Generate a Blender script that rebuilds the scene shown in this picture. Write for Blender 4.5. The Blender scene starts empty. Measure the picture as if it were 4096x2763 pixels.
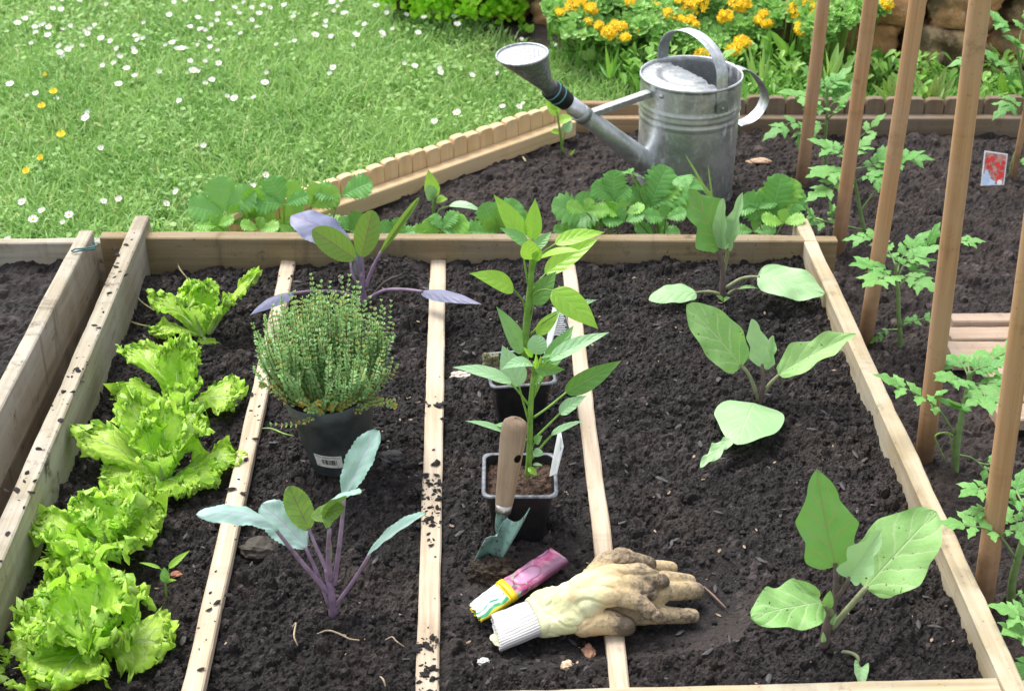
import bpy, bmesh, math, random
import numpy as np
from mathutils import Vector, Matrix, noise as mnoise
from math import radians, sin, cos, pi

# ------------------------------------------------------------------ camera, sky, sun, exposure
SC = bpy.context.scene
COL = SC.collection
F_PX, CX, CY = 5798.0, 2048.0, 1381.5          # calibrated focal length and centre of the photograph
PITCH, YAW, CAM_H = radians(30.9), radians(1.75), 1.27
FWD = Vector((sin(YAW) * cos(PITCH), cos(YAW) * cos(PITCH), -sin(PITCH)))
RGT = Vector((cos(YAW), -sin(YAW), 0))
UPV = RGT.cross(FWD)
EYE = Vector((0, 0, CAM_H))
cd = bpy.data.cameras.new("camera")
cam = bpy.data.objects.new("camera", cd)
COL.objects.link(cam)
cam.matrix_world = Matrix(((RGT.x, UPV.x, -FWD.x, 0), (RGT.y, UPV.y, -FWD.y, 0), (RGT.z, UPV.z, -FWD.z, CAM_H), (0, 0, 0, 1)))
cd.sensor_width = 36
cd.lens = F_PX / 4096 * 36
cd.clip_start, cd.clip_end = 0.02, 500
cd.dof.use_dof = True
cd.dof.focus_distance = 2.05
cd.dof.aperture_fstop = 10.5
SC.camera = cam

W = bpy.data.worlds.new("World")
SC.world = W
W.use_nodes = True
wn = W.node_tree
for n in list(wn.nodes): wn.nodes.remove(n)
sky = wn.nodes.new("ShaderNodeTexSky")
sky.sky_type = 'NISHITA'
sky.sun_disc = False
SUN_EL, SUN_AZ = radians(60), radians(325)      # azimuth measured clockwise from +Y
sky.sun_elevation = SUN_EL
sky.sun_rotation = SUN_AZ
sky.air_density, sky.dust_density = 1.0, 3.0
hs = wn.nodes.new("ShaderNodeHueSaturation")
hs.inputs['Saturation'].default_value = 0.35    # a white, overcast sky
bg = wn.nodes.new("ShaderNodeBackground")
bg.inputs['Strength'].default_value = 0.15
wo = wn.nodes.new("ShaderNodeOutputWorld")
wn.links.new(sky.outputs[0], hs.inputs['Color'])
wn.links.new(hs.outputs[0], bg.inputs[0])
wn.links.new(bg.outputs[0], wo.inputs[0])

sl = bpy.data.lights.new("sun", 'SUN')
sl.energy, sl.angle, sl.color = 1.35, radians(28), (1, 0.97, 0.92)
so = bpy.data.objects.new("sun", sl)
COL.objects.link(so)
sd = Vector((sin(SUN_AZ) * cos(SUN_EL), cos(SUN_AZ) * cos(SUN_EL), sin(SUN_EL)))
so.rotation_euler = sd.to_track_quat('Z', 'Y').to_euler()
so.location = (0, 0, 5)

SC.view_settings.view_transform = 'Standard'
SC.view_settings.look = 'None'
SC.view_settings.gamma = 1
SC.view_settings.exposure = 1.2
try: SC.cycles.max_bounces = 8; SC.cycles.transparent_max_bounces = 8
except Exception: pass

# ------------------------------------------------------------------ pixel rays
FR = {'A': (0, 0, .6378), 'B': (1350, 0, .6378), 'C': (2700, 0, .6378), 'D': (0, 900, .6378), 'E': (1350, 900, .6378),
      'F': (2700, 900, .6378), 'G': (0, 1763, .6378), 'H': (1350, 1763, .6378), 'I': (2700, 1763, .6378),
      'J': (1800, 2100, .4731), 'K': (1950, 100, .4946), 'L': (2000, 0, .4731), 'M': (3000, 0, .4714),
      'N': (700, 650, .5161), 'O': (3500, 1200, .9967), 'Q': (0, 1300, .9335), 'T': (1000, 1050, .5419),
      'U': (1750, 1200, .638), 'V': (0, 0, 1.7625), 'S': (0, 0, 1.0)}

def src(f, x, y):
    o = FR[f]
    return o[0] + x * o[2], o[1] + y * o[2]

def ray(f, x, y):
    a, b = src(f, x, y)
    return FWD + RGT * ((a - CX) / F_PX) - UPV * ((b - CY) / F_PX)

def onz(f, x, y, z=0.0):
    d = ray(f, x, y)
    return EYE + d * ((z - CAM_H) / d.z)

def ony(f, x, y, Y):
    d = ray(f, x, y)
    return EYE + d * (Y / d.y)

def onplane(f, x, y, p, n):
    d = ray(f, x, y)
    return EYE + d * ((p - EYE).dot(n) / d.dot(n))

def mpp(f, p):
    """metres per frame pixel at point p"""
    return FR[f][2] * (p - EYE).dot(FWD) / F_PX

def tocam(p): return (EYE - p).normalized()

# ------------------------------------------------------------------ objects
def tag(o, label=None, cat=None, group=None, kind=None):
    if label: o['label'] = label
    if cat: o['category'] = cat
    if group: o['group'] = group
    if kind: o['kind'] = kind
    return o

def thing(name, label, cat, loc, group=None):
    o = bpy.data.objects.new(name, None)
    COL.objects.link(o)
    o.empty_display_size = .03
    o.location = Vector(loc)
    return tag(o, label, cat, group)

class MB:
    """collects shapes into one mesh; uv per vertex, material per face"""
    def __init__(s): s.v = []; s.f = []; s.m = []; s.uv = []; s.col = []; s.n = 0
    def add(s, verts, faces, uv=None, mat=0, col=None):
        verts = np.asarray([tuple(p) for p in verts] if not isinstance(verts, np.ndarray) else verts, dtype=float)
        b = s.n
        s.v.append(verts); s.n += len(verts)
        s.uv.append(np.zeros((len(verts), 2)) if uv is None else np.asarray(uv, dtype=float))
        s.col.append(np.zeros(len(verts)) if col is None else np.asarray(col, dtype=float))
        for q in faces: s.f.append(tuple(i + b for i in q)); s.m.append(mat)
    def grid(s, P, uv=None, mat=0, col=None, wrap=False):
        nu, nv = P.shape[:2]
        fs = []
        for i in range(nu - 1):
            for j in range(nv - 1 if not wrap else nv):
                k = (j + 1) % nv
                fs.append((i * nv + j, (i + 1) * nv + j, (i + 1) * nv + k, i * nv + k))
        s.add(P.reshape(-1, 3), fs, None if uv is None else uv.reshape(-1, 2), mat, None if col is None else col.reshape(-1))
    def tube(s, pts, radii, sides=8, mat=0, cap=True, flat=None, col=None):
        pts = [Vector(p) for p in pts]
        if not hasattr(radii, '__len__'): radii = [radii] * len(pts)
        n = len(pts)
        t0 = (pts[1] - pts[0]).normalized()
        ref = Vector((0, 0, 1)) if abs(t0.z) < .9 else Vector((0, 1, 0))
        if flat is not None: ref = Vector(flat[0])
        a = ref.cross(t0).normalized()
        vs, uv = [], []
        L = 0
        for i, p in enumerate(pts):
            t = (pts[min(i + 1, n - 1)] - pts[max(i - 1, 0)]).normalized()
            if flat is None: a = (a - t * a.dot(t)).normalized(); b = t.cross(a)
            else: a = Vector(flat[0]).cross(t).normalized(); b = t.cross(a)
            k = 1 if flat is None else flat[1]
            if i: L += (pts[i] - pts[i - 1]).length
            for j in range(sides):
                an = 2 * pi * j / sides
                vs.append(p + (a * cos(an) + b * sin(an) * k) * radii[i]); uv.append((L, j / sides))
        fs = [(i * sides + j, i * sides + (j + 1) % sides, (i + 1) * sides + (j + 1) % sides, (i + 1) * sides + j) for i in range(n - 1) for j in range(sides)]
        if cap:
            fs.append(tuple(range(sides - 1, -1, -1))); fs.append(tuple((n - 1) * sides + j for j in range(sides)))
        s.add(vs, fs, uv, mat, None if col is None else [c for c in col for _ in range(sides)])
    def capsule(s, p0, p1, r0, r1, sides=12, mat=0, flat=None):
        p0, p1 = Vector(p0), Vector(p1)
        d = (p1 - p0).normalized()
        pts, rr = [], []
        for k in range(5):
            an = pi / 2 * (1 - k / 4.0); pts.append(p0 - d * r0 * sin(an) * .999); rr.append(max(r0 * cos(an), r0 * .02))
        for k in range(5):
            an = pi / 2 * k / 4.0; pts.append(p1 + d * r1 * sin(an) * .999); rr.append(max(r1 * cos(an), r1 * .02))
        s.tube(pts, rr, sides, mat, True, flat)
    def lathe(s, base, axis, prof, sides=24, mat=0, ref=None, cap=False):
        """prof: (height, radius) along axis"""
        axis = Vector(axis).normalized(); base = Vector(base)
        r = Vector(ref) if ref is not None else (Vector((1, 0, 0)) if abs(axis.x) < .9 else Vector((0, 1, 0)))
        a = (r - axis * r.dot(axis)).normalized(); b = axis.cross(a)
        P = np.zeros((len(prof), sides, 3))
        for i, (h, rad) in enumerate(prof):
            for j in range(sides):
                an = 2 * pi * j / sides
                P[i, j] = base + axis * h + (a * cos(an) + b * sin(an)) * rad
        uv = np.zeros((len(prof), sides, 2)); uv[..., 0] = np.array([h for h, _ in prof])[:, None]; uv[..., 1] = np.arange(sides) / sides
        s.grid(P, uv, mat, None, True)
        if cap:
            b0 = s.n - len(prof) * sides
            s.f.append(tuple(b0 + j for j in range(sides - 1, -1, -1))); s.m.append(mat)
            s.f.append(tuple(s.n - sides + j for j in range(sides))); s.m.append(mat)
    def box(s, M, lo, hi, mat=0):
        vs = [M @ Vector((x, y, z)) for x in (lo[0], hi[0]) for y in (lo[1], hi[1]) for z in (lo[2], hi[2])]
        s.add(vs, [(0, 1, 3, 2), (4, 6, 7, 5), (0, 4, 5, 1), (2, 3, 7, 6), (0, 2, 6, 4), (1, 5, 7, 3)], None, mat)
    def build(s, name, mats, parent=None, origin=None, smooth=True, M=None):
        V = np.concatenate(s.v)
        org = Vector(origin if origin is not None else (0, 0, 0))
        if parent is not None:
            org = Vector(); q = parent
            while q is not None: org += q.location; q = q.parent
        me = bpy.data.meshes.new(name)
        if M is not None:
            Mi = M.inverted()
            V = V @ np.array(Mi.to_3x3()).T + np.array(Mi.translation)
        else: V = V - np.array(org)
        me.from_pydata(V.tolist(), [], s.f)
        if not isinstance(mats, (list, tuple)): mats = [mats]
        for m in mats: me.materials.append(m)
        me.polygons.foreach_set('material_index', s.m)
        me.polygons.foreach_set('use_smooth', [smooth] * len(s.f))
        UV = np.concatenate(s.uv)
        li = np.zeros(len(me.loops), dtype=np.int32); me.loops.foreach_get('vertex_index', li)
        u = me.uv_layers.new(name='UVMap'); u.data.foreach_set('uv', UV[li].reshape(-1))
        C_ = np.concatenate(s.col)
        at = me.attributes.new('tone', 'FLOAT', 'POINT'); at.data.foreach_set('value', C_)
        me.update()
        o = bpy.data.objects.new(name, me)
        COL.objects.link(o)
        if parent is not None: o.parent = parent
        elif M is None: o.location = org
        if M is not None: o.matrix_basis = Matrix.Translation(-org if parent is not None else Vector()) @ M
        return o

def fast_mesh(name, V, quads=None, tris=None, mats=(), tone=None, uv=None, smooth=False, mat_idx=None):
    V = np.asarray(V, dtype=np.float32)
    me = bpy.data.meshes.new(name)
    nq = 0 if quads is None else len(quads); nt = 0 if tris is None else len(tris)
    parts, starts, tot = [], [], []
    if nq: parts.append(np.asarray(quads, np.int32).reshape(-1)); starts.append(np.arange(nq) * 4); tot.append(np.full(nq, 4))
    if nt: parts.append(np.asarray(tris, np.int32).reshape(-1)); starts.append(nq * 4 + np.arange(nt) * 3); tot.append(np.full(nt, 3))
    L = np.concatenate(parts)
    me.vertices.add(len(V)); me.vertices.foreach_set('co', V.reshape(-1))
    me.loops.add(len(L)); me.loops.foreach_set('vertex_index', L)
    me.polygons.add(nq + nt)
    me.polygons.foreach_set('loop_start', np.concatenate(starts).astype(np.int32))
    try: me.polygons.foreach_set('loop_total', np.concatenate(tot).astype(np.int32))
    except Exception: pass
    me.polygons.foreach_set('use_smooth', np.full(nq + nt, smooth))
    for m in mats: me.materials.append(m)
    if mat_idx is not None: me.polygons.foreach_set('material_index', np.asarray(mat_idx, np.int32))
    if tone is not None:
        at = me.attributes.new('tone', 'FLOAT', 'POINT'); at.data.foreach_set('value', np.asarray(tone, np.float32))
    if uv is not None:
        u = me.uv_layers.new(name='UVMap'); u.data.foreach_set('uv', np.asarray(uv, np.float32)[L].reshape(-1))
    me.update(calc_edges=True)
    me.validate()
    return me

def link_mesh(name, me, loc=(0, 0, 0), parent=None):
    o = bpy.data.objects.new(name, me); COL.objects.link(o); o.location = loc
    if parent is not None: o.parent = parent
    return o

def baked(o):
    """apply the modifiers of o into its mesh"""
    dg = bpy.context.evaluated_depsgraph_get(); dg.update()
    me = bpy.data.meshes.new_from_object(o.evaluated_get(dg), preserve_all_data_layers=True, depsgraph=dg)
    o.modifiers.clear(); old = o.data; o.data = me
    bpy.data.meshes.remove(old)
    return o

# ------------------------------------------------------------------ noise
def vnoise(x, y, seed=0):
    x = np.asarray(x, float); y = np.asarray(y, float)
    rs = np.random.RandomState(seed); T = rs.rand(257, 257)
    xi = np.floor(x).astype(int); yi = np.floor(y).astype(int)
    fx = x - xi; fy = y - yi
    fx = fx * fx * fx * (fx * (fx * 6 - 15) + 10); fy = fy * fy * fy * (fy * (fy * 6 - 15) + 10)
    a, b, c, d = xi & 255, (xi + 1) & 255, yi & 255, (yi + 1) & 255
    return (T[a, c] * (1 - fx) * (1 - fy) + T[b, c] * fx * (1 - fy) + T[a, d] * (1 - fx) * fy + T[b, d] * fx * fy) * 2 - 1

def fbm(x, y, seed=0, octv=3):
    r = 0
    for k in range(octv): r = r + vnoise(np.asarray(x) * 2 ** k + 13.1 * k, np.asarray(y) * 2 ** k + 7.7 * k, seed + k) * .55 ** k
    return r

# ------------------------------------------------------------------ materials
class NT:
    def __init__(s, name):
        s.m = bpy.data.materials.new(name); s.m.use_nodes = True
        s.t = s.m.node_tree
        for n in list(s.t.nodes): s.t.nodes.remove(n)
        s.out = s.t.nodes.new('ShaderNodeOutputMaterial')
    def n(s, typ, ins=None, **kw):
        nd = s.t.nodes.new('ShaderNode' + typ)
        for k, v in kw.items(): setattr(nd, k, v)
        for k, v in (ins or {}).items():
            if hasattr(v, 'is_output') or isinstance(v, bpy.types.NodeSocket): s.t.links.new(v, nd.inputs[k])
            else: nd.inputs[k].default_value = v
        return nd
    def math(s, op, a, b=0.0, c=0.0, clamp=False):
        nd = s.n('Math', {0: a, 1: b, 2: c}, operation=op); nd.use_clamp = clamp
        return nd.outputs[0]
    def sm(s, x, lo, hi, a=0.0, b=1.0):
        return s.n('MapRange', {'Value': x, 'From Min': lo, 'From Max': hi, 'To Min': a, 'To Max': b}, interpolation_type='SMOOTHSTEP').outputs[0]
    def mix(s, fac, a, b, blend='MIX'):
        nd = s.n('Mix', data_type='RGBA', blend_type=blend)
        for k, v in ((0, fac), (6, a), (7, b)):
            if isinstance(v, bpy.types.NodeSocket): s.t.links.new(v, nd.inputs[k])
            else: nd.inputs[k].default_value = v if k == 0 else (*v, 1) if len(v) == 3 else v
        return nd.outputs[2]
    def noise(s, vec=None, scale=5., detail=3., rough=.6, dist=0.):
        ins = {'Scale': scale, 'Detail': detail, 'Roughness': rough, 'Distortion': dist}
        if vec is not None: ins['Vector'] = vec
        return s.n('TexNoise', ins).outputs['Fac']
    def obj(s): return s.n('TexCoord').outputs['Object']
    def mapping(s, vec, scale=(1, 1, 1), loc=(0, 0, 0)):
        return s.n('Mapping', {'Vector': vec, 'Scale': scale, 'Location': loc}).outputs[0]
    def rnd(s): return s.n('ObjectInfo').outputs['Random']
    def attr(s, name='tone'): return s.n('Attribute', attribute_name=name).outputs['Fac']
    def bump(s, h, strength=.3, dist=.002):
        return s.n('Bump', {'Height': h, 'Strength': strength, 'Distance': dist}).outputs[0]
    def bsdf(s, col, rough=.6, normal=None, metal=0., spec=.5, **kw):
        ins = {'Base Color': col if isinstance(col, bpy.types.NodeSocket) else (*col, 1), 'Roughness': rough, 'Metallic': metal, 'Specular IOR Level': spec}
        if normal is not None: ins['Normal'] = normal
        ins.update(kw)
        return s.n('BsdfPrincipled', ins).outputs[0]
    def done(s, sh):
        s.t.links.new(sh, s.out.inputs[0]); return s.m

def mat_plain(name, col, rough=.6, var=.15, nscale=40., metal=0., spec=.5, bump=0.):
    t = NT(name); o = t.obj()
    nz = t.noise(o, nscale, 4)
    k = t.sm(nz, .25, .75, 1 - var, 1 + var)
    c = t.mix(1.0, col, t.n('CombineColor', {0: k, 1: k, 2: k}).outputs[0], 'MULTIPLY')
    return t.done(t.bsdf(c, rough, t.bump(nz, bump) if bump else None, metal, spec))

def mat_wood(name, light, dark, grey=None, greyamt=.4, dirt=.3, along=1.0, fine=1.0, stain=(.05, .035, .025), knots=True, foot=False):
    t = NT(name); o = t.obj(); r = t.rnd()
    off = t.n('CombineXYZ', {0: t.math('MULTIPLY', r, 31.), 1: t.math('MULTIPLY', r, 17.), 2: 0.}).outputs[0]
    p = t.n('VectorMath', {0: o, 1: off}, operation='ADD').outputs[0]
    g = t.noise(t.mapping(p, (2.2 * along, 90 * fine, 60 * fine)), 1., 5, .65, .4)
    g2 = t.noise(t.mapping(p, (6 * along, 420 * fine, 420 * fine)), 1., 2, .5)
    c = t.mix(t.sm(g, .3, .72), dark, light)
    c = t.mix(t.math('MULTIPLY', t.sm(g2, .35, .75), .35), c, dark)
    big = t.noise(p, 7., 4, .6)
    if grey: c = t.mix(t.math('MULTIPLY', t.sm(big, .35, .7), greyamt), c, grey)
    if knots:
        vo = t.n('TexVoronoi', {'Vector': t.mapping(p, (4, 11, 11)), 'Scale': 1.})
        c = t.mix(t.math('MULTIPLY', t.sm(vo.outputs['Distance'], .10, .03), .6), c, tuple(x * .5 for x in dark))
    d = t.noise(p, 16., 6, .75)
    c = t.mix(t.math('MULTIPLY', t.sm(d, .56, .72), dirt), c, stain)
    sp = t.noise(p, 150., 2, .5)
    c = t.mix(t.math('MULTIPLY', t.sm(sp, .68, .74), dirt), c, stain)
    if foot:
        xx = t.n('SeparateXYZ', {0: o}).outputs[0]
        c = t.mix(t.math('MULTIPLY', t.sm(t.math('ADD', xx, t.math('MULTIPLY', d, .22)), .30, .17), .75), c, (.085, .055, .035))
    st = t.noise(t.mapping(p, (14, 3, 2.2)), 1., 5, .7, .6)      # water stains and streaks
    c = t.mix(t.math('MULTIPLY', t.sm(st, .54, .74), dirt * .8), c, tuple(x * .42 for x in dark))
    b = t.math('ADD', g, t.math('MULTIPLY', g2, .5))
    return t.done(t.bsdf(c, .8, t.bump(b, .35, .0012), 0, .25))

def mat_leaf(name, top, top2, vein, under=None, rough=.42, transl=.3, nlat=7., lat=1.0, slope=2.0, bump=.5, midw=.05, spec=.5, quilt=.5, speck=None):
    t = NT(name)
    uv = t.n('SeparateXYZ', {0: t.n('TexCoord').outputs['UV']})
    u = uv.outputs[0]
    v = t.math('MULTIPLY', t.math('ABSOLUTE', t.math('SUBTRACT', uv.outputs[1], .5)), 2.)
    o = t.obj()
    mid = t.sm(v, midw, midw * .35)
    wob = t.math('MULTIPLY', t.math('SUBTRACT', t.noise(o, 60., 2), .5), .5)
    a = t.math('ADD', t.math('SUBTRACT', t.math('MULTIPLY', u, nlat), t.math('MULTIPLY', t.math('POWER', v, .8), slope)), wob)
    fr = t.math('FRACT', t.math('ADD', a, 20.))
    d = t.math('MINIMUM', fr, t.math('SUBTRACT', 1., fr))
    latm = t.math('MULTIPLY', t.sm(d, .11, .03), t.sm(v, 1.0, .5, .15, 1.))
    vm = t.math('MAXIMUM', mid, t.math('MULTIPLY', latm, lat))
    vo = t.n('TexVoronoi', {'Vector': o, 'Scale': 170.}, feature='DISTANCE_TO_EDGE').outputs['Distance']
    ret = t.sm(vo, .09, .0)
    vm2 = t.math('MAXIMUM', vm, t.math('MULTIPLY', ret, .28 * lat))
    n1 = t.noise(o, 28., 4, .6)
    r = t.rnd()
    c = t.mix(t.sm(t.math('ADD', n1, t.math('MULTIPLY', t.math('SUBTRACT', r, .5), .5)), .3, .7), top, top2)
    c = t.mix(t.math('MULTIPLY', vm2, .9), c, vein)
    if speck: c = t.mix(t.sm(t.noise(o, 210., 1, .3), .73, .76), c, speck)
    if under:
        bf = t.n('NewGeometry').outputs['Backfacing']
        c = t.mix(bf, c, t.mix(t.math('MULTIPLY', vm, .8), under, vein))
    h = t.math('SUBTRACT', t.math('ADD', t.math('MULTIPLY', t.math('POWER', d, .5), quilt), t.math('MULTIPLY', t.noise(o, 120., 3), .35)), t.math('MULTIPLY', mid, .6))
    nrm = t.bump(h, bump, .003)
    pb = t.bsdf(c, rough, nrm, 0, spec)
    tr = t.n('BsdfTranslucent', {'Color': t.mix(.35, c, (.45, .75, .05)), 'Normal': nrm}).outputs[0]
    return t.done(t.n('MixShader', {0: transl, 1: pb, 2: tr}).outputs[0])

def mat_small_leaf(name, c1, c2, rough=.45, transl=.25, c3=None, spec=.5):
    """foliage of many leaves: tone attribute runs c1 -> c2 (-> c3)"""
    t = NT(name); a = t.attr()
    c = t.mix(t.sm(a, 0., .66), c1, c2)
    if c3: c = t.mix(t.sm(a, .66, 1.), c, c3)
    pb = t.bsdf(c, rough, None, 0, spec)
    tr = t.n('BsdfTranslucent', {'Color': c}).outputs[0]
    return t.done(t.n('MixShader', {0: transl, 1: pb, 2: tr}).outputs[0])

def mat_soil(name, c1, c2, c3=(.05, .035, .025)):
    t = NT(name); o = t.obj()
    n1 = t.noise(o, 9., 4, .6); n2 = t.noise(o, 190., 4, .7); n3 = t.noise(o, 420., 3, .7)
    c = t.mix(t.sm(n2, .35, .7), c1, c2)
    c = t.mix(t.math('MULTIPLY', t.sm(n1, .45, .7), .55), c, c3)
    c = t.mix(t.math('MULTIPLY', t.sm(t.noise(o, 3.2, 4, .6), .50, .68), .45), c, tuple(x * 1.7 for x in c2))
    tn = t.attr()
    c = t.mix(t.math('MULTIPLY', t.sm(tn, .5, 1.), .8), c, tuple(x * 2.4 for x in c2))
    c = t.mix(t.math('MULTIPLY', t.sm(tn, -.5, -1.), .7), c, tuple(x * .5 for x in c1))
    c = t.mix(t.math('MULTIPLY', t.sm(n3, .64, .72), .7), c, tuple(x * 3.4 for x in c2))
    h = t.math('ADD', t.math('MULTIPLY', n2, 1.), t.math('MULTIPLY', n3, .8))
    return t.done(t.bsdf(c, t.sm(n3, .3, .7, .95, .55), t.bump(h, .9, .004), 0, .35))

M = {}
M['soil'] = mat_soil('dark_compost', (.012, .0095, .0092), (.037, .030, .029), (.058, .043, .035))
M['soil2'] = mat_soil('garden_soil', (.018, .013, .012), (.052, .040, .036), (.085, .06, .047))
M['crumb'] = mat_plain('soil_crumb', (.016, .013, .0125), .85, .6, 300., 0, .35, .5)
M['pale_bit'] = mat_plain('pale_debris', (.30, .22, .15), .8, .4, 200.)
M['root'] = mat_plain('pale_root', (.42, .33, .22), .8, .3, 200.)
M['slat'] = mat_wood('sawn_slat_wood', (.64, .52, .385), (.40, .30, .20), (.59, .53, .44), .5, .30, 2., 1.0, knots=False)
M['board'] = mat_wood('weathered_board_wood', (.52, .425, .27), (.31, .24, .14), (.50, .455, .36), .7, .5)
M['board_back'] = mat_wood('shaded_olive_board_wood', (.33, .25, .135), (.19, .14, .075), (.31, .26, .19), .5, .75)  # darker copy of the board wood: shade on its near face put into colour
M['board_stained'] = mat_wood('stained_board_wood', (.22, .175, .12), (.10, .075, .05), (.24, .21, .17), .6, 1.)
M['board_grey'] = mat_wood('grey_board_wood', (.44, .39, .285), (.23, .19, .13), (.45, .42, .36), .75, .95)
M['edge_new'] = mat_wood('fresh_pine_edging', (.74, .55, .32), (.60, .41, .21), (.68, .54, .36), .4, .15)
M['edge_old'] = mat_wood('weathered_edging', (.25, .18, .11), (.15, .105, .065), (.22, .18, .14), .6, .4)
M['edge_mid'] = mat_wood('brown_edging_plank', (.40, .28, .16), (.26, .17, .095), (.38, .29, .19), .5, .3)
M['stake'] = mat_wood('turned_stake_wood', (.52, .305, .16), (.37, .20, .097), (.44, .30, .20), .45, .35, 1., .8, knots=True, foot=True)
M['duck'] = mat_wood('duckboard_wood', (.46, .34, .24), (.31, .215, .145), (.46, .36, .29), .6, .3)
M['lawn'] = mat_plain('lawn_earth', (.12, .20, .04), .95, .5, 30.)
M['grass'] = mat_small_leaf('grass_blades', (.185, .38, .08), (.40, .62, .19), .5, .4, (.60, .58, .27))
M['black_plastic'] = mat_plain('black_pot_plastic', (.012, .012, .013), .42, .4, 60., 0, .4)
M['dark_plastic'] = mat_plain('charcoal_pot_plastic', (.075, .084, .090), .5, .4, 35., 0, .4)
M['white_card'] = mat_plain('white_plastic_card', (.75, .77, .80), .4, .06, 30.)
M['ink'] = mat_plain('printed_ink', (.03, .035, .04), .5, .1)
# ------------------------------------------------------------------ ground: lawn, beds, soil
def bed_base(x, y):
    x = np.asarray(x, float); y = np.asarray(y, float)
    k = np.clip((x + .6) / 1.2, 0, 1); k = k * k * (3 - 2 * k)
    z = -.006 + .030 * k
    z = z + .012 * np.exp(-((x + .20) / .16) ** 2 - ((y - 2.36) / .07) ** 2)      # soil heaped at the back board
    z = z + .010 * np.exp(-((x + .02) / .10) ** 2 - ((y - 2.38) / .05) ** 2)
    return z
def far_base(x, y):
    x = np.asarray(x, float); y = np.asarray(y, float)
    return -.035 + .012 * np.exp(-((x - .0) / .25) ** 2 - ((y - 2.85) / .15) ** 2)
def side_base(x, y): return .004 + 0 * np.asarray(x, float)

class HeightField:
    def __init__(s, x0, x1, y0, y1, res, base, seed, amp=1., ncl=9000, rmin=.002, rmax=.010):
        s.x0, s.y0, s.res = x0, y0, res
        s.xs = np.arange(x0, x1 + res, res); s.ys = np.arange(y0, y1 + res, res)
        X, Y = np.meshgrid(s.xs, s.ys, indexing='ij')
        s.B = base(X, Y)
        H = s.B + amp * (.008 * fbm(X / .13, Y / .13, seed, 2) + .0065 * fbm(X / .04, Y / .04, seed + 9, 2))
        r1 = 1 - np.abs(vnoise(X / .017 + 3, Y / .017, seed + 20)); r2 = 1 - np.abs(vnoise(X / .008, Y / .008, seed + 30))
        r3 = vnoise(X / .0045, Y / .0045, seed + 33)
        H = H + amp * (.0070 * (r1 - .6) + .0045 * (r2 - .6) + .0012 * r3)
        s.T = np.zeros(H.shape); rs = np.random.RandomState(seed + 5)
        nx, ny = H.shape
        for k in range(ncl):
            r = rmin + (rmax - rmin) * rs.rand() ** 3.4
            x, y = x0 + rs.rand() * (x1 - x0), y0 + rs.rand() * (y1 - y0)
            e = 1 + .5 * rs.rand(); th = rs.rand() * pi
            i0, i1 = max(int((x - r * e - x0) / res), 0), min(int((x + r * e - x0) / res) + 2, nx)
            j0, j1 = max(int((y - r * e - y0) / res), 0), min(int((y + r * e - y0) / res) + 2, ny)
            if i1 <= i0 or j1 <= j0: continue
            dx = X[i0:i1, j0:j1] - x; dy = Y[i0:i1, j0:j1] - y
            a = (dx * cos(th) + dy * sin(th)) / e; b = -dx * sin(th) + dy * cos(th)
            q = r * r - a * a - b * b
            ci, cj = min(int((x - x0) / res), nx - 1), min(int((y - y0) / res), ny - 1)
            top = H[ci, cj] - r * .35 + np.sqrt(np.maximum(q, 0)) * .9
            hit = (q > 0) & (top > H[i0:i1, j0:j1])
            H[i0:i1, j0:j1] = np.where(hit, top, H[i0:i1, j0:j1]); s.T[i0:i1, j0:j1][hit] = rs.rand() * 2 - 1
        H = H + amp * .0012 * rs.randn(*H.shape)
        s.H, s.X, s.Y = H, X, Y
    def at(s, x, y):
        i = int(round((x - s.x0) / s.res)); j = int(round((y - s.y0) / s.res))
        i = min(max(i, 0), s.H.shape[0] - 1); j = min(max(j, 0), s.H.shape[1] - 1)
        a = s.H[max(i - 3, 0):i + 4, max(j - 3, 0):j + 4]
        return float(a.mean())
    def press(s, a, b, w, z):
        """keep the soil below z within w of the segment a-b"""
        ax, ay = b[0] - a[0], b[1] - a[1]; L2 = ax * ax + ay * ay
        q = np.clip(((s.X - a[0]) * ax + (s.Y - a[1]) * ay) / L2, 0, 1)
        d = np.hypot(s.X - a[0] - q * ax, s.Y - a[1] - q * ay)
        cap = z + np.maximum(d - w, 0) * .7
        s.H = np.where(s.H > cap, cap + .30 * (s.H - cap), s.H)
    def mesh(s, name, mat, keep=None):
        nx, ny = s.H.shape
        V = np.stack([s.X, s.Y, s.H], -1).reshape(-1, 3)
        I = np.arange(nx * ny).reshape(nx, ny)
        Q = np.stack([I[:-1, :-1], I[1:, :-1], I[1:, 1:], I[:-1, 1:]], -1).reshape(-1, 4)
        if keep is not None:
            xc = (s.X[:-1, :-1] + s.res / 2).reshape(-1); yc = (s.Y[:-1, :-1] + s.res / 2).reshape(-1)
            Q = Q[keep(xc, yc)]
        me = fast_mesh(name, V, Q, mats=[mat], smooth=False, tone=s.T.reshape(-1))
        return tag(link_mesh(name, me), kind='structure')

LAWN_Z = -.085
BED = HeightField(-.616, .622, 1.10, 2.43, .0026, bed_base, 11, 1., 60000, .0018, .0075)
FARB = HeightField(-.56, 2.2, .95, 3.14, .0045, far_base, 41, 1., 34000, .003, .012)
SIDE = HeightField(-1.5, -.72, 1.5, 2.44, .006, side_base, 71, 1.1, 1500, .004, .014)

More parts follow.
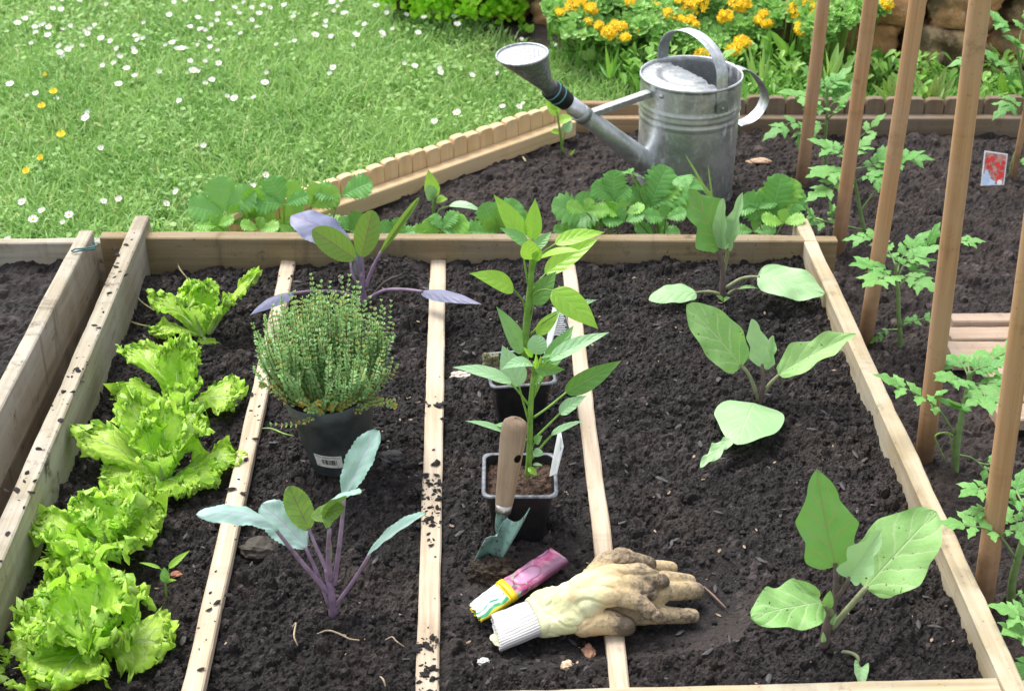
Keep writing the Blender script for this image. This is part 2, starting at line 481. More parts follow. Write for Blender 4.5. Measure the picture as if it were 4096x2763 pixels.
# the left scalloped edging runs from EA to EB; the soil lies right of it
EA, EB = Vector((-.472, 2.539, 0)), Vector((.215, 3.118, 0))
def right_of_edge(x, y):
    return (x - EA.x) * (EB.y - EA.y) - (y - EA.y) * (EB.x - EA.x) > 0
def soil_at(x, y):
    if -.61 < x < .615 and y < 2.40: return BED.at(x, y)
    if x < -.70: return SIDE.at(x, y)
    return FARB.at(x, y)
def ground(f, x, y, n=3):
    """point of the ground seen at a frame pixel"""
    z = 0.0
    for _ in range(n):
        p = onz(f, x, y, z); z = soil_at(p.x, p.y)
    return onz(f, x, y, z)

def plane(name, pts, mat):
    me = bpy.data.meshes.new(name); me.from_pydata(pts, [], [tuple(range(len(pts)))]); me.materials.append(mat)
    return tag(link_mesh(name, me), kind='structure')
plane('ground', [(-60, -30, -.16), (60, -30, -.16), (60, 90, -.16), (-60, 90, -.16)], M['lawn'])
plane('path', [(-.71, .4, -.15), (-.60, .4, -.15), (-.60, 2.45, -.15), (-.71, 2.45, -.15)], M['soil2'])

# ------------------------------------------------------------------ boards
def board(name, p0, p1, thick, height, mat, parent, seed=0, wob=.0012, up=None, nseg=None, label=None):
    """p0, p1: middles of the top face at both ends"""
    p0, p1 = Vector(p0), Vector(p1)
    X = (p1 - p0).normalized()
    Z = Vector(up) if up is not None else Vector((0, 0, 1))
    Y = Z.cross(X).normalized(); Z = X.cross(Y)
    L = (p1 - p0).length
    Mx = Matrix(((X.x, Y.x, Z.x, p0.x), (X.y, Y.y, Z.y, p0.y), (X.z, Y.z, Z.z, p0.z), (0, 0, 0, 1)))
    c = min(.0022, thick * .12)
    hw = thick / 2
    ring = [(-hw + c, 0), (-hw * .33, 0), (hw * .33, 0), (hw - c, 0), (hw, -c), (hw, -height * .5), (hw, -height + c), (hw - c, -height), (-hw + c, -height), (-hw, -height + c), (-hw, -height * .5), (-hw, -c)]
    n = nseg or max(8, int(L / .025))
    rs = random.Random(seed)
    P = np.zeros((n + 1, len(ring), 3))
    for i in range(n + 1):
        x = L * i / n
        for j, (a, b) in enumerate(ring):
            q = mnoise.noise(Vector((x * 9 + seed * 3.7, a * 40, b * 20))) * wob + mnoise.noise(Vector((x * 45 + seed, a * 80, b * 60))) * wob * .5
            xx = x
            if i == 0 or i == n: xx += mnoise.noise(Vector((a * 60 + seed, b * 60, i))) * .0015
            P[i, j] = (xx, a + q * (1 if a > 0 else -1), b + q)
    mb = MB()
    Mi = Mx
    PW = P.reshape(-1, 3) @ np.array(Mx.to_3x3()).T + np.array(Mx.translation)
    mb.grid(PW.reshape(P.shape), None, 0, None, True)
    k = len(ring)
    mb.f.append(tuple(range(k - 1, -1, -1))); mb.m.append(0)
    mb.f.append(tuple(n * k + j for j in range(k))); mb.m.append(0)
    o = mb.build(name, mat, parent, None, False, Mx)
    if label: o['label'] = label
    return o

bed = thing('raised_bed', 'square raised bed of weathered pale boards holding the lettuces, pots and aubergines', 'raised bed', (-.6, 2.4, 0))
board('board', (-.688, 2.4365, .065), (.672, 2.379, .065), .027, .15, M['board_back'], bed, 1, label='back board with dark stain and shade put into its colour')
board('board', (-.6195, .95, .0851), (-.6175, 2.472, .0851), .027, .19, M['board_grey'], bed, 2, label='grey left board with crumbs of soil on top')
board('board', (.6225, .95, .0651), (.6225, 2.462, .0651), .026, .15, M['board'], bed, 3, .0016, label='pale right board')
board('board', (-.604, 1.2265, .0585), (.608, 1.2345, .0585), .026, .10, M['board'], bed, 4, label='front board')
board('board', (.638, 1.232, .0560), (1.2, 1.240, .0560), .026, .10, M['board'], bed, 5)

nb = thing('raised_bed', 'neighbouring raised bed at the left edge with tall stained boards tied with wire', 'raised bed', (-.72, 2.4, 0))
board('board', (-.727, .95, .0851), (-.7085, 2.412, .0851), .026, .098, M['board_grey'], nb, 6, label='upper plank of the side wall')
board('board', (-.727, .95, -.014), (-.7085, 2.40, -.014), .024, .13, M['board_stained'], nb, 7, label='stained lower plank')
board('board', (-1.6, 2.452, .052), (-.664, 2.440, .052), .022, .19, M['board_grey'], nb, 8, label='back board')
w = MB()
wp = [onz('D', a, b, z) for a, b, z in ((447, 165, .092), (470, 150, .094), (520, 148, .094), (575, 140, .088), (605, 130, .085), (600, 112, .083), (575, 105, .082), (590, 150, .075), (520, 158, .090), (455, 172, .090))]
w.tube(wp, .0016, 6); w.build('wire_tie', mat_plain('teal_garden_wire', (.05, .16, .17), .4), nb)

SLATS = [(onz('D', 1822, 172, .019), onz('G', 1205, 1560, .019)), (onz('E', 632, 175, .022), onz('H', 562, 1560, .022)), (onz('E', 1450, 245, .026), onz('H', 1775, 1530, .026))]
for a, b in SLATS: BED.press(a, b + (b - a).normalized() * .12, .016, a.z - .011)
for q0, q1 in (((330, 740), (2100, 640)), ((700, 960), (2080, 790)), ((160, 720), (900, 280))):      # gloves and packet pressed into the soil
    BED.press(onz('J', *q0, .01), onz('J', *q1, .01), .045, .006)

# ------------------------------------------------------------------ divider slats lying on the soil
def slat(pts, lab, wd=.026, th=.018, seed=0):
    d = (pts[1] - pts[0]).normalized()
    e = pts[1] + d * .10
    o = board('divider_lath', pts[0], e, wd, th, M['slat'], None, seed, .0015)
    return tag(o, lab, 'slat', 'pale slats dividing the bed into rows')
slat(SLATS[0], 'pale sawn slat between the lettuces and the potted thyme', seed=21)
slat(SLATS[1], 'pale sawn slat sprinkled with soil between thyme and peppers', .0285, seed=22)
slat(SLATS[2], 'pale sawn slat running under the gardening gloves', .0245, .022, seed=23)

# ------------------------------------------------------------------ scalloped edging
def edging(name, lab, A, B, mat, top, railtop, railh, n, seed, rail_off=.016, bottom=-.13):
    """palings with rounded tops from A to B, a rail on the bed side"""
    A, B = Vector(A), Vector(B)
    t = thing(name, lab, 'garden edging', (A.x, A.y, -.05))
    d = (B - A); L = d.length; d.normalize()
    nrm = Vector((d.y, -d.x, 0))           # towards the bed
    rs = random.Random(seed)
    w = L / n
    for i in range(n):
        c = A + d * (w * (i + .5)); hw = w * .485; ht = top + rs.uniform(-.003, .004)
        th = .009 + rs.uniform(-.001, .001)
        prof = [(-hw, bottom), (hw, bottom), (hw, ht - .020)]
        for k in range(9):
            an = pi * k / 8; prof.append((hw * .95 * np.sign(cos(an)) * abs(cos(an)) ** .55, ht - .012 + .012 * sin(an) ** .55))
        prof.append((-hw, ht - .020))
        mb = MB(); m = len(prof); vs = []
        ch = .0025
        for off, ins in ((-th, 1 - .06), (-th + ch, 1), (th - ch, 1), (th, 1 - .06)):
            for a, z in prof:
                vs.append(c + d * a * ins + nrm * off + Vector((0, 0, z - (1 - ins) * .02)))
        fs = [tuple(range(m - 1, -1, -1)), tuple(range(3 * m, 4 * m))]
        for q in range(3):
            fs += [(q * m + j, q * m + (j + 1) % m, (q + 1) * m + (j + 1) % m, (q + 1) * m + j) for j in range(m)]
        mb.add(vs, fs)
        X, Y, Z = Vector((0, 0, 1)), nrm, Vector((0, 0, 1)).cross(nrm)
        Mx = Matrix(((X.x, Y.x, Z.x, c.x), (X.y, Y.y, Z.y, c.y), (X.z, Y.z, Z.z, c.z), (0, 0, 0, 1)))
        mb.build('paling', mat, t, None, False, Mx)
    a = A + nrm * (.009 + rail_off); b = B + nrm * (.009 + rail_off)
    board('rail', Vector((a.x, a.y, railtop)) + d * .0, Vector((b.x, b.y, railtop)), .028, railh, mat, t, seed, .0006)
    return t
edging('scalloped_edging', 'new honey coloured scalloped wooden edging between lawn and far bed', EA, EB, M['edge_new'], .052, .012, .036, 24, 5)
edging('scalloped_edging', 'weathered dark scalloped edging along the back of the far bed', (.50, 3.152, 0), (2.15, 3.105, 0), M['edge_old'], .043, .006, .05, 36, 8)
board('plank', (.224, 3.163, .030), (.498, 3.153, .030), .020, .16, M['edge_mid'], bpy.data.objects['scalloped_edging.001'], 33)
board('rail', (.30, 3.136, .004), (.498, 3.128, .004), .026, .05, M['edge_mid'], bpy.data.objects['scalloped_edging.001'], 34)

def far_keep(x, y):
    inside = (x < .625) & (y < 2.40 - .042 * x)
    return right_of_edge(x, y) & ~inside

BED.mesh('bed_soil', M['soil'])
SIDE.mesh('side_bed_soil', M['soil'])
FARB.mesh('far_bed_soil', M['soil2'], far_keep)

# ------------------------------------------------------------------ grass
def hash_cols(n, seed): return np.random.RandomState(seed).rand(n)
def blades(P, length, width, lean, rs, tone):
    """P (n,3) roots -> blades of 2 quads + 1 tri"""
    n = len(P)
    az = rs.rand(n) * 2 * pi; fa = rs.rand(n) * 2 * pi
    L = length * (.45 + .8 * rs.rand(n)); Wd = width * (.6 + .8 * rs.rand(n))
    ln = lean * (.2 + rs.rand(n) * 1.2)
    dirx, diry = np.cos(az), np.sin(az)
    sx, sy = np.cos(fa), np.sin(fa)
    V = np.zeros((n, 7, 3))
    for k, (h, w) in enumerate(((0, .8), (.38, 1.), (.75, .72))):
        off = ln * h ** 2 * L
        z = L * h * np.sqrt(np.maximum(1 - (ln * h * .8) ** 2, .1))
        cx = P[:, 0] + dirx * off; cy = P[:, 1] + diry * off; cz = P[:, 2] + z
        V[:, 2 * k] = np.stack([cx - sx * Wd * w / 2, cy - sy * Wd * w / 2, cz], -1)
        V[:, 2 * k + 1] = np.stack([cx + sx * Wd * w / 2, cy + sy * Wd * w / 2, cz], -1)
    off = ln * L
    V[:, 6] = np.stack([P[:, 0] + dirx * off, P[:, 1] + diry * off, P[:, 2] + L * np.sqrt(np.maximum(1 - (ln * .8) ** 2, .1))], -1)
    b = (np.arange(n) * 7)[:, None]
    Q = np.concatenate([b + np.array([[0, 1, 3, 2]]), b + np.array([[2, 3, 5, 4]])]); T3 = b + np.array([[4, 5, 6]])
    return V.reshape(-1, 3), Q, T3, np.repeat(tone, 7)

def lawn_ok(x, y):
    left = ~right_of_edge(x, y) & (y > np.where(x < -.69, 2.458, np.where(x < -.5, 2.44, 2.40)))
    back = (y > 3.175) & (x > .2) & (x < .62 - (y - 3.1) * .62)
    a = left & ~((x > .2) & (y < 3.175))
    a = a & ~((x > .62 - (y - 3.1) * .62))
    # keep clear of the edging palings themselves
    dd = ((x - EA.x) * (EB.y - EA.y) - (y - EA.y) * (EB.x - EA.x)) / (EB - EA).length
    return (a & (dd < -.016)) | back
rs = np.random.RandomState(3)
NB = 240000
gx = -2.3 + rs.rand(NB) * 3.0; gy = 2.42 + rs.rand(NB) ** .9 * 2.9
k = lawn_ok(gx, gy); gx, gy = gx[k], gy[k]
patch = fbm(gx / .22, gy / .22, 77, 3)
k = rs.rand(len(gx)) < np.clip(.80 + patch * .45, .25, 1); gx, gy, patch = gx[k], gy[k], patch[k]
gz = LAWN_Z + .012 * fbm(gx / .5, gy / .5, 5, 2)
tone = np.clip(.36 + .22 * rs.randn(len(gx)) - .12 * patch + .12 * vnoise(gx / .08, gy / .08, 8), 0, .75)
dry = (rs.rand(len(gx)) < .035 + .10 * np.clip(vnoise(gx / .3, gy / .3, 31) - .35, 0, 1)); tone[dry] = .9
Vg, Qg, Tg, tg = blades(np.stack([gx, gy, gz], -1), .050, .0033, .95, rs, tone)
# broad clover and daisy leaves between the blades
def disc_leaves(P, rad, rs, tone, tilt=.6, elong=1.5):
    n = len(P); az = rs.rand(n) * 2 * pi; r = rad * (.6 + .7 * rs.rand(n)); ti = tilt * (rs.rand(n) * 1.4 - .4)
    ax = np.stack([np.cos(az) * np.cos(ti), np.sin(az) * np.cos(ti), np.sin(ti)], -1)
    ay = np.stack([-np.sin(az), np.cos(az), (rs.rand(n) - .5) * .8], -1)
    V = np.zeros((n, 7, 3))
    for k, (a, b) in enumerate(((0, 0), (.45, .5), (1.0, .55), (1.55, .3), (1.55, -.3), (1.0, -.55), (.45, -.5))):
        V[:, k] = P + ax * (r * a * elong * .65)[:, None] + ay * (r * b)[:, None]
        if b == 0: pass
        else: V[:, k, 2] += r * .12 * abs(b)
    b = (np.arange(n) * 7)[:, None]
    T3 = np.concatenate([b + np.array([[0, i, i + 1]]) for i in range(1, 6)])
    return V.reshape(-1, 3), T3, np.repeat(tone, 7)
nl = 26000
lx = -2.2 + rs.rand(nl) * 2.9; ly = 2.42 + rs.rand(nl) * 2.5
k = lawn_ok(lx, ly) & (rs.rand(nl) < np.clip(.45 + .8 * vnoise(lx / .16, ly / .16, 55), .05, 1)); lx, ly = lx[k], ly[k]
lz = LAWN_Z + .018 + rs.rand(len(lx)) * .018
Vl, Tl, tl = disc_leaves(np.stack([lx, ly, lz], -1), .0085, rs, np.clip(.25 + .25 * rs.rand(len(lx)), 0, .7))
V = np.concatenate([Vg, Vl]); T = np.concatenate([Tg, Tl + len(Vg)])
me = fast_mesh('grass', V, Qg, T, [M['grass']], np.concatenate([tg, tl]))
tag(link_mesh('grass', me), 'bright green meadow grass with clover leaves covering the lawn', 'grass', kind='stuff')
plane('lawn', [(-4, 2.45, LAWN_Z), (-.56, 2.45, LAWN_Z), (EA.x - .02, EA.y + .0, LAWN_Z), (EB.x - .02, EB.y + .02, LAWN_Z), (4, 3.16, LAWN_Z), (4, 9, LAWN_Z), (-4, 9, LAWN_Z)], M['lawn'])

# ------------------------------------------------------------------ daisies and buttercups
def flower_mesh(name, petals, r, stem, mats, yellow=False, seed=0):
    mb = MB(); rs = random.Random(seed)
    tilt = Matrix.Rotation(radians(22), 3, 'X')
    for i in range(petals):
        an = 2 * pi * i / petals + rs.uniform(-.1, .1); hw = 2 * pi / petals * .46
        lift = (.35 if not yellow else .75) + rs.uniform(-.1, .15)
        vs = []
        for rr, k in ((.22, .55), (.65, 1.), (1., .75)):
            for sg in (-1, 1):
                a2 = an + sg * hw * k
                vs.append(tilt @ Vector((r * rr * cos(a2), r * rr * sin(a2), r * rr * rr * lift * .6)) + Vector((0, 0, stem)))
        mb.add(vs, [(0, 1, 3, 2), (2, 3, 5, 4)], None, 0)
    prof = [(0, .30 * r), (.10 * r, .28 * r), (.18 * r, .15 * r), (.2 * r, .001)]
    mb.lathe((0, 0, stem), tilt @ Vector((0, 0, 1)), prof, 8, 1)
    mb.tube([(0.004, .006, 0), (0.002, .003, stem * .5), (0, 0, stem)], .0011, 5, 2)
    V = np.concatenate(mb.v)
    o = mb.build(name, mats)
    return o
mw = mat_plain('daisy_petal', (.82, .82, .82), .6, .06); my = mat_plain('daisy_eye', (.75, .50, .03), .7, .15)
mst = mat_plain('flower_stem', (.14, .30, .06), .6); mbc = mat_plain('buttercup_petal', (.90, .64, .01), .3, .1)
protos = [flower_mesh('daisy', 15, .0105, .058, [mw, my, mst], seed=1), flower_mesh('daisy', 13, .0085, .05, [mw, my, mst], True, seed=2)]
DA = [('A', p) for p in ((220,162),(268,155),(325,160),(375,182),(455,155),(525,188),(550,200),(580,185),(590,157),(207,207),(293,222),(175,272),(625,245),(825,220),(880,258),(1020,278),(1095,268),(1097,297),(1130,312),(1255,285),(1300,298),(1362,312),(1315,147),(1362,130),(1185,177),(1300,188),(1385,80),(1490,93),(1622,93),(1620,172),(1580,40),(1640,38),(1670,42),(1515,15),(1460,43),(1840,108),(1775,28),(2000,98),(2045,120),(2030,165),(1955,218),(1855,250),(2085,218),(2115,38),(2165,80),(2105,70),(362,325),(398,350),(430,300),(460,283),(755,288),(815,292),(860,328),(715,395),(665,410),(740,350),(1195,380),(1005,442),(810,437),(855,470),(730,522),(1665,458),(1663,522),(2060,452),(2075,420),(1418,612),(1472,597),(1588,612),(1105,630),(1288,903),(1645,1092),(560,697),(540,722),(352,622),(238,577),(187,610),(75,522),(635,922),(1120,1187),(1590,1170),(1028,1262),(730,1247),(653,1270),(262,1333),(225,1360),(403,1403),(410,1350),(60,1502),(120,1517),(220,1530),(455,1520),(1200,1345),(125,1245),(380,5),(385,55),(505,8),(1085,5),(1155,5),(2070,5),(2160,5),(1240,108),(1270,395),(1215,430),(1225,460),(1330,490),(1275,518),(1360,380),(1715,280),(1435,160))]
DA += [('B', p) for p in ((48,80),(310,78),(435,85),(530,105),(735,103),(738,143),(348,180),(265,200),(302,222),(105,215),(100,270),(500,215),(428,400),(493,412),(663,453),(830,475),(1018,457),(770,693),(1020,675),(1140,668),(1175,663),(600,770),(1160,250),(1338,265),(645,430),(178,147),(490,5),(245,37),(120,208))]
rr = random.Random(9)
for f in range(26): DA.append(('A', (rr.uniform(100, 2190), rr.uniform(-60, 330))))
for i, (f, (x, y)) in enumerate(DA):
    o = protos[i % 2]
    if i > 1: o = o.copy(); COL.objects.link(o)
    st = .058 if i % 2 == 0 else .05
    p = onz(f, x, y, LAWN_Z + st)
    o.location = (p.x, p.y, LAWN_Z + rr.uniform(-.006, .002)); o.rotation_euler = (rr.uniform(-.15, .15), rr.uniform(-.15, .15), rr.uniform(-.6, .6))
    s_ = rr.uniform(.62, 1.0); o.scale = (s_, s_, 1)
    tag(o, 'small white daisy with a yellow eye standing in the lawn', 'daisy', 'white daisies scattered over the lawn')
bp = flower_mesh('buttercup', 5, .0115, .075, [mbc, my, mst], True, seed=3)
BC = ((337,580,'yellow buttercup above a white daisy, topmost of the large buttercups at the left'),(262,670,'yellow buttercup lower left of the topmost large buttercup'),(385,848,'orange yellow buttercup standing alone in mid lawn at the left'),(253,996,'small yellow buttercup just above the lowest buttercup'),(165,1077,'pale yellow buttercup, lowest of those at the left lawn'),(283,475,'tiny half hidden buttercup above all the other buttercups'))
for i, (x, y, lab) in enumerate(BC):
    o = bp if i == 0 else bp.copy()
    if i: COL.objects.link(o)
    p = onz('A', x, y, LAWN_Z + .075); o.location = (p.x, p.y, LAWN_Z)
    s_ = (.9, .85, .95, .65, .75, .45)[i]; o.scale = (s_, s_, 1)
    tag(o, lab, 'buttercup', 'yellow buttercups in the lawn')
# ------------------------------------------------------------------ leaves
SHAPES = {'ovate': (.62, .85), 'lance': (.75, 1.25), 'pepper': (.6, 1.15), 'round': (.5, .55), 'egg': (.42, .62), 'eggtip': (.42, .80), 'heart': (.26, .70), 'obov': (.95, .50), 'kohl': (.7, .55), 'strap': (.35, .6)}
def prof(shape, u):
    a, b = SHAPES[shape]
    w = np.power(np.clip(u, 0, 1), a) * np.power(np.clip(1 - u, 0, 1), b)
    um = a / (a + b)
    return w / (um ** a * (1 - um) ** b)

def bez(p0, p1, p2, n):
    t = np.linspace(0, 1, n)[:, None]
    p0, p1, p2 = (np.array(p) for p in (p0, p1, p2))
    return (1 - t) ** 2 * p0 + 2 * t * (1 - t) * p1 + t * t * p2

def nrmz(a): return a / np.maximum(np.linalg.norm(a, axis=-1, keepdims=True), 1e-9)

def leaf(mb, p0, p1, width, nrm, shape='ovate', arc=.1, fold=.25, wave=.0, wfreq=3., serr=(0, 1), lobes=0., droop=0., nu=22, nv=10, seed=0, mat=0, twist=0., sidearc=0., rough=.0):
    """blade from p0 to p1; arc: rise of the midrib along nrm as a share of the length; wave: ruffle of the margin"""
    p0, p1, nrm = np.array(p0, float), np.array(p1, float), np.array(nrm, float)
    L = np.linalg.norm(p1 - p0); t = (p1 - p0) / L
    nrm = nrm - t * nrm.dot(t); nrm /= max(np.linalg.norm(nrm), 1e-6)
    side0 = np.cross(t, nrm)
    mid = (p0 + p1) / 2 + nrm * arc * L * 2 * .5 + side0 * sidearc * L
    C = bez(p0, mid, p1, nu)
    T = nrmz(np.gradient(C, axis=0))
    S = nrmz(np.cross(T, nrm)); N = np.cross(S, T)
    u = np.linspace(0, 1, nu)
    if twist:
        a = (twist * u)[:, None]; S, N = S * np.cos(a) + N * np.sin(a), N * np.cos(a) - S * np.sin(a)
    w = prof(shape, u) * width / 2
    v = np.linspace(-1, 1, nv)
    U, Vv = np.meshgrid(u, v, indexing='ij')
    rs = np.random.RandomState(seed); ph = rs.rand(4) * 6.28
    wl = w[:, None] * np.ones((1, nv))
    if serr[0]:
        fr = np.mod(U * serr[1] + .0, 1); wl = wl * (1 - serr[0] * np.abs(Vv) ** 3 * (1 - fr))
    if lobes:
        lb = np.arcsin(np.where(Vv > 0, np.sin(U * 15 + ph[0]), np.sin(U * 14 + ph[1])) * .98) / 1.4; wl = wl * (1 + lobes * lb * np.abs(Vv) ** 2)
    a = np.abs(Vv)
    off = wl * Vv * cos(fold)
    h = wl * a * sin(fold) - droop * wl * a ** 2
    if wave:
        s_ = np.where(Vv > 0, np.sin(U * wfreq * 6.28 + ph[2]), np.sin(U * wfreq * 6.28 * .9 + ph[3]))
        h = h + wave * width * .5 * a ** 2.2 * s_ * np.minimum(1, prof(shape, U) * 1.5)
    if rough: h = h + rough * width * vnoise(U * 5 + seed, Vv * 3 + 9, seed)
    P = C[:, None] + S[:, None] * off[..., None] + N[:, None] * h[..., None]
    uv = np.stack([U, Vv * .5 + .5], -1)
    mb.grid(P[:, ::-1], uv[:, ::-1], mat)

def curve_pts(pts, n=10):
    """smooth curve through the points"""
    P = [Vector(p) for p in pts]
    if len(P) == 2: return [P[0].lerp(P[1], k / n) for k in range(n + 1)]
    Q = [P[0] * 2 - P[1]] + P + [P[-1] * 2 - P[-2]]
    out = []
    for i in range(1, len(Q) - 2):
        a, b, c, d = Q[i - 1:i + 3]
        for k in range(n):
            t = k / n
            out.append(.5 * ((2 * b) + (c - a) * t + (2 * a - 5 * b + 4 * c - d) * t * t + (3 * b - a - 3 * c + d) * t ** 3))
    out.append(P[-1])
    return out

def stalk(mb, pts, r0, r1, mat=0, sides=8, n=6):
    c = curve_pts(pts, n)
    m = len(c)
    mb.tube(c, [r0 + (r1 - r0) * i / (m - 1) for i in range(m)], sides, mat)

class Plant:
    """a plant rooted at base; frame pixels become points on the upright plane through its stem, dy metres further away"""
    def __init__(s, name, label, cat, base, group=None):
        s.o = thing(name, label, cat, base, group); s.b = Vector(base); s.k = 0
    def p(s, f, x, y, dy=0.): return ony(f, x, y, s.b.y + dy)
    def stem(s, f, pts, r0, r1, mat, name='stem', n=6):
        mb = MB(); q = [s.p(f, *a) for a in pts]
        stalk(mb, q, r0, r1, 0, 8, n)
        return mb.build(name, mat, s.o)
    def leaf(s, f, b, t, w, mats, pet=None, pr=(.0016, .0013), up=.5, nrm=None, name='leaf', label=None, side=0., **kw):
        """b, t: (x, y, dy) of the base and tip, w: width in frame pixels; pet: pixels of the stalk"""
        s.k += 1
        P0, P1 = s.p(f, *b), s.p(f, *t)
        mid = (P0 + P1) / 2
        n = Vector(nrm) if nrm is not None else (tocam(mid) * (1 - up) + Vector((0, 0, 1)) * up + RGT * side)
        mb = MB()
        kw.setdefault('seed', s.k * 7 + int(b[0]) % 97)
        leaf(mb, P0, P1, w * mpp(f, mid), n, **kw)
        if pet:
            q = [s.p(f, *a) for a in pet] + [P0 + (P1 - P0) * .04]
            stalk(mb, q, pr[0], pr[1], 1, 7)
        o = mb.build(name, list(mats), s.o)
        if label: o['label'] = label
        return o

M['lettuce'] = mat_leaf('lettuce_leaf', (.44, .74, .055), (.58, .85, .11), (.68, .88, .32), (.48, .76, .13), .36, .42, 5., .6, 1.6, .8, .06, .45, .9)
M['lettuce_rib'] = mat_plain('lettuce_rib', (.48, .62, .25), .4)
M['kohl_top'] = mat_leaf('kohlrabi_leaf', (.25, .43, .35), (.32, .50, .43), (.40, .36, .46), (.15, .30, .04), .40, .08, 7., .95, 1.8, .3, .05, .45, .4)
M['kohl_purple'] = mat_leaf('kohlrabi_purple_leaf', (.15, .16, .27), (.21, .24, .38), (.20, .13, .28), (.12, .10, .15), .4, .15, 7., .5, 1.8, .3, .06, .45, .4)
M['kohl_flag'] = mat_leaf('kohlrabi_drooping_leaf', (.10, .10, .17), (.16, .17, .27), (.16, .10, .20), None, .4, .1, 7., .5, 1.8, .3, .06)
M['kohl_stem'] = mat_plain('kohlrabi_stem', (.25, .17, .25), .45, .3, 60.)
M['kohl_dark'] = mat_leaf('kohlrabi_green_leaf', (.14, .28, .045), (.19, .34, .07), (.18, .08, .11), (.15, .29, .045), .45, .3, 7., .9, 1.8, .4, .06, .4, .4)
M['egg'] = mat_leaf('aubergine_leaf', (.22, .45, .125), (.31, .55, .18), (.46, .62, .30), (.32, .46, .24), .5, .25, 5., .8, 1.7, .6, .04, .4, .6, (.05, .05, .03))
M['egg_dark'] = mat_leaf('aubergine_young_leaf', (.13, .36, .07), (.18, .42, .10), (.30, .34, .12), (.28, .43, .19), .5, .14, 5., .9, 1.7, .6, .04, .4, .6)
M['egg_light'] = mat_leaf('aubergine_pale_leaf', (.34, .58, .27), (.39, .62, .31), (.48, .62, .35), None, .5, .2, 5., .8, 1.7, .5, .035, .4, .5)  # paler green than the other aubergine leaves
M['egg_stem'] = mat_plain('aubergine_stem', (.13, .095, .085), .6, .3, 60.)
M['egg_pet'] = mat_plain('aubergine_petiole', (.20, .22, .11), .6, .35, 60.)
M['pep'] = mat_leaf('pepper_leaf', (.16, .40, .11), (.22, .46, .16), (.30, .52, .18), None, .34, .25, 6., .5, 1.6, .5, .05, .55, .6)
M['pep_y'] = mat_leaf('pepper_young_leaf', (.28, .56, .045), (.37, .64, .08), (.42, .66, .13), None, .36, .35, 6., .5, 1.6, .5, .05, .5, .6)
M['pep_d'] = mat_leaf('pepper_shaded_leaf', (.08, .23, .035), (.11, .27, .05), (.20, .38, .10), None, .38, .25, 6., .5, 1.6, .5, .05, .5, .6)  # darker pepper leaf: shade on the undersides put into the colour
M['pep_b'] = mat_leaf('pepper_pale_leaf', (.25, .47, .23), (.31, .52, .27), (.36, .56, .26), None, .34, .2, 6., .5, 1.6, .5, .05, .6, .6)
M['pep_stem'] = mat_plain('pepper_stem', (.17, .33, .05), .45, .25, 80.)
M['straw'] = mat_leaf('strawberry_leaf', (.11, .34, .055), (.17, .42, .095), (.22, .46, .18), (.16, .42, .06), .42, .25, 8., .6, 1.3, .5, .04, .45, .5)
M['straw_y'] = mat_leaf('strawberry_bright_leaf', (.19, .47, .05), (.25, .52, .08), (.28, .54, .13), None, .42, .3, 8., .6, 1.3, .5, .04, .45, .5)
M['straw_stem'] = mat_plain('strawberry_stalk', (.22, .38, .07), .5)
M['tom'] = mat_leaf('tomato_leaf', (.11, .33, .06), (.19, .43, .10), (.26, .52, .20), (.26, .46, .18), .5, .25, 5., .6, 1.5, .35, .05, .4, .35)
M['tom_stem'] = mat_plain('tomato_stem', (.17, .27, .09), .6, .25, 60.)
M['herb_stem'] = mat_plain('thyme_stem', (.15, .085, .045), .7)

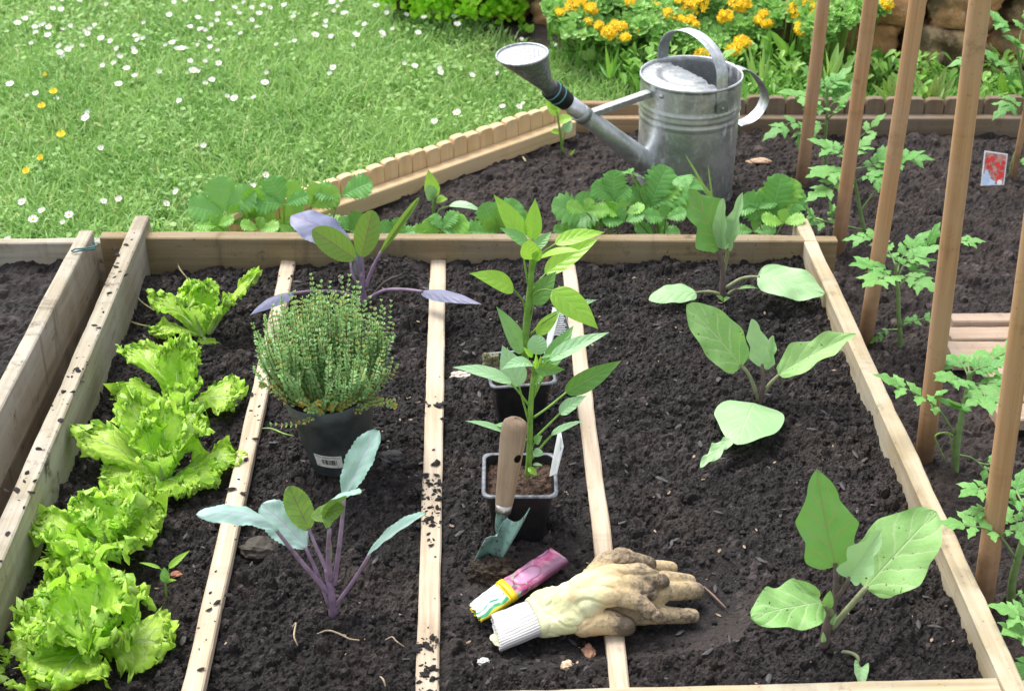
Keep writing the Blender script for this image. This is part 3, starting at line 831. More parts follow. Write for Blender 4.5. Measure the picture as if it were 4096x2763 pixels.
# ------------------------------------------------------------------ lettuces
def lettuce_leaf(parent, base, az, e0, e1, L, Wd, seed, spread=1.):
    nu, nv = 42, 38
    rs = np.random.RandomState(seed)
    u = np.linspace(0, 1, nu); v = np.linspace(-1, 1, nv)
    ang = e0 + (e1 - e0) * u ** 1.4
    d = np.array([cos(az), sin(az), 0]); s = np.array([-sin(az), cos(az), 0]); z = np.array([0, 0, 1.])
    st = L / (nu - 1)
    T = d * np.cos(ang)[:, None] + z * np.sin(ang)[:, None]
    C = np.array(base) + np.cumsum(np.vstack([np.zeros(3), T[:-1] * st]), 0)
    N = -d * np.sin(ang)[:, None] + z * np.cos(ang)[:, None]
    U, Vv = np.meshgrid(u, v, indexing='ij')
    ax = np.abs(Vv)
    w = (.13 + .87 * np.clip(u / .66, 0, 1) ** 1.25) * np.sqrt(np.clip(1 - np.clip((u - .60) / .405, 0, 1) ** 2.4, 0, 1)) * Wd / 2
    w = w + .002
    edge = np.maximum(ax ** 5 * np.clip(U * 2.2, 0, 1), np.clip((U - .62) / .38, 0, 1) ** 2.6)
    # cup of the leaf: the sides come up in the heart, hang in the outer leaves
    cup = (.26 if e0 > 1.15 else .08) * w[:, None] * ax ** 1.6
    o1 = rs.rand(6) * 50
    ruf = fbm(U * 6.5 + o1[0], Vv * 4.8 + o1[1], seed, 2)
    ruf2 = fbm(U * 15 + o1[2], Vv * 12 + o1[3], seed + 3, 2)
    quilt = vnoise(U * 13 + o1[4], Vv * 9 + o1[5], seed + 6)
    hN = cup + Wd * (.20 * edge * ruf + .10 * edge * ruf2 + .05 * vnoise(U * 2.5 + o1[0], Vv * 2 + o1[2], seed + 4) * U + .011 * quilt * (1 - edge * .5))
    jag = np.abs(vnoise(U * 20 + o1[1], Vv * 14 + o1[2], seed + 8))
    shrink = 1 - .34 * edge * jag
    oS = w[:, None] * Vv * shrink + Wd * .05 * edge * vnoise(U * 9 + o1[3], Vv * 8, seed + 2)
    oT = -L * .17 * np.clip((U - .6) / .4, 0, 1) * (jag * 1.0 + .35 * ax ** 2) + L * .04 * edge * ruf2
    P = C[:, None] + s[None, None] * oS[..., None] + N[:, None] * hN[..., None] + T[:, None] * oT[..., None]
    mb = MB()
    mb.grid(P, np.stack([U, Vv * .5 + .5], -1), 0)
    # thick pale rib on the underside of the lower half
    m = int(nu * .55)
    mb.tube([Vector(C[i] - N[i] * .0015) for i in range(m)], [.0042 * (1 - i / m) + .0008 for i in range(m)], 6, 1)
    return mb.build('leaf', [M['lettuce'], M['lettuce_rib']], parent)

def lettuce(lab, f, x, y, R, leaves, seed):
    b = ground(f, x, y); b.z -= .004
    t = thing('lettuce', lab, 'lettuce', b, 'frilly green lettuces in a row')
    rs = random.Random(seed)
    for i, (az, e0, e1, L, Wd) in enumerate(leaves):
        a = radians(az + rs.uniform(-8, 8))
        lettuce_leaf(t, b + Vector((cos(a), sin(a), 0)) * .006, a, radians(e0), radians(e1), R * L, R * Wd, seed * 100 + i)
    return t
def whorls(seed, n=(6, 5, 4), e=((30, -14), (60, 14), (82, 55)), L=(1.2, 1.12, .95), Wd=(1.3, 1.15, .9), az0=0):
    rs = random.Random(seed); out = []
    for k in range(3):
        for i in range(n[k]):
            az = az0 + 360 * (i + .5 * (k % 2)) / n[k] + rs.uniform(-14, 14)
            out.append((az, e[k][0] + rs.uniform(-8, 8), e[k][1] + rs.uniform(-14, 14), L[k] * rs.uniform(.80, 1.18), Wd[k] * rs.uniform(.8, 1.2)))
    return out
def loose(seed, n, lo=.85, hi=1.3, w=(.75, 1.15), flat=.5):
    """an open head: leaves at uneven angles, the lower ones spread flat"""
    rs = random.Random(seed); out = []
    for i in range(n):
        q = i / (n - 1)
        az = i * 137.5 + rs.uniform(-25, 25) + seed * 31
        e0 = 24 + 58 * q + rs.uniform(-8, 8); e1 = e0 - rs.uniform(25, 70) * (1.1 - q * .55)
        out.append((az, e0, e1, rs.uniform(lo, hi) * (1.12 - .32 * q), rs.uniform(*w) * (1.1 - .25 * q)))
    return out
lettuce('small upright frilly lettuce farthest from the camera, standing alone', 'V', 462, 757, .092,
        [(12, 56, 38, 1.75, .50), (55, 80, 60, 1.1, .75), (115, 76, 55, 1.1, .75), (165, 52, 8, 1.3, .70), (210, 42, -10, 1.05, .55), (255, 78, 50, 1.15, .8), (282, 24, -40, .72, .55), (335, 66, 40, 1.15, .75), (90, 86, 70, 1.05, .7)], 1)
lettuce('airy lettuce, second from the top, with a large flat leaf at its right', 'V', 412, 925, .092,
        [(-12, 34, -14, 1.15, 1.15), (70, 76, 52, 1.35, .75), (112, 78, 40, 1.25, .7), (148, 66, -35, 1.75, .62), (182, 46, -16, 1.25, .8), (215, 40, -6, 1.1, .95), (262, 50, 15, .85, .85), (300, 66, 40, 1.0, .7), (35, 82, 60, 1.2, .6)], 2)
lettuce('lettuce in the middle of the row, with an outer leaf resting on the slat', 'V', 370, 1085, .094,
        [(8, 30, -12, 1.42, .8), (50, 62, 20, 1.35, .85), (85, 74, 45, 1.35, .8), (125, 60, 30, 1.6, .75), (165, 44, 4, 1.65, .85), (210, 42, -22, 1.0, .75), (255, 36, -24, .8, .7), (300, 46, -30, 1.05, .85), (335, 40, -26, 1.15, .8), (10, 72, 35, 1.15, .7), (140, 82, 58, 1.1, .7), (280, 74, 50, .95, .7)], 3)
lettuce('frilly lettuce between the middle one and the biggest one', 'V', 248, 1232, .096, loose(4, 11, w=(.85, 1.2)), 4)
lettuce('biggest frilly lettuce at the bottom left corner of the bed', 'V', 208, 1462, .101, loose(7, 12, .95, 1.35, (1.0, 1.35)), 5)

# ------------------------------------------------------------------ kohlrabi
b = ground('G', 2088, 1092)
K = Plant('kohlrabi_plant', 'bluish green kohlrabi seedling with purple stalks in the foreground', 'kohlrabi', b)
ks = [M['kohl_top'], M['kohl_stem']]
K.stem('G', [(2088, 1110, 0), (2085, 1020, 0), (2068, 900, 0), (2052, 800, 0)], .0058, .0042, M['kohl_stem'])
kw = dict(shape='kohl', rough=.03, serr=(.10, 15), nu=46, nv=12, wave=.05, wfreq=4)
K.leaf('G', (1750, 560, -.02), (1230, 460, -.05), 185, ks, [(2075, 965, 0), (1900, 770, -.01)], (.0036, .0024), up=.8, arc=.30, fold=-.25, **kw)
K.leaf('G', (1925, 670, .01), (1640, 395, .04), 260, ks, [(2070, 1040, 0), (1990, 830, .005)], (.0034, .0022), up=.5, arc=.06, fold=.2, **kw)
K.leaf('G', (1940, 560, .02), (1810, 283, .03), 190, [M['kohl_dark'], M['kohl_stem']], [(2055, 820, 0), (1990, 680, .01)], (.003, .002), up=.1, arc=.05, fold=.3, **kw)
K.leaf('H', (35, 360, .02), (258, -66, .035), 225, ks, [(-20, 900, 0), (15, 620, .01)], (.0036, .0024), up=.35, arc=.06, fold=.25, side=-.4, **kw)
K.leaf('G', (2058, 560, -.03), (2253, 333, -.10), 185, ks, [(2070, 880, 0), (2058, 700, -.015)], (.0040, .0026), up=1., arc=.30, fold=-.15, **kw)
K.leaf('G', (1945, 475, -.028), (2160, 420, -.055), 130, [M['kohl_dark'], M['kohl_stem']], None, up=.2, arc=-.05, fold=.1, label='green underside flap of the front leaf', **kw)
K.leaf('H', (185, 725, -.01), (556, 455, -.02), 125, ks, [(-25, 1045, 0), (90, 890, -.005)], (.003, .0022), up=.9, arc=.10, fold=.35, **kw)
K.leaf('G', (2062, 780, .0), (2075, 610, .005), 46, [M['kohl_dark'], M['kohl_stem']], None, up=.1, fold=.7, shape='lance')

b = ground('V', 825, 682)
K = Plant('kohlrabi_plant', 'purple stalked kohlrabi behind the potted thyme at the back board', 'kohlrabi', b)
K.stem('V', [(828, 690, 0), (824, 660, 0), (820, 620, 0)], .0062, .0045, M['kohl_stem'])
K.leaf('V', (800, 580, .02), (660, 490, .06), 100, [M['kohl_purple'], M['kohl_stem']], [(820, 655, 0), (800, 622, 0)], (.0036, .0024), up=.75, arc=.30, fold=-.15, shape='kohl', serr=(.06, 14), nu=44, wave=.06)
K.leaf('V', (808, 588, -.01), (708, 522, -.045), 66, [M['kohl_dark'], M['kohl_stem']], [(820, 660, 0), (816, 620, 0)], (.0038, .0024), up=.1, arc=.05, fold=.2, shape='kohl', serr=(.06, 14), nu=44, side=.2)
K.leaf('V', (820, 585, .0), (846, 477, .01), 62, [M['kohl_dark'], M['kohl_stem']], [(824, 660, 0), (824, 620, 0)], (.0038, .0026), up=.1, arc=.04, fold=.25, shape='kohl', serr=(.07, 14), nu=44)
K.leaf('V', (862, 575, .0), (952, 448, .01), 30, [M['kohl_dark'], M['kohl_stem']], [(828, 655, 0), (845, 610, 0)], (.004, .0026), up=.1, arc=.03, fold=.9, shape='kohl', serr=(.10, 16), nu=44)
K.leaf('V', (810, 625, .01), (815, 560, .01), 26, [M['kohl_purple'], M['kohl_stem']], None, up=.1, fold=.8, shape='lance')
K.leaf('V', (955, 661, -.05), (1094, 691, -.13), 40, [M['kohl_flag'], M['kohl_stem']], [(828, 682, 0), (870, 660, -.01), (915, 657, -.035)], (.0036, .0026), up=.65, arc=.07, fold=-.3, wave=.03, shape='pepper', nu=30)
K.leaf('V', (665, 664, -.06), (566, 716, -.18), 38, [M['kohl_flag'], M['kohl_stem']], [(824, 685, 0), (780, 664, .0), (715, 661, -.035)], (.0036, .0026), up=.65, arc=.08, fold=-.3, wave=.03, shape='pepper', nu=30)

# ------------------------------------------------------------------ aubergines
b = ground('I', 928, 1278)
E = Plant('aubergine_plant', 'largest aubergine seedling with a tall jagged leaf, nearest the camera', 'aubergine', b, 'aubergine seedlings in the right strip')
es = [M['egg'], M['egg_pet']]; ed = [M['egg_dark'], M['egg_stem']]; el = [M['egg_light'], M['egg_pet']]
E.stem('I', [(928, 1295, 0), (955, 1150, 0), (985, 1040, 0), (1010, 960, 0), (1035, 880, 0)], .0066, .0042, M['egg_stem'])
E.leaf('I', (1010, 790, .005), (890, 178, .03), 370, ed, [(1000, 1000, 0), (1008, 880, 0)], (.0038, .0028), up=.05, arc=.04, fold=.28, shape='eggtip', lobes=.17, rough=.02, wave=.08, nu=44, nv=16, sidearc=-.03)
E.leaf('I', (1192, 925, .005), (1640, 440, .045), 450, es, [(985, 1172, 0), (1090, 1045, 0)], (.0042, .0034), up=.35, arc=.06, fold=.16, shape='egg', wave=.12, wfreq=2, lobes=.08, nu=36, nv=16, rough=.012)
E.leaf('I', (925, 1015, -.02), (476, 1110, -.06), 350, es, [(985, 1090, 0), (960, 1050, -.01)], (.0046, .0036), up=.6, arc=.10, fold=.10, shape='egg', lobes=.07, wave=.16, wfreq=2.5, nu=40, nv=16, rough=.015)
E.leaf('I', (905, 985, -.005), (735, 868, -.005), 90, es, None, up=.2, arc=.16, fold=.5, shape='ovate', label='folded rim of the left leaf')
E.leaf('I', (955, 1040, -.025), (975, 935, -.035), 75, es, None, up=.3, arc=.1, fold=.4, shape='ovate', label='upturned lobe of the left leaf')
E.leaf('I', (1090, 860, -.02), (1296, 556, -.03), 215, [M['egg_light'], M['egg_stem']], [(1005, 985, 0), (1050, 935, -.01)], (.0034, .0026), nrm=(-.5, -.8, .25), arc=.05, fold=.55, shape='eggtip', lobes=.28, wave=.06, nu=44, nv=16)
E.leaf('I', (1040, 900, -.005), (1050, 790, -.008), 50, [M['egg_stem'], M['egg_stem']], None, up=.1, fold=.8, shape='lance', label='purple young shoot')
E.leaf('I', (930, 1260, -.006), (928, 1190, -.012), 40, el, None, up=.3, fold=.5, shape='lance')
E.leaf('I', (985, 1150, -.006), (1015, 1080, -.012), 40, el, None, up=.3, fold=.6, shape='lance')

b = ground('F', 528, 1118)
E = Plant('aubergine_plant', 'middle aubergine seedling with a bright drooping front leaf', 'aubergine', b, 'aubergine seedlings in the right strip')
E.stem('F', [(528, 1128, 0), (545, 1050, 0), (555, 980, 0), (545, 880, 0)], .0048, .003, M['egg_stem'])
E.leaf('F', (418, 890, .01), (72, 498, .03), 300, es, [(525, 1105, 0), (490, 1000, 0), (450, 920, .005)], (.0036, .0028), up=.3, arc=.07, fold=.22, shape='egg', wave=.09, nu=34, nv=14, side=.2, rough=.012)
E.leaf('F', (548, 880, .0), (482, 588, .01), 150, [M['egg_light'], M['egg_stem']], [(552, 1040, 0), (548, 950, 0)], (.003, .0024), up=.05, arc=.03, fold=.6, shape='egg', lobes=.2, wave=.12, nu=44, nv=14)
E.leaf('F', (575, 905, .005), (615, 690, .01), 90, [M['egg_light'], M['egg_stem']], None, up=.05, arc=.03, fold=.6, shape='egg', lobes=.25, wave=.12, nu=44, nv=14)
E.leaf('F', (648, 938, .0), (1138, 682, .02), 215, es, [(562, 1050, 0), (600, 990, 0)], (.0034, .0026), up=.55, arc=.10, fold=.42, shape='eggtip', lobes=.16, wave=.12, nu=44, nv=14)
E.leaf('F', (495, 1115, -.03), (390, 1376, -.150), 440, el, None, up=.8, arc=.10, fold=-.08, shape='heart', wave=.07, wfreq=1.5, nu=34, nv=16, droop=.06)
E.leaf('F', (345, 1338, -.135), (158, 1520, -.205), 85, el, None, up=.4, arc=.08, fold=.2, shape='egg', lobes=.3, wave=.25, nu=44, nv=12, label='small nibbled leaf touching the soil')

b = ground('F', 300, 478)
E = Plant('aubergine_plant', 'aubergine seedling farthest away, its folded top leaves above the back board', 'aubergine', b, 'aubergine seedlings in the right strip')
E.stem('F', [(300, 495, 0), (298, 380, 0), (300, 290, 0), (282, 210, 0), (262, 140, 0)], .006, .0042, M['egg_stem'])
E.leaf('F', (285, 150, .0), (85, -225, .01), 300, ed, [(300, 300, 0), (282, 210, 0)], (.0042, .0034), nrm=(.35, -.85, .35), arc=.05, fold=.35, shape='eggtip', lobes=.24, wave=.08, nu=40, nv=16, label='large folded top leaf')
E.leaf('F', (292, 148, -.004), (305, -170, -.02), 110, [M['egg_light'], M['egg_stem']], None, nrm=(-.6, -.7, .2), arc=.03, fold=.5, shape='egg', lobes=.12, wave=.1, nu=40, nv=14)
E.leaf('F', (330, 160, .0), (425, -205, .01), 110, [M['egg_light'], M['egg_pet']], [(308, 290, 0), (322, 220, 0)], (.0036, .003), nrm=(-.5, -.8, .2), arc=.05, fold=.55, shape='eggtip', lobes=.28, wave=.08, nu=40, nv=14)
E.leaf('F', (515, 322, -.01), (940, 430, -.045), 300, [M['egg_light'], M['egg_pet']], [(312, 400, 0), (400, 345, 0), (460, 328, -.005)], (.0036, .0028), up=.75, arc=.13, fold=-.06, shape='egg', wave=.12, wfreq=2, lobes=.08, nu=36, nv=16, rough=.01)
E.leaf('F', (135, 425, -.01), (-165, 470, -.03), 165, el, [(298, 440, 0), (230, 420, 0), (170, 420, 0)], (.0032, .0026), up=.7, arc=.18, fold=-.05, shape='egg', wave=.06, nu=30, nv=14)
E.leaf('F', (400, 400, -.01), (525, 400, -.02), 34, es, [(330, 435, 0), (370, 408, 0)], (.0026, .002), up=.8, arc=.2, fold=.3, shape='lance')
E.leaf('F', (300, 485, -.01), (345, 455, -.02), 34, es, None, up=.5, arc=.2, fold=.4, shape='ovate')
E.leaf('F', (300, 480, -.01), (258, 440, -.015), 32, es, None, up=.5, arc=.2, fold=.4, shape='ovate')

b = ground('I', 1000, 1330)
E = Plant('fallen_leaf', 'limp aubergine leaf with a curled stalk lying by the front board', 'leaf', b)
E.leaf('I', (1165, 1390, -.02), (1165, 1540, -.06), 120, el, [(1000, 1328, 0), (1070, 1322, -.005), (1135, 1345, -.012)], (.0022, .0026), up=.6, arc=.1, fold=.7, shape='egg', wave=.15, nu=30, nv=12)
# ------------------------------------------------------------------ square pots with peppers
def square_pot(lab, cx, cy, z0, size, h, rot, name='square_pot', group='square black nursery pots', tall=0.0):
    t = thing(name, lab, 'plant pot', (cx, cy, z0), group)
    R = Matrix.Rotation(rot, 3, 'Z')
    def ring(hw, z, r, n=5):
        out = []
        for qx, qy, a0 in ((1, 1, 0), (-1, 1, 90), (-1, -1, 180), (1, -1, 270)):
            for k in range(n):
                a = radians(a0 + 90 * k / (n - 1))
                out.append(Vector((cx, cy, z0)) + R @ Vector((qx * (hw - r) + r * cos(a), qy * (hw - r) + r * sin(a), z)))
        return out
    hb = size * .36; ht = size * .5
    levels = [(hb * .96, 0, .012), (hb, .003, .012), (hb + (ht * .90 - hb) * .80, h * .80, .010), (ht * .915, h * .82, .010), (ht * .955, h - .002, .010), (ht + .0015, h - .0015, .011), (ht + .0015, h + .0005, .011), (ht * .945, h + .0005, .010), (ht * .93, h - .003, .010), (hb * .97, .004, .010)]
    mb = MB()
    rr_ = [ring(*l) for l in levels]; n = len(rr_[0])
    P = np.array([[tuple(p) for p in r] for r in rr_])
    mb.grid(P, None, 0, None, True)
    mb.f.append(tuple(range(n - 1, -1, -1))); mb.m.append(0)
    mb.f.append(tuple((len(levels) - 1) * n + j for j in range(n))); mb.m.append(0)
    mb.build('pot_wall', M['black_plastic'], t, None, False)
    rimb = MB(); P2 = np.array([[tuple(p) for p in ring(a, z, .011)] for a, z in ((ht + .0022, h - .0012), (ht + .0026, h + .0012), (ht * .955, h + .0015), (ht * .95, h - .001))])
    rimb.grid(P2, None, 0, None, True); rimb.build('rim', M['rim_plastic'], t, None, True)
    # potting soil with its own crumbs
    N_ = 46; xs = np.linspace(-1, 1, N_) * ht * .90
    X, Y = np.meshgrid(xs, xs, indexing='ij')
    H = h * .80 + .006 * fbm(X / .02, Y / .02, int(cx * 999) % 77 + 3, 3) + .003 * vnoise(X / .004, Y / .004, 4) + .006 * np.exp(-(X ** 2 + Y ** 2) / .0008)
    P = np.zeros((N_, N_, 3))
    Rm = np.array(R)
    P[..., 0] = cx + X * Rm[0, 0] + Y * Rm[0, 1]; P[..., 1] = cy + X * Rm[1, 0] + Y * Rm[1, 1]; P[..., 2] = z0 + H
    so_ = MB(); so_.grid(P); so_.build('potting_soil', M['pot_soil'], t, None, False)
    return t
M['rim_plastic'] = mat_plain('scuffed_pot_rim', (.16, .17, .19), .35, .5, 120.)
M['pot_soil'] = mat_soil('reddish_potting_soil', (.05, .03, .02), (.14, .085, .055), (.09, .05, .03))

g1 = onz('H', 1150, 600, .012)
p1b = onz('H', 1140, 345, .012 + .086)          # front rim
fr_c = onz('H', 1142, 215, .012 + .086)
square_pot('square black pot in front, holding the smaller pepper, beside the trowel', fr_c.x, fr_c.y, .010, .098, .088, radians(-1.5))
rr_c = onz('E', 1140, 905, .012 + .086)
square_pot('square black pot behind, holding the taller pepper, soil and moss at its rim', rr_c.x, rr_c.y, .012, .098, .088, radians(7))
mm = MB(); rs_ = random.Random(4)
for k in range(60):
    c = ony('E', rs_.uniform(925, 1000), rs_.uniform(815, 880), rr_c.y - .012 + rs_.uniform(-.01, .02))
    mm.lathe(c, (rs_.uniform(-1, 1), rs_.uniform(-1, 1), 1), [(-.004, .001), (-.001, .005), (.003, .004), (.005, .001)], 6)
tag(mm.build('moss_clump', mat_plain('dry_moss', (.16, .15, .08), .95, .5, 200.), None, rr_c + Vector((-.03, 0, 0)), False), 'lump of dry moss and old soil on the rear pot rim', 'moss')

def pot_tag(lab, f, quad, Y, name='plant_label', tilt=.012, dark=None, th=.0009):
    """plastic label through the four frame pixels (tl, tr, br, bl)"""
    pts = [ony(f, x, y, Y + dy) for x, y, dy in quad]
    c = sum(pts, Vector()) / 4
    t = thing(name, lab, 'plant label', pts[3])
    tl, tr, br, bl = pts
    X = (tr - tl).normalized(); n = X.cross(bl - tl).normalized()
    if n.dot(tocam(c)) < 0: n = -n
    mb = MB(); mb.add([p + n * th * s for s in (1, -1) for p in pts], [(0, 3, 2, 1), (4, 5, 6, 7), (0, 1, 5, 4), (1, 2, 6, 5), (2, 3, 7, 6), (3, 0, 4, 7)])
    mb.build('card', M['white_card'], t, None, False)
    P = lambda a, b, k=1.3: (tl.lerp(tr, a)).lerp(bl.lerp(br, a), b) + n * th * k
    return t, P, n

# pepper plants
cpe = 'bell pepper seedlings in pots'
fb = ony('E', 1195, 1555, fr_c.y)
Pp = Plant('pepper_plant', 'shorter pepper plant growing in the front square pot', 'pepper', fb)
Pp.stem('E', [(1193, 1575, 0), (1205, 1400, 0), (1208, 1250, 0), (1214, 1100, 0), (1226, 980, 0), (1240, 860, 0)], .0044, .003, M['pep_stem'])
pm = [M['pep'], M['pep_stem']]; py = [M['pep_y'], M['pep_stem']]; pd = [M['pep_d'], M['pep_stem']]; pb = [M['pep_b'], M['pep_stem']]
q = dict(shape='pepper', pr=(.0017, .0012), nu=26, nv=10)
Pp.leaf('E', (1092, 985, -.01), (718, 892, -.03), 135, pb, [(1204, 1135, 0), (1140, 1050, -.005)], up=.8, arc=.10, fold=.12, wave=.03, **q)
Pp.leaf('E', (1140, 1010, -.004), (1032, 752, .02), 165, pb, [(1200, 1235, 0), (1165, 1110, 0)], up=.15, arc=.05, fold=.2, **q)
Pp.leaf('E', (1222, 872, -.015), (1030, 905, -.045), 105, pb, [(1225, 960, 0), (1222, 900, -.01)], up=.7, arc=.24, fold=.2, **q)
Pp.leaf('E', (1245, 812, .01), (1262, 688, .018), 125, pb, None, up=.3, arc=.1, fold=.15, shape='round', nu=22, nv=10)
Pp.leaf('E', (1308, 895, .008), (1482, 628, .035), 125, pm, [(1225, 1090, 0), (1290, 950, .004)], up=.25, arc=.06, fold=.3, **q)
Pp.leaf('E', (1330, 845, -.01), (1708, 672, -.01), 120, pb, [(1238, 960, 0), (1290, 880, -.005)], up=.6, arc=.08, fold=.3, **q)
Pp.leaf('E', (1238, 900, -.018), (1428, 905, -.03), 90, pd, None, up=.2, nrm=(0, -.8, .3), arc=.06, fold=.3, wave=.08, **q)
Pp.leaf('E', (1272, 838, -.022), (1440, 815, -.03), 34, pm, None, up=.8, arc=.06, fold=.7, **q)
Pp.leaf('E', (1222, 830, -.018), (1165, 765, -.01), 40, py, None, up=.3, arc=.06, fold=.6, **q)
Pp.leaf('E', (1248, 900, -.02), (1245, 800, -.022), 46, py, None, up=.1, arc=.06, fold=.8, **q)
Pp.leaf('E', (1272, 890, -.012), (1275, 815, -.012), 40, py, None, up=.1, arc=.06, fold=.8, **q)
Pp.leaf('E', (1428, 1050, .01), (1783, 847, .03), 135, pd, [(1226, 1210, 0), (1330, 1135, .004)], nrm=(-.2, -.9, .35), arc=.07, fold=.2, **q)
Pp.leaf('E', (1393, 1180, .0), (1562, 1068, .0), 100, pb, [(1228, 1345, 0), (1320, 1255, 0)], up=.5, arc=.05, fold=.3, wave=.06, **q)
Pp.leaf('E', (1340, 1315, -.005), (1548, 1225, -.005), 64, pb, [(1215, 1470, 0), (1290, 1375, 0)], up=.8, arc=.07, fold=.3, **q)
Pp.leaf('E', (1060, 1300, -.004), (798, 1228, -.02), 75, pb, [(1198, 1350, 0), (1130, 1330, -.003)], up=.9, arc=.09, fold=.1, **q)
Pp.leaf('E', (1172, 1280, -.002), (975, 1255, .0), 80, pm, None, up=.85, arc=.16, fold=.1, **q)
Pp.leaf('E', (1235, 1360, -.004), (1285, 1320, -.008), 60, pm, [(1208, 1420, 0), (1220, 1390, 0)], up=.3, arc=.1, fold=.1, **q)
Pp.leaf('E', (1225, 1420, -.006), (1298, 1440, -.012), 62, pb, [(1206, 1460, 0), (1216, 1440, 0)], up=.4, arc=.1, fold=.1, **q)
Pp.leaf('E', (1225, 1500, -.006), (1288, 1508, -.014), 30, pb, None, up=.7, arc=.1, fold=.2, **q)
Pp.leaf('E', (1198, 1520, -.008), (1252, 1572, -.016), 50, py, [(1196, 1540, 0), (1196, 1530, -.004)], up=.6, arc=.15, fold=.1, **q)
Pp.leaf('E', (1250, 985, .004), (1290, 905, .012), 60, pm, [(1232, 1075, 0), (1245, 1020, 0)], up=.4, arc=.1, fold=.3, **q)

bb = ony('E', 1175, 870, rr_c.y + .005)
Pp = Plant('pepper_plant', 'taller pepper plant in the rear pot with yellow green upper leaves', 'pepper', bb)
Pp.stem('E', [(1174, 890, 0), (1180, 760, 0), (1183, 650, 0), (1190, 560, 0), (1206, 420, 0), (1214, 320, 0), (1224, 190, 0)], .0056, .0042, M['pep_stem'])
Pp.leaf('E', (1105, 400, -.01), (826, 303, -.05), 140, py, [(1180, 560, 0), (1168, 490, 0), (1130, 430, -.006)], nrm=(.15, -.6, .75), arc=.14, fold=.1, **q)
Pp.leaf('E', (1362, 118, .01), (1678, 46, .03), 120, py, [(1225, 250, 0), (1290, 170, .004)], up=.6, arc=.10, fold=.25, **q)
Pp.leaf('E', (1300, 305, .02), (1645, 78, .045), 135, py, [(1216, 420, 0), (1255, 360, .01)], up=.4, arc=.05, fold=.3, **q)
Pp.leaf('E', (1165, 90, .01), (978, -192, .03), 135, py, [(1196, 380, 0), (1170, 220, .005)], up=.15, arc=.06, fold=.3, side=.3, **q)
Pp.leaf('E', (1222, 95, .012), (1240, -168, .03), 115, py, [(1220, 240, 0), (1222, 160, .006)], up=.1, arc=.04, fold=.3, **q)
Pp.leaf('E', (1195, 125, -.01), (1015, 18, -.02), 95, pm, [(1216, 230, 0), (1205, 165, -.005)], up=.5, arc=.08, fold=.2, **q)
Pp.leaf('E', (1208, 218, -.025), (1200, 95, -.035), 118, py, None, up=.2, arc=.18, fold=.05, shape='round', nu=22, nv=10)
Pp.leaf('E', (1245, 222, -.028), (1262, 135, -.03), 70, py, None, up=.2, arc=.1, fold=.4, shape='round', nu=22, nv=10)
Pp.leaf('E', (1238, 150, .006), (1342, 42, .02), 75, pm, None, up=.3, arc=.06, fold=.25, **q)
Pp.leaf('E', (1270, 205, -.02), (1536, 165, -.05), 95, [M['pep_y'], M['pep_stem']], [(1222, 300, 0), (1245, 235, -.01)], up=.85, arc=.16, fold=.1, **q)
Pp.leaf('E', (1224, 498, -.004), (1372, 290, .015), 140, pd, [(1200, 640, 0), (1215, 560, 0)], nrm=(-.35, -.8, .2), arc=.08, fold=.25, **q)
Pp.leaf('E', (1345, 408, -.03), (1635, 652, -.07), 185, py, [(1208, 455, 0), (1260, 415, -.015), (1310, 405, -.025)], up=.5, arc=.12, fold=.08, **q)
Pp.leaf('E', (1375, 553, .0), (1632, 468, .01), 80, pb, [(1205, 690, 0), (1290, 610, 0)], up=.6, arc=.08, fold=.3, **q)
Pp.leaf('E', (1252, 688, -.005), (1402, 525, .01), 90, py, [(1188, 745, 0), (1225, 700, 0)], nrm=(-.3, -.8, .3), arc=.12, fold=.25, **q)
Pp.leaf('E', (1160, 805, -.006), (994, 508, .004), 125, pm, [(1176, 830, 0), (1170, 815, 0)], nrm=(.45, -.75, .4), arc=.10, fold=.25, **q)

t, P, n = pot_tag('white plant label with dark lettered panel, stuck in the front pot', 'E', [(1392, 1262, .012), (1415, 1390, -.02), (1372, 1560, -.035), (1332, 1575, -.01)], fr_c.y)
mb = MB(); mb.add([P(.35, .20), P(.9, .12), P(.8, .62), P(.25, .68)], [(0, 3, 2, 1)]); mb.build('printed_panel', M['ink'], t, None, False)
mb = MB()
for a, bq in ((.38, .28), (.42, .40), (.40, .52)): mb.add([P(a, bq, 1.8), P(a + .32, bq - .04, 1.8), P(a + .30, bq + .03, 1.8), P(a - .02, bq + .07, 1.8)], [(0, 3, 2, 1)])
mb.build('printed_mark', M['white_card'], t, None, False)
t, P, n = pot_tag('folded white plant label stuck behind the rear pot', 'E', [(1352, 515, .02), (1395, 560, -.01), (1300, 890, -.02), (1285, 880, 0)], rr_c.y + .03)
t, P, n = pot_tag('dark backed plant label printed with fine white lines, by the right slat', 'E', [(1378, 545, .035), (1428, 552, .03), (1470, 690, .0), (1350, 690, .0)], rr_c.y + .045)
mb = MB(); mb.add([P(.03, .03), P(.97, .03), P(.97, .97), P(.03, .97)], [(0, 3, 2, 1)]); mb.build('printed_panel', M['ink'], t, None, False)
mb = MB()
for k in range(11):
    y = .10 + k * .08; rs_ = random.Random(k)
    mb.add([P(.12, y, 1.8), P(rs_.uniform(.6, .9), y, 1.8), P(.85 * rs_.uniform(.8, 1), y + .025, 1.8), P(.12, y + .025, 1.8)], [(0, 3, 2, 1)])
mb.build('printed_mark', M['white_card'], t, None, False)

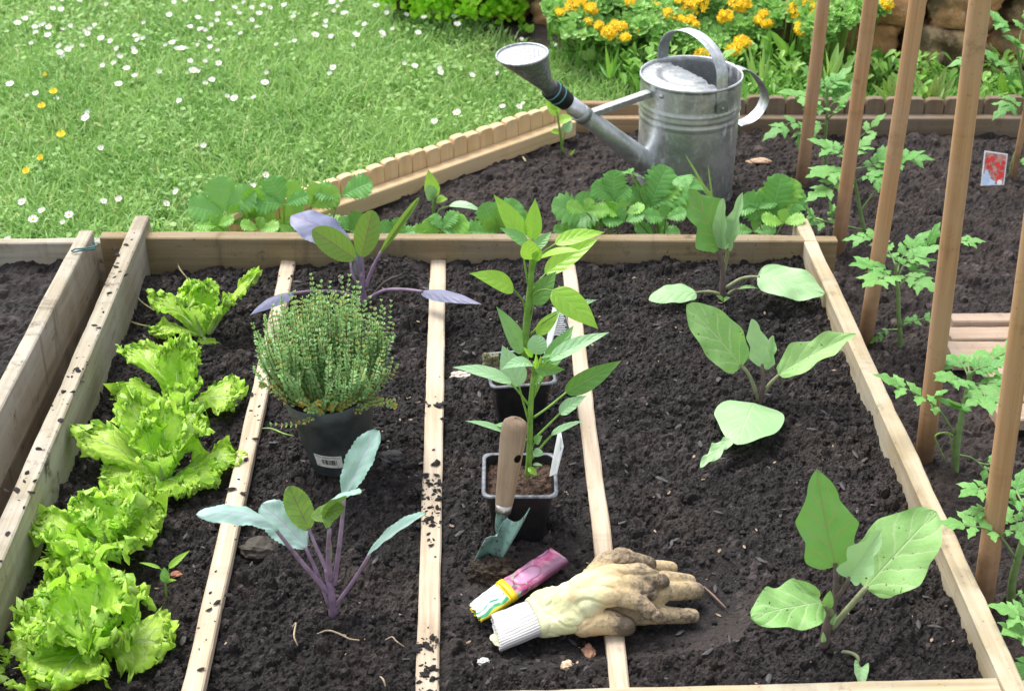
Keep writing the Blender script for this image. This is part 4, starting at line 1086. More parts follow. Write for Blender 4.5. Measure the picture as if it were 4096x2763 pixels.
# ------------------------------------------------------------------ thyme in its round pot
tb = onz('T', 650, 1540, .012)
tr_ = onz('T', 610, 1075, .012 + .125)     # middle of the rim, roughly
px = mpp('T', tb)
RT, RB, HP = .0665, .0460, .126
pc = Vector((ony('T', 640, 1400, tb.y).x + .003, tb.y + RB * .75, .008))
t = thing('flower_pot', 'round charcoal plastic pot with a barcode sticker, holding the thyme', 'plant pot', pc)
tilt = Vector((-.09, .0, 1)).normalized()
mb = MB()
mb.lathe(pc, tilt, [(0, .001), (0, RB - .004), (.003, RB), (HP * .80, RB + (RT - RB) * .74), (HP * .805, RT - .003), (HP * .985, RT), (HP, RT - .0005), (HP, RT - .0035), (HP * .97, RT - .004), (HP * .80, RT - .010), (.01, RB - .004)], 64)
V = mb.v[0]; ax = np.array(tilt)
rel = V - np.array(pc); hh = rel @ ax; ang = np.arctan2(rel[:, 1], rel[:, 0])
k = (hh > .006) & (hh < HP * .80)
rad = rel - hh[:, None] * ax
V[k] += nrmz(rad)[k] * (.0007 * np.sign(np.sin(ang[k] * 16)))[:, None]
mb.build('pot_wall', M['dark_plastic'], t)
mb = MB(); mb.lathe(pc, tilt, [(HP * .93, .001), (HP * .92, RT * .5), (HP * .91, RT - .006)], 24); mb.build('potting_soil', M['pot_soil'], t, None, False)
# sticker wrapped round the pot
lab_c = ony('T', 640, 1430, pc.y - RB)
a0 = math.atan2(-1, (lab_c.x - pc.x) / RB)
def onpot(a, h, off=.0012):
    r = RB + (RT - RB) * .74 * h / (HP * .8) + off + .0007
    return pc + tilt * h + Vector((cos(a), sin(a), 0)) * r
LW, LH0, LH1 = .030, .022, .045
def lab_uv(x, y, off=.0012): return onpot(-pi / 2 - .22 + (x - .5) * LW * 2 / .047 * .62, LH0 + (LH1 - LH0) * y, off)
P = np.array([[tuple(lab_uv(x, y)) for y in np.linspace(0, 1, 5)] for x in np.linspace(0, 1, 15)])
mb = MB(); mb.grid(P); st = mb.build('sticker', mat_plain('off_white_sticker', (.62, .61, .56), .5, .15, 300.), t)
fc = bpy.data.curves.new('lettering', 'FONT'); fc.body = 'THYM CITRON PCT 0.5'; fc.size = 1.0
fo = bpy.data.objects.new('lettering', fc); COL.objects.link(fo)
dg = bpy.context.evaluated_depsgraph_get(); tm = bpy.data.meshes.new_from_object(fo.evaluated_get(dg))
vv = np.zeros(len(tm.vertices) * 3); tm.vertices.foreach_get('co', vv); vv = vv.reshape(-1, 3)
w_ = vv[:, 0].max()
for i, (x, y, z) in enumerate(vv): tm.vertices[i].co = lab_uv(.06 + x / w_ * .88, .80 + y * .15, .0017) - t.location
bpy.data.objects.remove(fo)
tm.materials.append(M['ink']); tm.name = 'lettering'
link_mesh('lettering', tm, (0, 0, 0), st)
mb = MB(); rs_ = random.Random(8); x = .28
while x < .80:
    wbar = rs_.choice((.012, .02, .03)); mb.add([lab_uv(x, .26, .0017), lab_uv(x + wbar, .26, .0017), lab_uv(x + wbar, .68, .0017), lab_uv(x, .68, .0017)], [(0, 1, 2, 3)]); x += wbar + rs_.choice((.012, .02, .03))
mb.add([lab_uv(.1, .10, .0017), lab_uv(.85, .10, .0017), lab_uv(.85, .15, .0017), lab_uv(.1, .15, .0017)], [(0, 1, 2, 3)])
mb.build('barcode', M['ink'], st, None, False)

def thyme():
    rim = pc + tilt * HP * .93
    t = thing('thyme_plant', 'bushy lemon thyme with small green leaves in the round charcoal pot', 'thyme', rim)
    rs = np.random.RandomState(12)
    mbs = MB()
    roots, LP, LD, LT, LN = [], [], [], [], []
    ns = 400
    for i in range(ns):
        r = np.sqrt(rs.rand()); az = rs.rand() * 2 * pi
        low = i < 46
        if low: r = 1.0 + .12 * rs.rand()
        h = (.142 + .020 * rs.randn()) * math.sqrt(max(1 - (.74 * min(r, 1)) ** 2, .05))
        if low: h = .012 + .045 * rs.rand()
        Rt = .094 * r * (1 + .06 * rs.randn())
        b0 = rim + Vector((cos(az), sin(az), 0)) * RT * .72 * r
        tip = rim + Vector((cos(az + .25 * rs.randn()) * Rt, sin(az + .25 * rs.randn()) * Rt, h))
        ctl = rim + Vector((cos(az) * Rt * .98, sin(az) * Rt * .98, h * .38 if not low else h * .9))
        n = 5; pts = [Vector(p) for p in bez(b0, ctl, tip, n + 1)]
        L = (tip - b0).length * 1.06
        mbs.tube(pts, [.0007 - .0003 * k / n for k in range(n + 1)], 4, 0, False)
        nn = int(L / .0070)
        for k in range(nn):
            s = (k + .6) / nn
            if s < .12 and rs.rand() < .5: continue
            a = s * n; q = min(int(a), n - 1); p = pts[q].lerp(pts[q + 1], a - q); dr = (pts[q + 1] - pts[q]).normalized()
            e1 = dr.orthogonal().normalized(); e2 = dr.cross(e1)
            ph = (k % 2) * pi / 2 + rs.rand() * .6
            m = 4
            for j in range(m):
                an = ph + 2 * pi * (j + .3 * rs.randn()) / m
                out = e1 * cos(an) + e2 * sin(an)
                op = .95 if s < .85 else .55
                LP.append(p); LD.append((out * op + dr * (.55 if s < .85 else .8)).normalized()); LN.append((dr - out * .4).normalized())
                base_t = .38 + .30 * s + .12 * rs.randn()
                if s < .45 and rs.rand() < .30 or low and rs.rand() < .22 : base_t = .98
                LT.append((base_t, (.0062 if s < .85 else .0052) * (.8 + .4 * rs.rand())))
    mbs.build('stems', M['herb_stem'], t)
    LP = np.array(LP); LD = np.array(LD); LN = np.array(LN); LT = np.array(LT)
    S = nrmz(np.cross(LD, LN)); N = np.cross(S, LD)
    n = len(LP); V = np.zeros((n, 7, 3)); ln = LT[:, 1][:, None]
    for k, (a, b_) in enumerate(((.05, 0), (.4, .31), (.75, .29), (1.0, 0), (.75, -.29), (.4, -.31), (.5, 0))):
        V[:, k] = LP + LD * ln * a + S * ln * b_ + N * ln * (.08 if b_ else 0)
    b_ = (np.arange(n) * 7)[:, None]
    T3 = np.concatenate([b_ + np.array([[6, i, (i + 1) % 6]]) for i in range(6)])
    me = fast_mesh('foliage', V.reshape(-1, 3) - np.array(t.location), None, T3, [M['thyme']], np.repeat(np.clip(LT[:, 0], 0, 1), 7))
    link_mesh('foliage', me, (0, 0, 0), t)
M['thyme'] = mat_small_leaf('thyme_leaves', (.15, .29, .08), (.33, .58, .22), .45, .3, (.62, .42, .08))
thyme()

# ------------------------------------------------------------------ trowel
gy = onz('H', 960, 790, .012).y
t = thing('hand_trowel', 'garden trowel with worn wooden handle and green blade stuck in the soil', 'trowel', ony('H', 960, 800, gy))
hp = lambda x, y, dy=0.: ony('H', x, y, gy + dy)
h0, h1 = hp(1040, 428, .025), hp(1118, -145, .055)
ax = (h1 - h0); HL = ax.length; ax.normalize()
mb = MB()
mb.lathe(h0, ax, [(0, .0005), (0, .0095), (.004, .0112), (HL * .12, .0125), (HL * .45, .0148), (HL * .75, .0172), (HL * .90, .0172), (HL * .96, .0150), (HL * .99, .0095), (HL, .0015)], 28, 0, None, True)
M['handle'] = mat_wood('worn_ash_handle', (.36, .25, .16), (.22, .145, .09), (.40, .32, .26), .5, .5, 1.6, 1.2, (.10, .065, .045), False)
X = ax; Yv = X.orthogonal().normalized(); Zv = X.cross(Yv)
Mx = Matrix(((X.x, Yv.x, Zv.x, h0.x), (X.y, Yv.y, Zv.y, h0.y), (X.z, Yv.z, Zv.z, h0.z), (0, 0, 0, 1)))
hd = mb.build('handle', M['handle'], t, None, True, Mx)
cyl = MB(); hq = h0 + ax * (HL * .604); dv = tocam(hq) + RGT * .75; dv = (dv - ax * dv.dot(ax)).normalized(); hc = hq + dv * .0159
cyl.lathe(hc - dv * .006, dv, [(0, .0058), (.03, .0058)], 18, 0, None, True)
co = cyl.build('cutter', M['handle'], None, (0, 0, 0))
bo = hd.modifiers.new('hole', 'BOOLEAN'); bo.object = co; bo.operation = 'DIFFERENCE'; bo.solver = 'EXACT'
baked(hd); bpy.data.objects.remove(co)
mb = MB(); mb.lathe(h0 - ax * .004, ax, [(0, .0085), (0, .0105), (.012, .0118), (.012, .0095)], 24); mb.build('ferrule', mat_plain('worn_steel_ferrule', (.45, .43, .41), .35, .3, 80., .9), t)
M['trowel'] = None
tt = NT('green_trowel_paint'); o_ = tt.obj(); nz = tt.noise(o_, 85., 5, .75)
tt_c = tt.mix(tt.sm(nz, .52, .62), (.12, .22, .19), (.05, .04, .034)); tt_c = tt.mix(tt.sm(tt.noise(o_, 25., 3), .55, .8), tt_c, (.19, .30, .27))
M['trowel'] = tt.done(tt.bsdf(tt_c, .42, tt.bump(nz, .15)))
mb = MB()
stalk(mb, [h0 - ax * .002, hp(1025, 500, .024), hp(1022, 560, .022), hp(1045, 610, .02)], .0085, .0065, 0, 10)
mb.build('neck', M['trowel'], t)
rows = [((930, 610), (1207, 418), .030), ((905, 655), (1175, 485), .028), ((880, 705), (1135, 560), .024), ((855, 760), (1095, 630), .018), ((832, 815), (1055, 700), .012), ((850, 870), (1000, 790), .006), ((900, 900), (950, 870), .002)]
NV = 15
P = np.zeros((len(rows), NV, 3))
top_row = [(930, 610), (965, 596), (1000, 598), (1012, 575), (1020, 540), (1040, 505), (1062, 482), (1082, 496), (1104, 506), (1125, 507), (1145, 500), (1162, 485), (1178, 466), (1193, 443), (1207, 418)]
for i, (a, b_, dep) in enumerate(rows):
    pa, pb_ = hp(*a, -.006 * (1 - i / 6)), hp(*b_, -.030 * (1 - i / 6))
    for j in range(NV):
        s = j / (NV - 1); q = pa.lerp(pb_, s)
        bend = (1 - (2 * s - 1) ** 2)
        q = q - tocam(q) * dep * bend
        if i == 0: q = hp(*top_row[j], -.006 - .024 * s) - tocam(q) * dep * bend
        P[i, j] = q
mb = MB(); mb.grid(P)
bl = mb.build('blade', M['trowel'], t)
md = bl.modifiers.new('t', 'SOLIDIFY'); md.thickness = .0014; md.offset = 0; baked(bl)
# clod on the blade
def clod(name, c, r, seed, mat, sq=(1, .8, .6), parent=None, sub=3):
    bm = bmesh.new(); bmesh.ops.create_icosphere(bm, subdivisions=sub, radius=1)
    for v in bm.verts:
        d = v.co.normalized(); k = 1 + .35 * mnoise.noise(d * 2 + Vector((seed, 0, 0))) + .22 * mnoise.noise(d * 5 + Vector((seed, 3, 0))) + .12 * mnoise.noise(d * 12 + Vector((seed, 3, 8)))
        v.co = Vector((d.x * sq[0], d.y * sq[1], d.z * sq[2])) * k * r
    me = bpy.data.meshes.new(name); bm.to_mesh(me); bm.free(); me.materials.append(mat)
    return link_mesh(name, me, c, parent)
M['clod'] = mat_soil('brown_clod', (.022, .015, .011), (.075, .05, .034), (.10, .07, .045))
c_ = hp(965, 800, -.012); c_.z = .014
tag(clod('soil_clod', c_, .026, 3, M['clod'], (1.3, .8, .75), None, 5), 'brown clod of soil in the trowel blade', 'soil clod')

# ------------------------------------------------------------------ seed packet
def packet():
    z0 = .022
    A = onz('H', 862, 1078, z0); B = onz('H', 1388, 726, z0 + .006)
    t = thing('seed_packet', 'torn folded seed packet with purple red picture lying by the gloves', 'seed packet', A)
    d = (B - A); L = d.length; d.normalize(); s = Vector((-d.y, d.x, 0)).normalized(); up = s.cross(-d).normalized()
    if up.z < 0: up = -up
    nu, nv = 60, 40; hw = .0185
    P = np.zeros((nu, nv, 3)); UV = np.zeros((nu, nv, 2))
    for i in range(nu):
        u = i / (nu - 1)
        for j in range(nv):
            a = 2 * pi * j / nv
            f = 1.0 - .10 * max(0, .3 - u)
            x = hw * f * np.sign(cos(a)) * abs(cos(a)) ** .8; zz = (.0075 - .004 * max(0, 1 - u / .35)) * np.sign(sin(a)) * abs(sin(a)) ** .6
            e = 0
            if u < .02: e = .010 * mnoise.noise(Vector((x * 220, zz * 50, 3)))
            zz += .0012 * mnoise.noise(Vector((u * 16, x * 90, 7.))) + .0016 * mnoise.noise(Vector((u * 6, x * 40, 2.)))
            q = A + d * (u * L + e + (x * .25 if u < .5 else 0) * (1 - u * 2)) + s * x + up * zz
            P[i, j] = q; UV[i, j] = (u, .5 + x / hw * .5 if sin(a) >= 0 else -.5)
    mb = MB(); mb.grid(P, UV, 0, None, True)
    n = nv
    mb.f.append(tuple((nu - 1) * n + j for j in range(n))); mb.m.append(0)
    k = NT('seed_packet_print'); uv = k.n('SeparateXYZ', {0: k.n('TexCoord').outputs['UV']}); u, v = uv.outputs[0], uv.outputs[1]
    o = k.obj(); nz = k.noise(o, 45., 4, .6, .8)
    vec = k.n('CombineXYZ', {0: k.math('MULTIPLY', u, 7.), 1: k.math('MULTIPLY', v, 2.4), 2: 0.}).outputs[0]
    vo = k.n('TexVoronoi', {'Vector': vec, 'Scale': .75}); ds = vo.outputs['Distance']
    c = k.mix(k.sm(nz, .3, .7), (.36, .04, .14), (.60, .30, .46))
    c = k.mix(k.sm(ds, .55, .25), c, (.50, .26, .42))
    c = k.mix(k.math('MULTIPLY', k.sm(ds, .60, .50), k.sm(ds, .44, .50)), c, (.20, .05, .12))
    c = k.mix(k.math('MULTIPLY', k.sm(u, .62, .8), k.sm(v, .6, .25)), c, (.16, .06, .12))
    c = k.mix(k.math('MULTIPLY', k.sm(k.noise(o, 110., 2), .55, .62), k.sm(u, .62, .52)), c, (.25, .40, .22))
    c = k.mix(k.sm(u, .395, .390), c, (.85, .58, .02))
    wh = k.mix(k.sm(k.noise(o, 230., 2), .66, .70), (.82, .84, .86), (.05, .05, .06))
    c = k.mix(k.sm(u, .315, .310), c, wh)
    wav = k.math('ADD', v, k.math('MULTIPLY', k.math('SINE', k.math('MULTIPLY', u, 30.)), .04))
    gmask = k.math('MULTIPLY', k.sm(u, .315, .310), k.sm(wav, .42, .40))
    c = k.mix(gmask, c, (.03, .28, .12))
    c = k.mix(k.math('MULTIPLY', gmask, k.math('MULTIPLY', k.sm(wav, .20, .24), k.sm(wav, .34, .30))), c, (.62, .75, .78))
    c = k.mix(k.math('MULTIPLY', gmask, k.sm(wav, .10, .07)), c, (.62, .50, .03))
    m_ = k.done(k.bsdf(c, .25, k.bump(nz, .25, .002), 0, .6))
    o = mb.build('wrapper', m_, t)
    # the raised yellow band
    mb = MB(); P = np.zeros((2, 14, 3))
    for j in range(14):
        a = pi * (j + .0) / 13
        for i, u in enumerate((.335, .395)):
            x = hw * 1.04 * cos(a); zz = (.0115) * abs(sin(a)) ** .5 + .0015 - .003
            P[i, j] = A + d * (u * L + x * .18) + s * x + up * zz
    mb.grid(P); bd = mb.build('paper_band', mat_plain('yellow_paper_band', (.85, .60, .02), .35, .1), t)
    md = bd.modifiers.new('t', 'SOLIDIFY'); md.thickness = .0007; baked(bd)
packet()
# ------------------------------------------------------------------ gardening gloves
def glove_material():
    t = NT('glove_leather'); o = t.obj(); tone = t.attr()
    n1 = t.noise(o, 75., 5, .75); n2 = t.noise(o, 240., 4, .7); n3 = t.noise(o, 18., 3, .6)
    c = t.mix(t.sm(n3, .35, .7), (.62, .62, .33), (.70, .68, .44))
    c = t.mix(t.math('MULTIPLY', t.sm(tone, .15, .6), 1.), c, t.mix(t.sm(n1, .3, .7), (.50, .37, .19), (.60, .47, .27)))
    # ingrained dirt: more towards the finger tips, clotted
    d = t.math('ADD', t.math('MULTIPLY', tone, .25), t.math('ADD', t.math('MULTIPLY', n1, .55), t.math('MULTIPLY', n2, .25)))
    c = t.mix(t.math('MULTIPLY', t.sm(d, .56, .72), .75), c, (.20, .155, .115))
    c = t.mix(t.math('MULTIPLY', t.sm(d, .70, .78), .8), c, (.055, .04, .03))
    h = t.math('ADD', t.math('MULTIPLY', n1, .6), t.math('ADD', n2, t.math('MULTIPLY', t.sm(d, .68, .76), .8)))
    return t.done(t.bsdf(c, .7, t.bump(h, .45, .003), 0, .3))
def cuff_material():
    t = NT('knitted_cuff'); uv = t.n('SeparateXYZ', {0: t.n('TexCoord').outputs['UV']})
    w1 = t.math('ABSOLUTE', t.math('SINE', t.math('MULTIPLY', uv.outputs[1], 100.)))
    w2 = t.math('ABSOLUTE', t.math('SINE', t.math('MULTIPLY', uv.outputs[0], 1700.)))
    h = t.math('ADD', w1, t.math('MULTIPLY', w2, .4))
    c = t.mix(t.sm(h, .1, .8), (.26, .255, .25), (.56, .55, .54))
    c = t.mix(t.math('MULTIPLY', t.sm(t.noise(t.obj(), 30., 4), .55, .75), .25), c, (.45, .38, .30))
    return t.done(t.bsdf(c, .9, t.bump(h, .6, .0015), 0, .15))
M['glove'] = glove_material(); M['cuff'] = cuff_material()
jp = lambda x, y, z: onz('J', x, y, z + .004)

def glove(name, lab, bones, cuff=None, vox=.0021, seed=0, wr=.0016):
    """bones: (p0, p1, r0, r1, tone0, tone1) as J pixels with height z; one skin is grown over all of them"""
    org = jp(1100, 700, .02)
    t = thing(name, lab, 'glove', org, 'pair of soiled leather gloves')
    mb = MB(); segs = []
    for a, b, r0, r1, t0, t1 in bones:
        A, B = jp(*a), jp(*b); mb.capsule(A, B, r0, r1, 14); segs.append((np.array(A), np.array(B), r0, r1, t0, t1))
    o = mb.build('leather_shell', M['glove'], t)
    r = o.modifiers.new('r', 'REMESH'); r.mode = 'VOXEL'; r.voxel_size = vox; r.use_smooth_shade = True
    sm = o.modifiers.new('s', 'SMOOTH'); sm.factor = .5; sm.iterations = 5
    baked(o)
    me = o.data; n = len(me.vertices)
    V = np.zeros(n * 3); me.vertices.foreach_get('co', V); V = V.reshape(-1, 3) + np.array(org)
    best = np.full(n, 9.); tone = np.zeros(n); wsum = np.zeros(n)
    for A, B, r0, r1, t0, t1 in segs:
        d = B - A; q = np.clip(((V - A) @ d) / d.dot(d), 0, 1)
        dist = np.linalg.norm(V - (A + q[:, None] * d), axis=1) - (r0 + (r1 - r0) * q)
        w = np.exp(-np.maximum(dist, -.004) / .003); tone += w * (t0 + (t1 - t0) * q); wsum += w
    tone = tone / wsum
    Nn = np.zeros(n * 3); me.vertices.foreach_get('normal', Nn); Nn = Nn.reshape(-1, 3)
    disp = np.zeros(n)
    for i in range(n):
        p = Vector(V[i])
        disp[i] = mnoise.noise(Vector((p.x * 34, p.y * 60, p.z * 60 + seed))) * wr + mnoise.noise(Vector((p.x * 130, p.y * 130, p.z * 130 + seed))) * wr * .35
        disp[i] -= wr * .9 * max(0, 1 - abs(mnoise.noise(Vector((p.x * 22 + 5, p.y * 40, p.z * 40 + seed)))) * 9)
    V2 = V + Nn * disp[:, None] - np.array(org)
    me.vertices.foreach_set('co', V2.astype(np.float32).reshape(-1))
    if 'tone' in me.attributes: me.attributes.remove(me.attributes['tone'])
    at = me.attributes.new('tone', 'FLOAT', 'POINT'); at.data.foreach_set('value', tone.astype(np.float32))
    me.polygons.foreach_set('use_smooth', [True] * len(me.polygons)); me.materials.clear(); me.materials.append(M['glove']); me.update()
    return t

# the lower glove lies flat, palm hidden, its fingers spread to the right
glove('work_glove', 'lower leather glove with tan fingers and a dirty thumb, lying across the slat', [
    ((1180, 560, .034), (1480, 420, .034), .020, .017, 0.80, 0.90), ((1150, 640, .034), (1520, 520, .035), .021, .018, 0.80, 0.90),
    ((1130, 700, .034), (1540, 640, .034), .021, .017, 0.80, 0.90), ((1120, 780, .030), (1480, 745, .028), .020, .016, 0.80, 0.90),
    ((1480, 415, .036), (1720, 365, .036), .0155, .0118, 0.85, 0.90), ((1720, 365, .036), (1865, 368, .030), .0118, .0098, 0.90, 0.95),
    ((1530, 520, .037), (1800, 455, .042), .0150, .0118, 0.85, 0.95), ((1800, 455, .042), (2020, 470, .030), .0118, .0098, 0.95, 1.05),
    ((1550, 640, .036), (1850, 555, .045), .0165, .0128, 0.85, 0.95), ((1850, 555, .045), (2080, 555, .026), .0128, .0112, 0.95, 1.15),
    ((1500, 750, .028), (1780, 760, .025), .0155, .0118, 0.90, 1.10), ((1780, 760, .025), (2050, 766, .019), .0118, .0100, 1.10, 1.22),
    ((1120, 840, .034), (1320, 815, .036), .0160, .0165, 0.75, 0.85), ((1320, 815, .036), (1485, 850, .034), .0165, .0135, 0.90, 1.70)], None, seed=3, wr=.0011)
# the upper glove is crumpled on it, knitted cuff towards the camera
glove('work_glove', 'upper pale yellow leather glove with a white knitted cuff and crumpled muddy fingers', [
    ((770, 650, .034), (1150, 560, .056), .016, .020, 0.00, 0.05), ((780, 760, .030), (1120, 680, .052), .018, .021, 0.00, 0.08),
    ((790, 860, .024), (1060, 790, .040), .015, .018, 0.05, 0.20), ((800, 700, .034), (1000, 640, .052), .017, .021, 0.00, 0.00),
    ((1120, 560, .060), (1380, 450, .068), .022, .020, 0.05, 0.65), ((1100, 640, .056), (1370, 540, .066), .021, .019, 0.05, 0.30),
    ((1150, 500, .050), (1300, 340, .060), .014, .015, 0.20, 1.09),
    ((1300, 350, .062), (1480, 270, .066), .014, .0125, 1.01, 1.30), ((1480, 275, .066), (1680, 335, .058), .0125, .0100, 1.23, 1.45),
    ((1180, 400, .048), (1330, 300, .056), .010, .012, 0.80, 1.16), ((1330, 290, .056), (1460, 250, .056), .012, .010, 1.01, 1.23),
    ((1390, 430, .070), (1600, 400, .072), .0145, .0130, 0.72, 1.16), ((1600, 400, .072), (1790, 480, .062), .0130, .0105, 1.16, 1.45),
    ((1400, 500, .066), (1580, 500, .066), .0150, .0120, 0.65, 1.09), ((1580, 500, .066), (1700, 575, .056), .0120, .0090, 1.16, 1.45),
    ((1150, 610, .062), (1420, 590, .066), .0165, .0140, 0.15, 0.87), ((1420, 590, .066), (1600, 660, .056), .0140, .0120, 0.94, 1.23), ((1600, 660, .056), (1745, 765, .046), .0120, .0098, 1.23, 1.38),
    ((960, 700, .052), (1060, 610, .064), .0110, .0125, 0.30, 0.87), ((1060, 610, .064), (1200, 610, .066), .0115, .0110, 0.87, 0.30),
    ((980, 740, .046), (1060, 800, .036), .0105, .0100, 0.20, 0.40), ((1080, 760, .044), (1240, 720, .050), .0115, .0100, 0.30, 0.87)], None, seed=9, wr=.0024)
top_glove = bpy.data.objects['work_glove.001']
# knitted cuff: a flattened sleeve with a turned, thick end
def cuff():
    mb = MB()
    A, B = jp(742, 768, .030), jp(392, 905, .020)
    d = (B - A).normalized(); s = Vector((-d.y, d.x, 0)).normalized(); up = Vector((0, 0, 1))
    L = (B - A).length; nu, nv = 30, 48
    prof_ = [(k / 22, 1.) for k in range(23)] + [(1.01, .98), (1.005, .92), (.96, .88), (.90, .86), (.84, .85), (.78, .84), (.70, .83)]
    P = np.zeros((len(prof_), nv, 3)); UV = np.zeros((len(prof_), nv, 2))
    for i, (u, k) in enumerate(prof_):
        for j in range(nv):
            a = 2 * pi * j / nv
            w = .0285 * k * (1 + .05 * u); h = (.0125 - .003 * u) * k
            x = w * np.sign(cos(a)) * abs(cos(a)) ** .9; z = h * np.sign(sin(a)) * abs(sin(a)) ** .8
            z += .0014 * mnoise.noise(Vector((x * 120, u * 3, 4. if sin(a) > 0 else 9.)))
            e = x * .14 + .0015 * mnoise.noise(Vector((j * .5, 2, 3)))
            P[i, j] = A + d * (u * L + e * u) + s * x + up * z; UV[i, j] = (u * L, j / nv)
    mb.grid(P, UV, 0, None, True)
    o = mb.build('knitted_cuff', M['cuff'], top_glove)
    md = o.modifiers.new('t', 'SOLIDIFY'); md.thickness = .0016; md.offset = 0; baked(o)
    # hem of the leather over the cuff
    mb = MB(); prof_ = [(-.03, .95), (-.028, 1.06), (.002, 1.10), (.006, 1.07), (.012, 1.10), (.017, 1.06), (.018, .98)]
    P = np.zeros((len(prof_), nv, 3))
    for i, (u, k) in enumerate(prof_):
        for j in range(nv):
            a = 2 * pi * j / nv; kk = k + .03 * mnoise.noise(Vector((j * .9, u * 90, 1)))
            x = .0285 * kk * np.sign(cos(a)) * abs(cos(a)) ** .9; z = .0135 * kk * np.sign(sin(a)) * abs(sin(a)) ** .8
            P[i, j] = A - d * .008 + d * u * .8 + s * x + up * (z + (.006 if u < 0 else .001))
    mb.grid(P, None, 0, None, True); o = mb.build('hem', M['glove'], top_glove)
    md = o.modifiers.new('t', 'SOLIDIFY'); md.thickness = .0012; md.offset = 0; baked(o)
    # a loose tongue of lining
    mb = MB(); leaf(mb, jp(480, 1020, .012), jp(340, 930, .016), .022, Vector((0, 0, 1)), 'strap', .1, .2, .1, nu=14, nv=8)
    mb.build('lining', mat_plain('pale_green_lining', (.55, .56, .40), .95, .2, 300.), top_glove)
cuff()

# ------------------------------------------------------------------ strawberries
def trifoliate(P, f, j, tips, bright=False, root=None, dy=0., up=.45, w=.92, stalk_to=None):
    """a leaf of three toothed leaflets joined at j; tips: (x, y, dy, k) with k scaling the width"""
    mb = MB(); J = P.p(f, j[0], j[1], dy)
    for i, (x, y, dd, k) in enumerate(tips):
        x, y = j[0] + (x - j[0]) * 1.15, j[1] + (y - j[1]) * 1.15
        T = P.p(f, x, y, dy + dd); mid = (J + T) / 2
        n = tocam(mid) * (1 - up) + Vector((0, 0, 1)) * up
        L = (T - J).length
        leaf(mb, J + (T - J) * .03, T, max(L * w * k, .022 * k), n, 'obov', .06, .22, .05, 3., (.30, 8), nu=64, nv=12, seed=int(x) + i, droop=.12)
    if stalk_to is None: stalk_to = (P.b.x + (J.x - P.b.x) * .2, P.b.y, P.b.z)
    r = Vector(stalk_to); m = r.lerp(J, .6) + Vector((0, 0, .01))
    stalk(mb, [r, m, J], .0016, .0012, 1, 6)
    mb.build('leaf', [M['straw_y' if bright else 'straw'], M['straw_stem']], P.o)
sb = lambda f, x, Y: Vector((ony(f, x, 500 if f != 'C' else 1450, Y).x, Y, soil_at(ony(f, x, 500 if f != 'C' else 1450, Y).x, Y) - .003))
Sg = 'strawberry plants behind the back board'
P = Plant('strawberry_plant', 'strawberry plant at the left end, leaning over the corner of the edging', 'strawberry', sb('N', 500, 2.56), Sg)
trifoliate(P, 'N', (392, 392), [(338, 148, .02, 1.05), (138, 345, -.02, 1.0), (590, 235, .0, .9)], up=.3)
trifoliate(P, 'N', (598, 440), [(430, 385, -.02, .9), (612, 225, .0, .8), (650, 300, .01, .8)], True, up=.0)
trifoliate(P, 'N', (470, 430), [(300, 520, -.03, 1.), (420, 560, -.03, 1.), (500, 470, -.02, .8)], True, up=.1)
trifoliate(P, 'N', (440, 540), [(180, 530, -.01, .8), (330, 560, -.02, .8), (580, 490, 0, .7)], True, up=.5)
P = Plant('strawberry_plant', 'strawberry plant with the tallest round leaf, second from the left end', 'strawberry', sb('N', 830, 2.57), Sg)
trifoliate(P, 'N', (845, 325), [(745, 138, .02, 1.05), (628, 305, -.02, 1.0), (1015, 265, .0, .8)], up=.35)
trifoliate(P, 'N', (812, 480), [(640, 385, .0, .9), (955, 335, .01, .9), (880, 540, -.02, .9)], True, up=.0)
trifoliate(P, 'N', (700, 510), [(610, 460, .0, .9), (900, 520, .0, .9), (780, 545, -.02, .9)], True, up=.2)
P = Plant('strawberry_plant', 'strawberry plant behind the purple kohlrabi leaf, third from the left end', 'strawberry', sb('N', 1150, 2.60), Sg)
trifoliate(P, 'N', (1040, 340), [(868, 185, .01, .8), (1245, 240, .0, .9), (1090, 180, .01, .8)], True, up=.1)
trifoliate(P, 'N', (1285, 265), [(1495, 165, .01, 1.0), (1115, 215, .01, 1.1), (1215, 345, -.01, .8)], up=.4)
trifoliate(P, 'N', (930, 520), [(850, 450, .0, .9), (1010, 430, .01, .9), (1060, 520, .0, .9)], up=.4)
trifoliate(P, 'N', (1350, 530), [(1300, 430, .02, 1.), (1440, 410, .0, 1.), (1400, 520, .0, .9)], up=.3)
P = Plant('strawberry_plant', 'low strawberry plant peeping over the back board beside the small pepper', 'strawberry', sb('N', 2030, 2.52), Sg)
trifoliate(P, 'N', (2040, 585), [(1855, 540, .0, .9), (1950, 460, .01, 1.1), (2240, 470, .0, 1.1)], True, up=.35)
trifoliate(P, 'N', (2070, 520), [(2000, 420, .02, .9), (2170, 405, .01, .9), (2230, 560, -.01, .9)], up=.5)
trifoliate(P, 'N', (1700, 575), [(1600, 480, .0, 1.), (1840, 535, .0, .9), (1745, 450, .01, 1.)], up=.5)
P = Plant('strawberry_plant', 'small strawberry plant half hidden behind the tall pepper top', 'strawberry', sb('V', 1120, 2.52), Sg)
trifoliate(P, 'B', (1000, 1465), [(805, 1455, .0, .9), (925, 1300, .01, 1.), (1120, 1290, .01, 1.)], up=.4)
trifoliate(P, 'B', (1000, 1450), [(930, 1390, -.01, .9), (1070, 1330, .0, .9), (1175, 1360, .0, .8)], True, up=.1)
P = Plant('strawberry_plant', 'bushy strawberry plant in front of the watering can spout', 'strawberry', sb('V', 1385, 2.55), Sg)
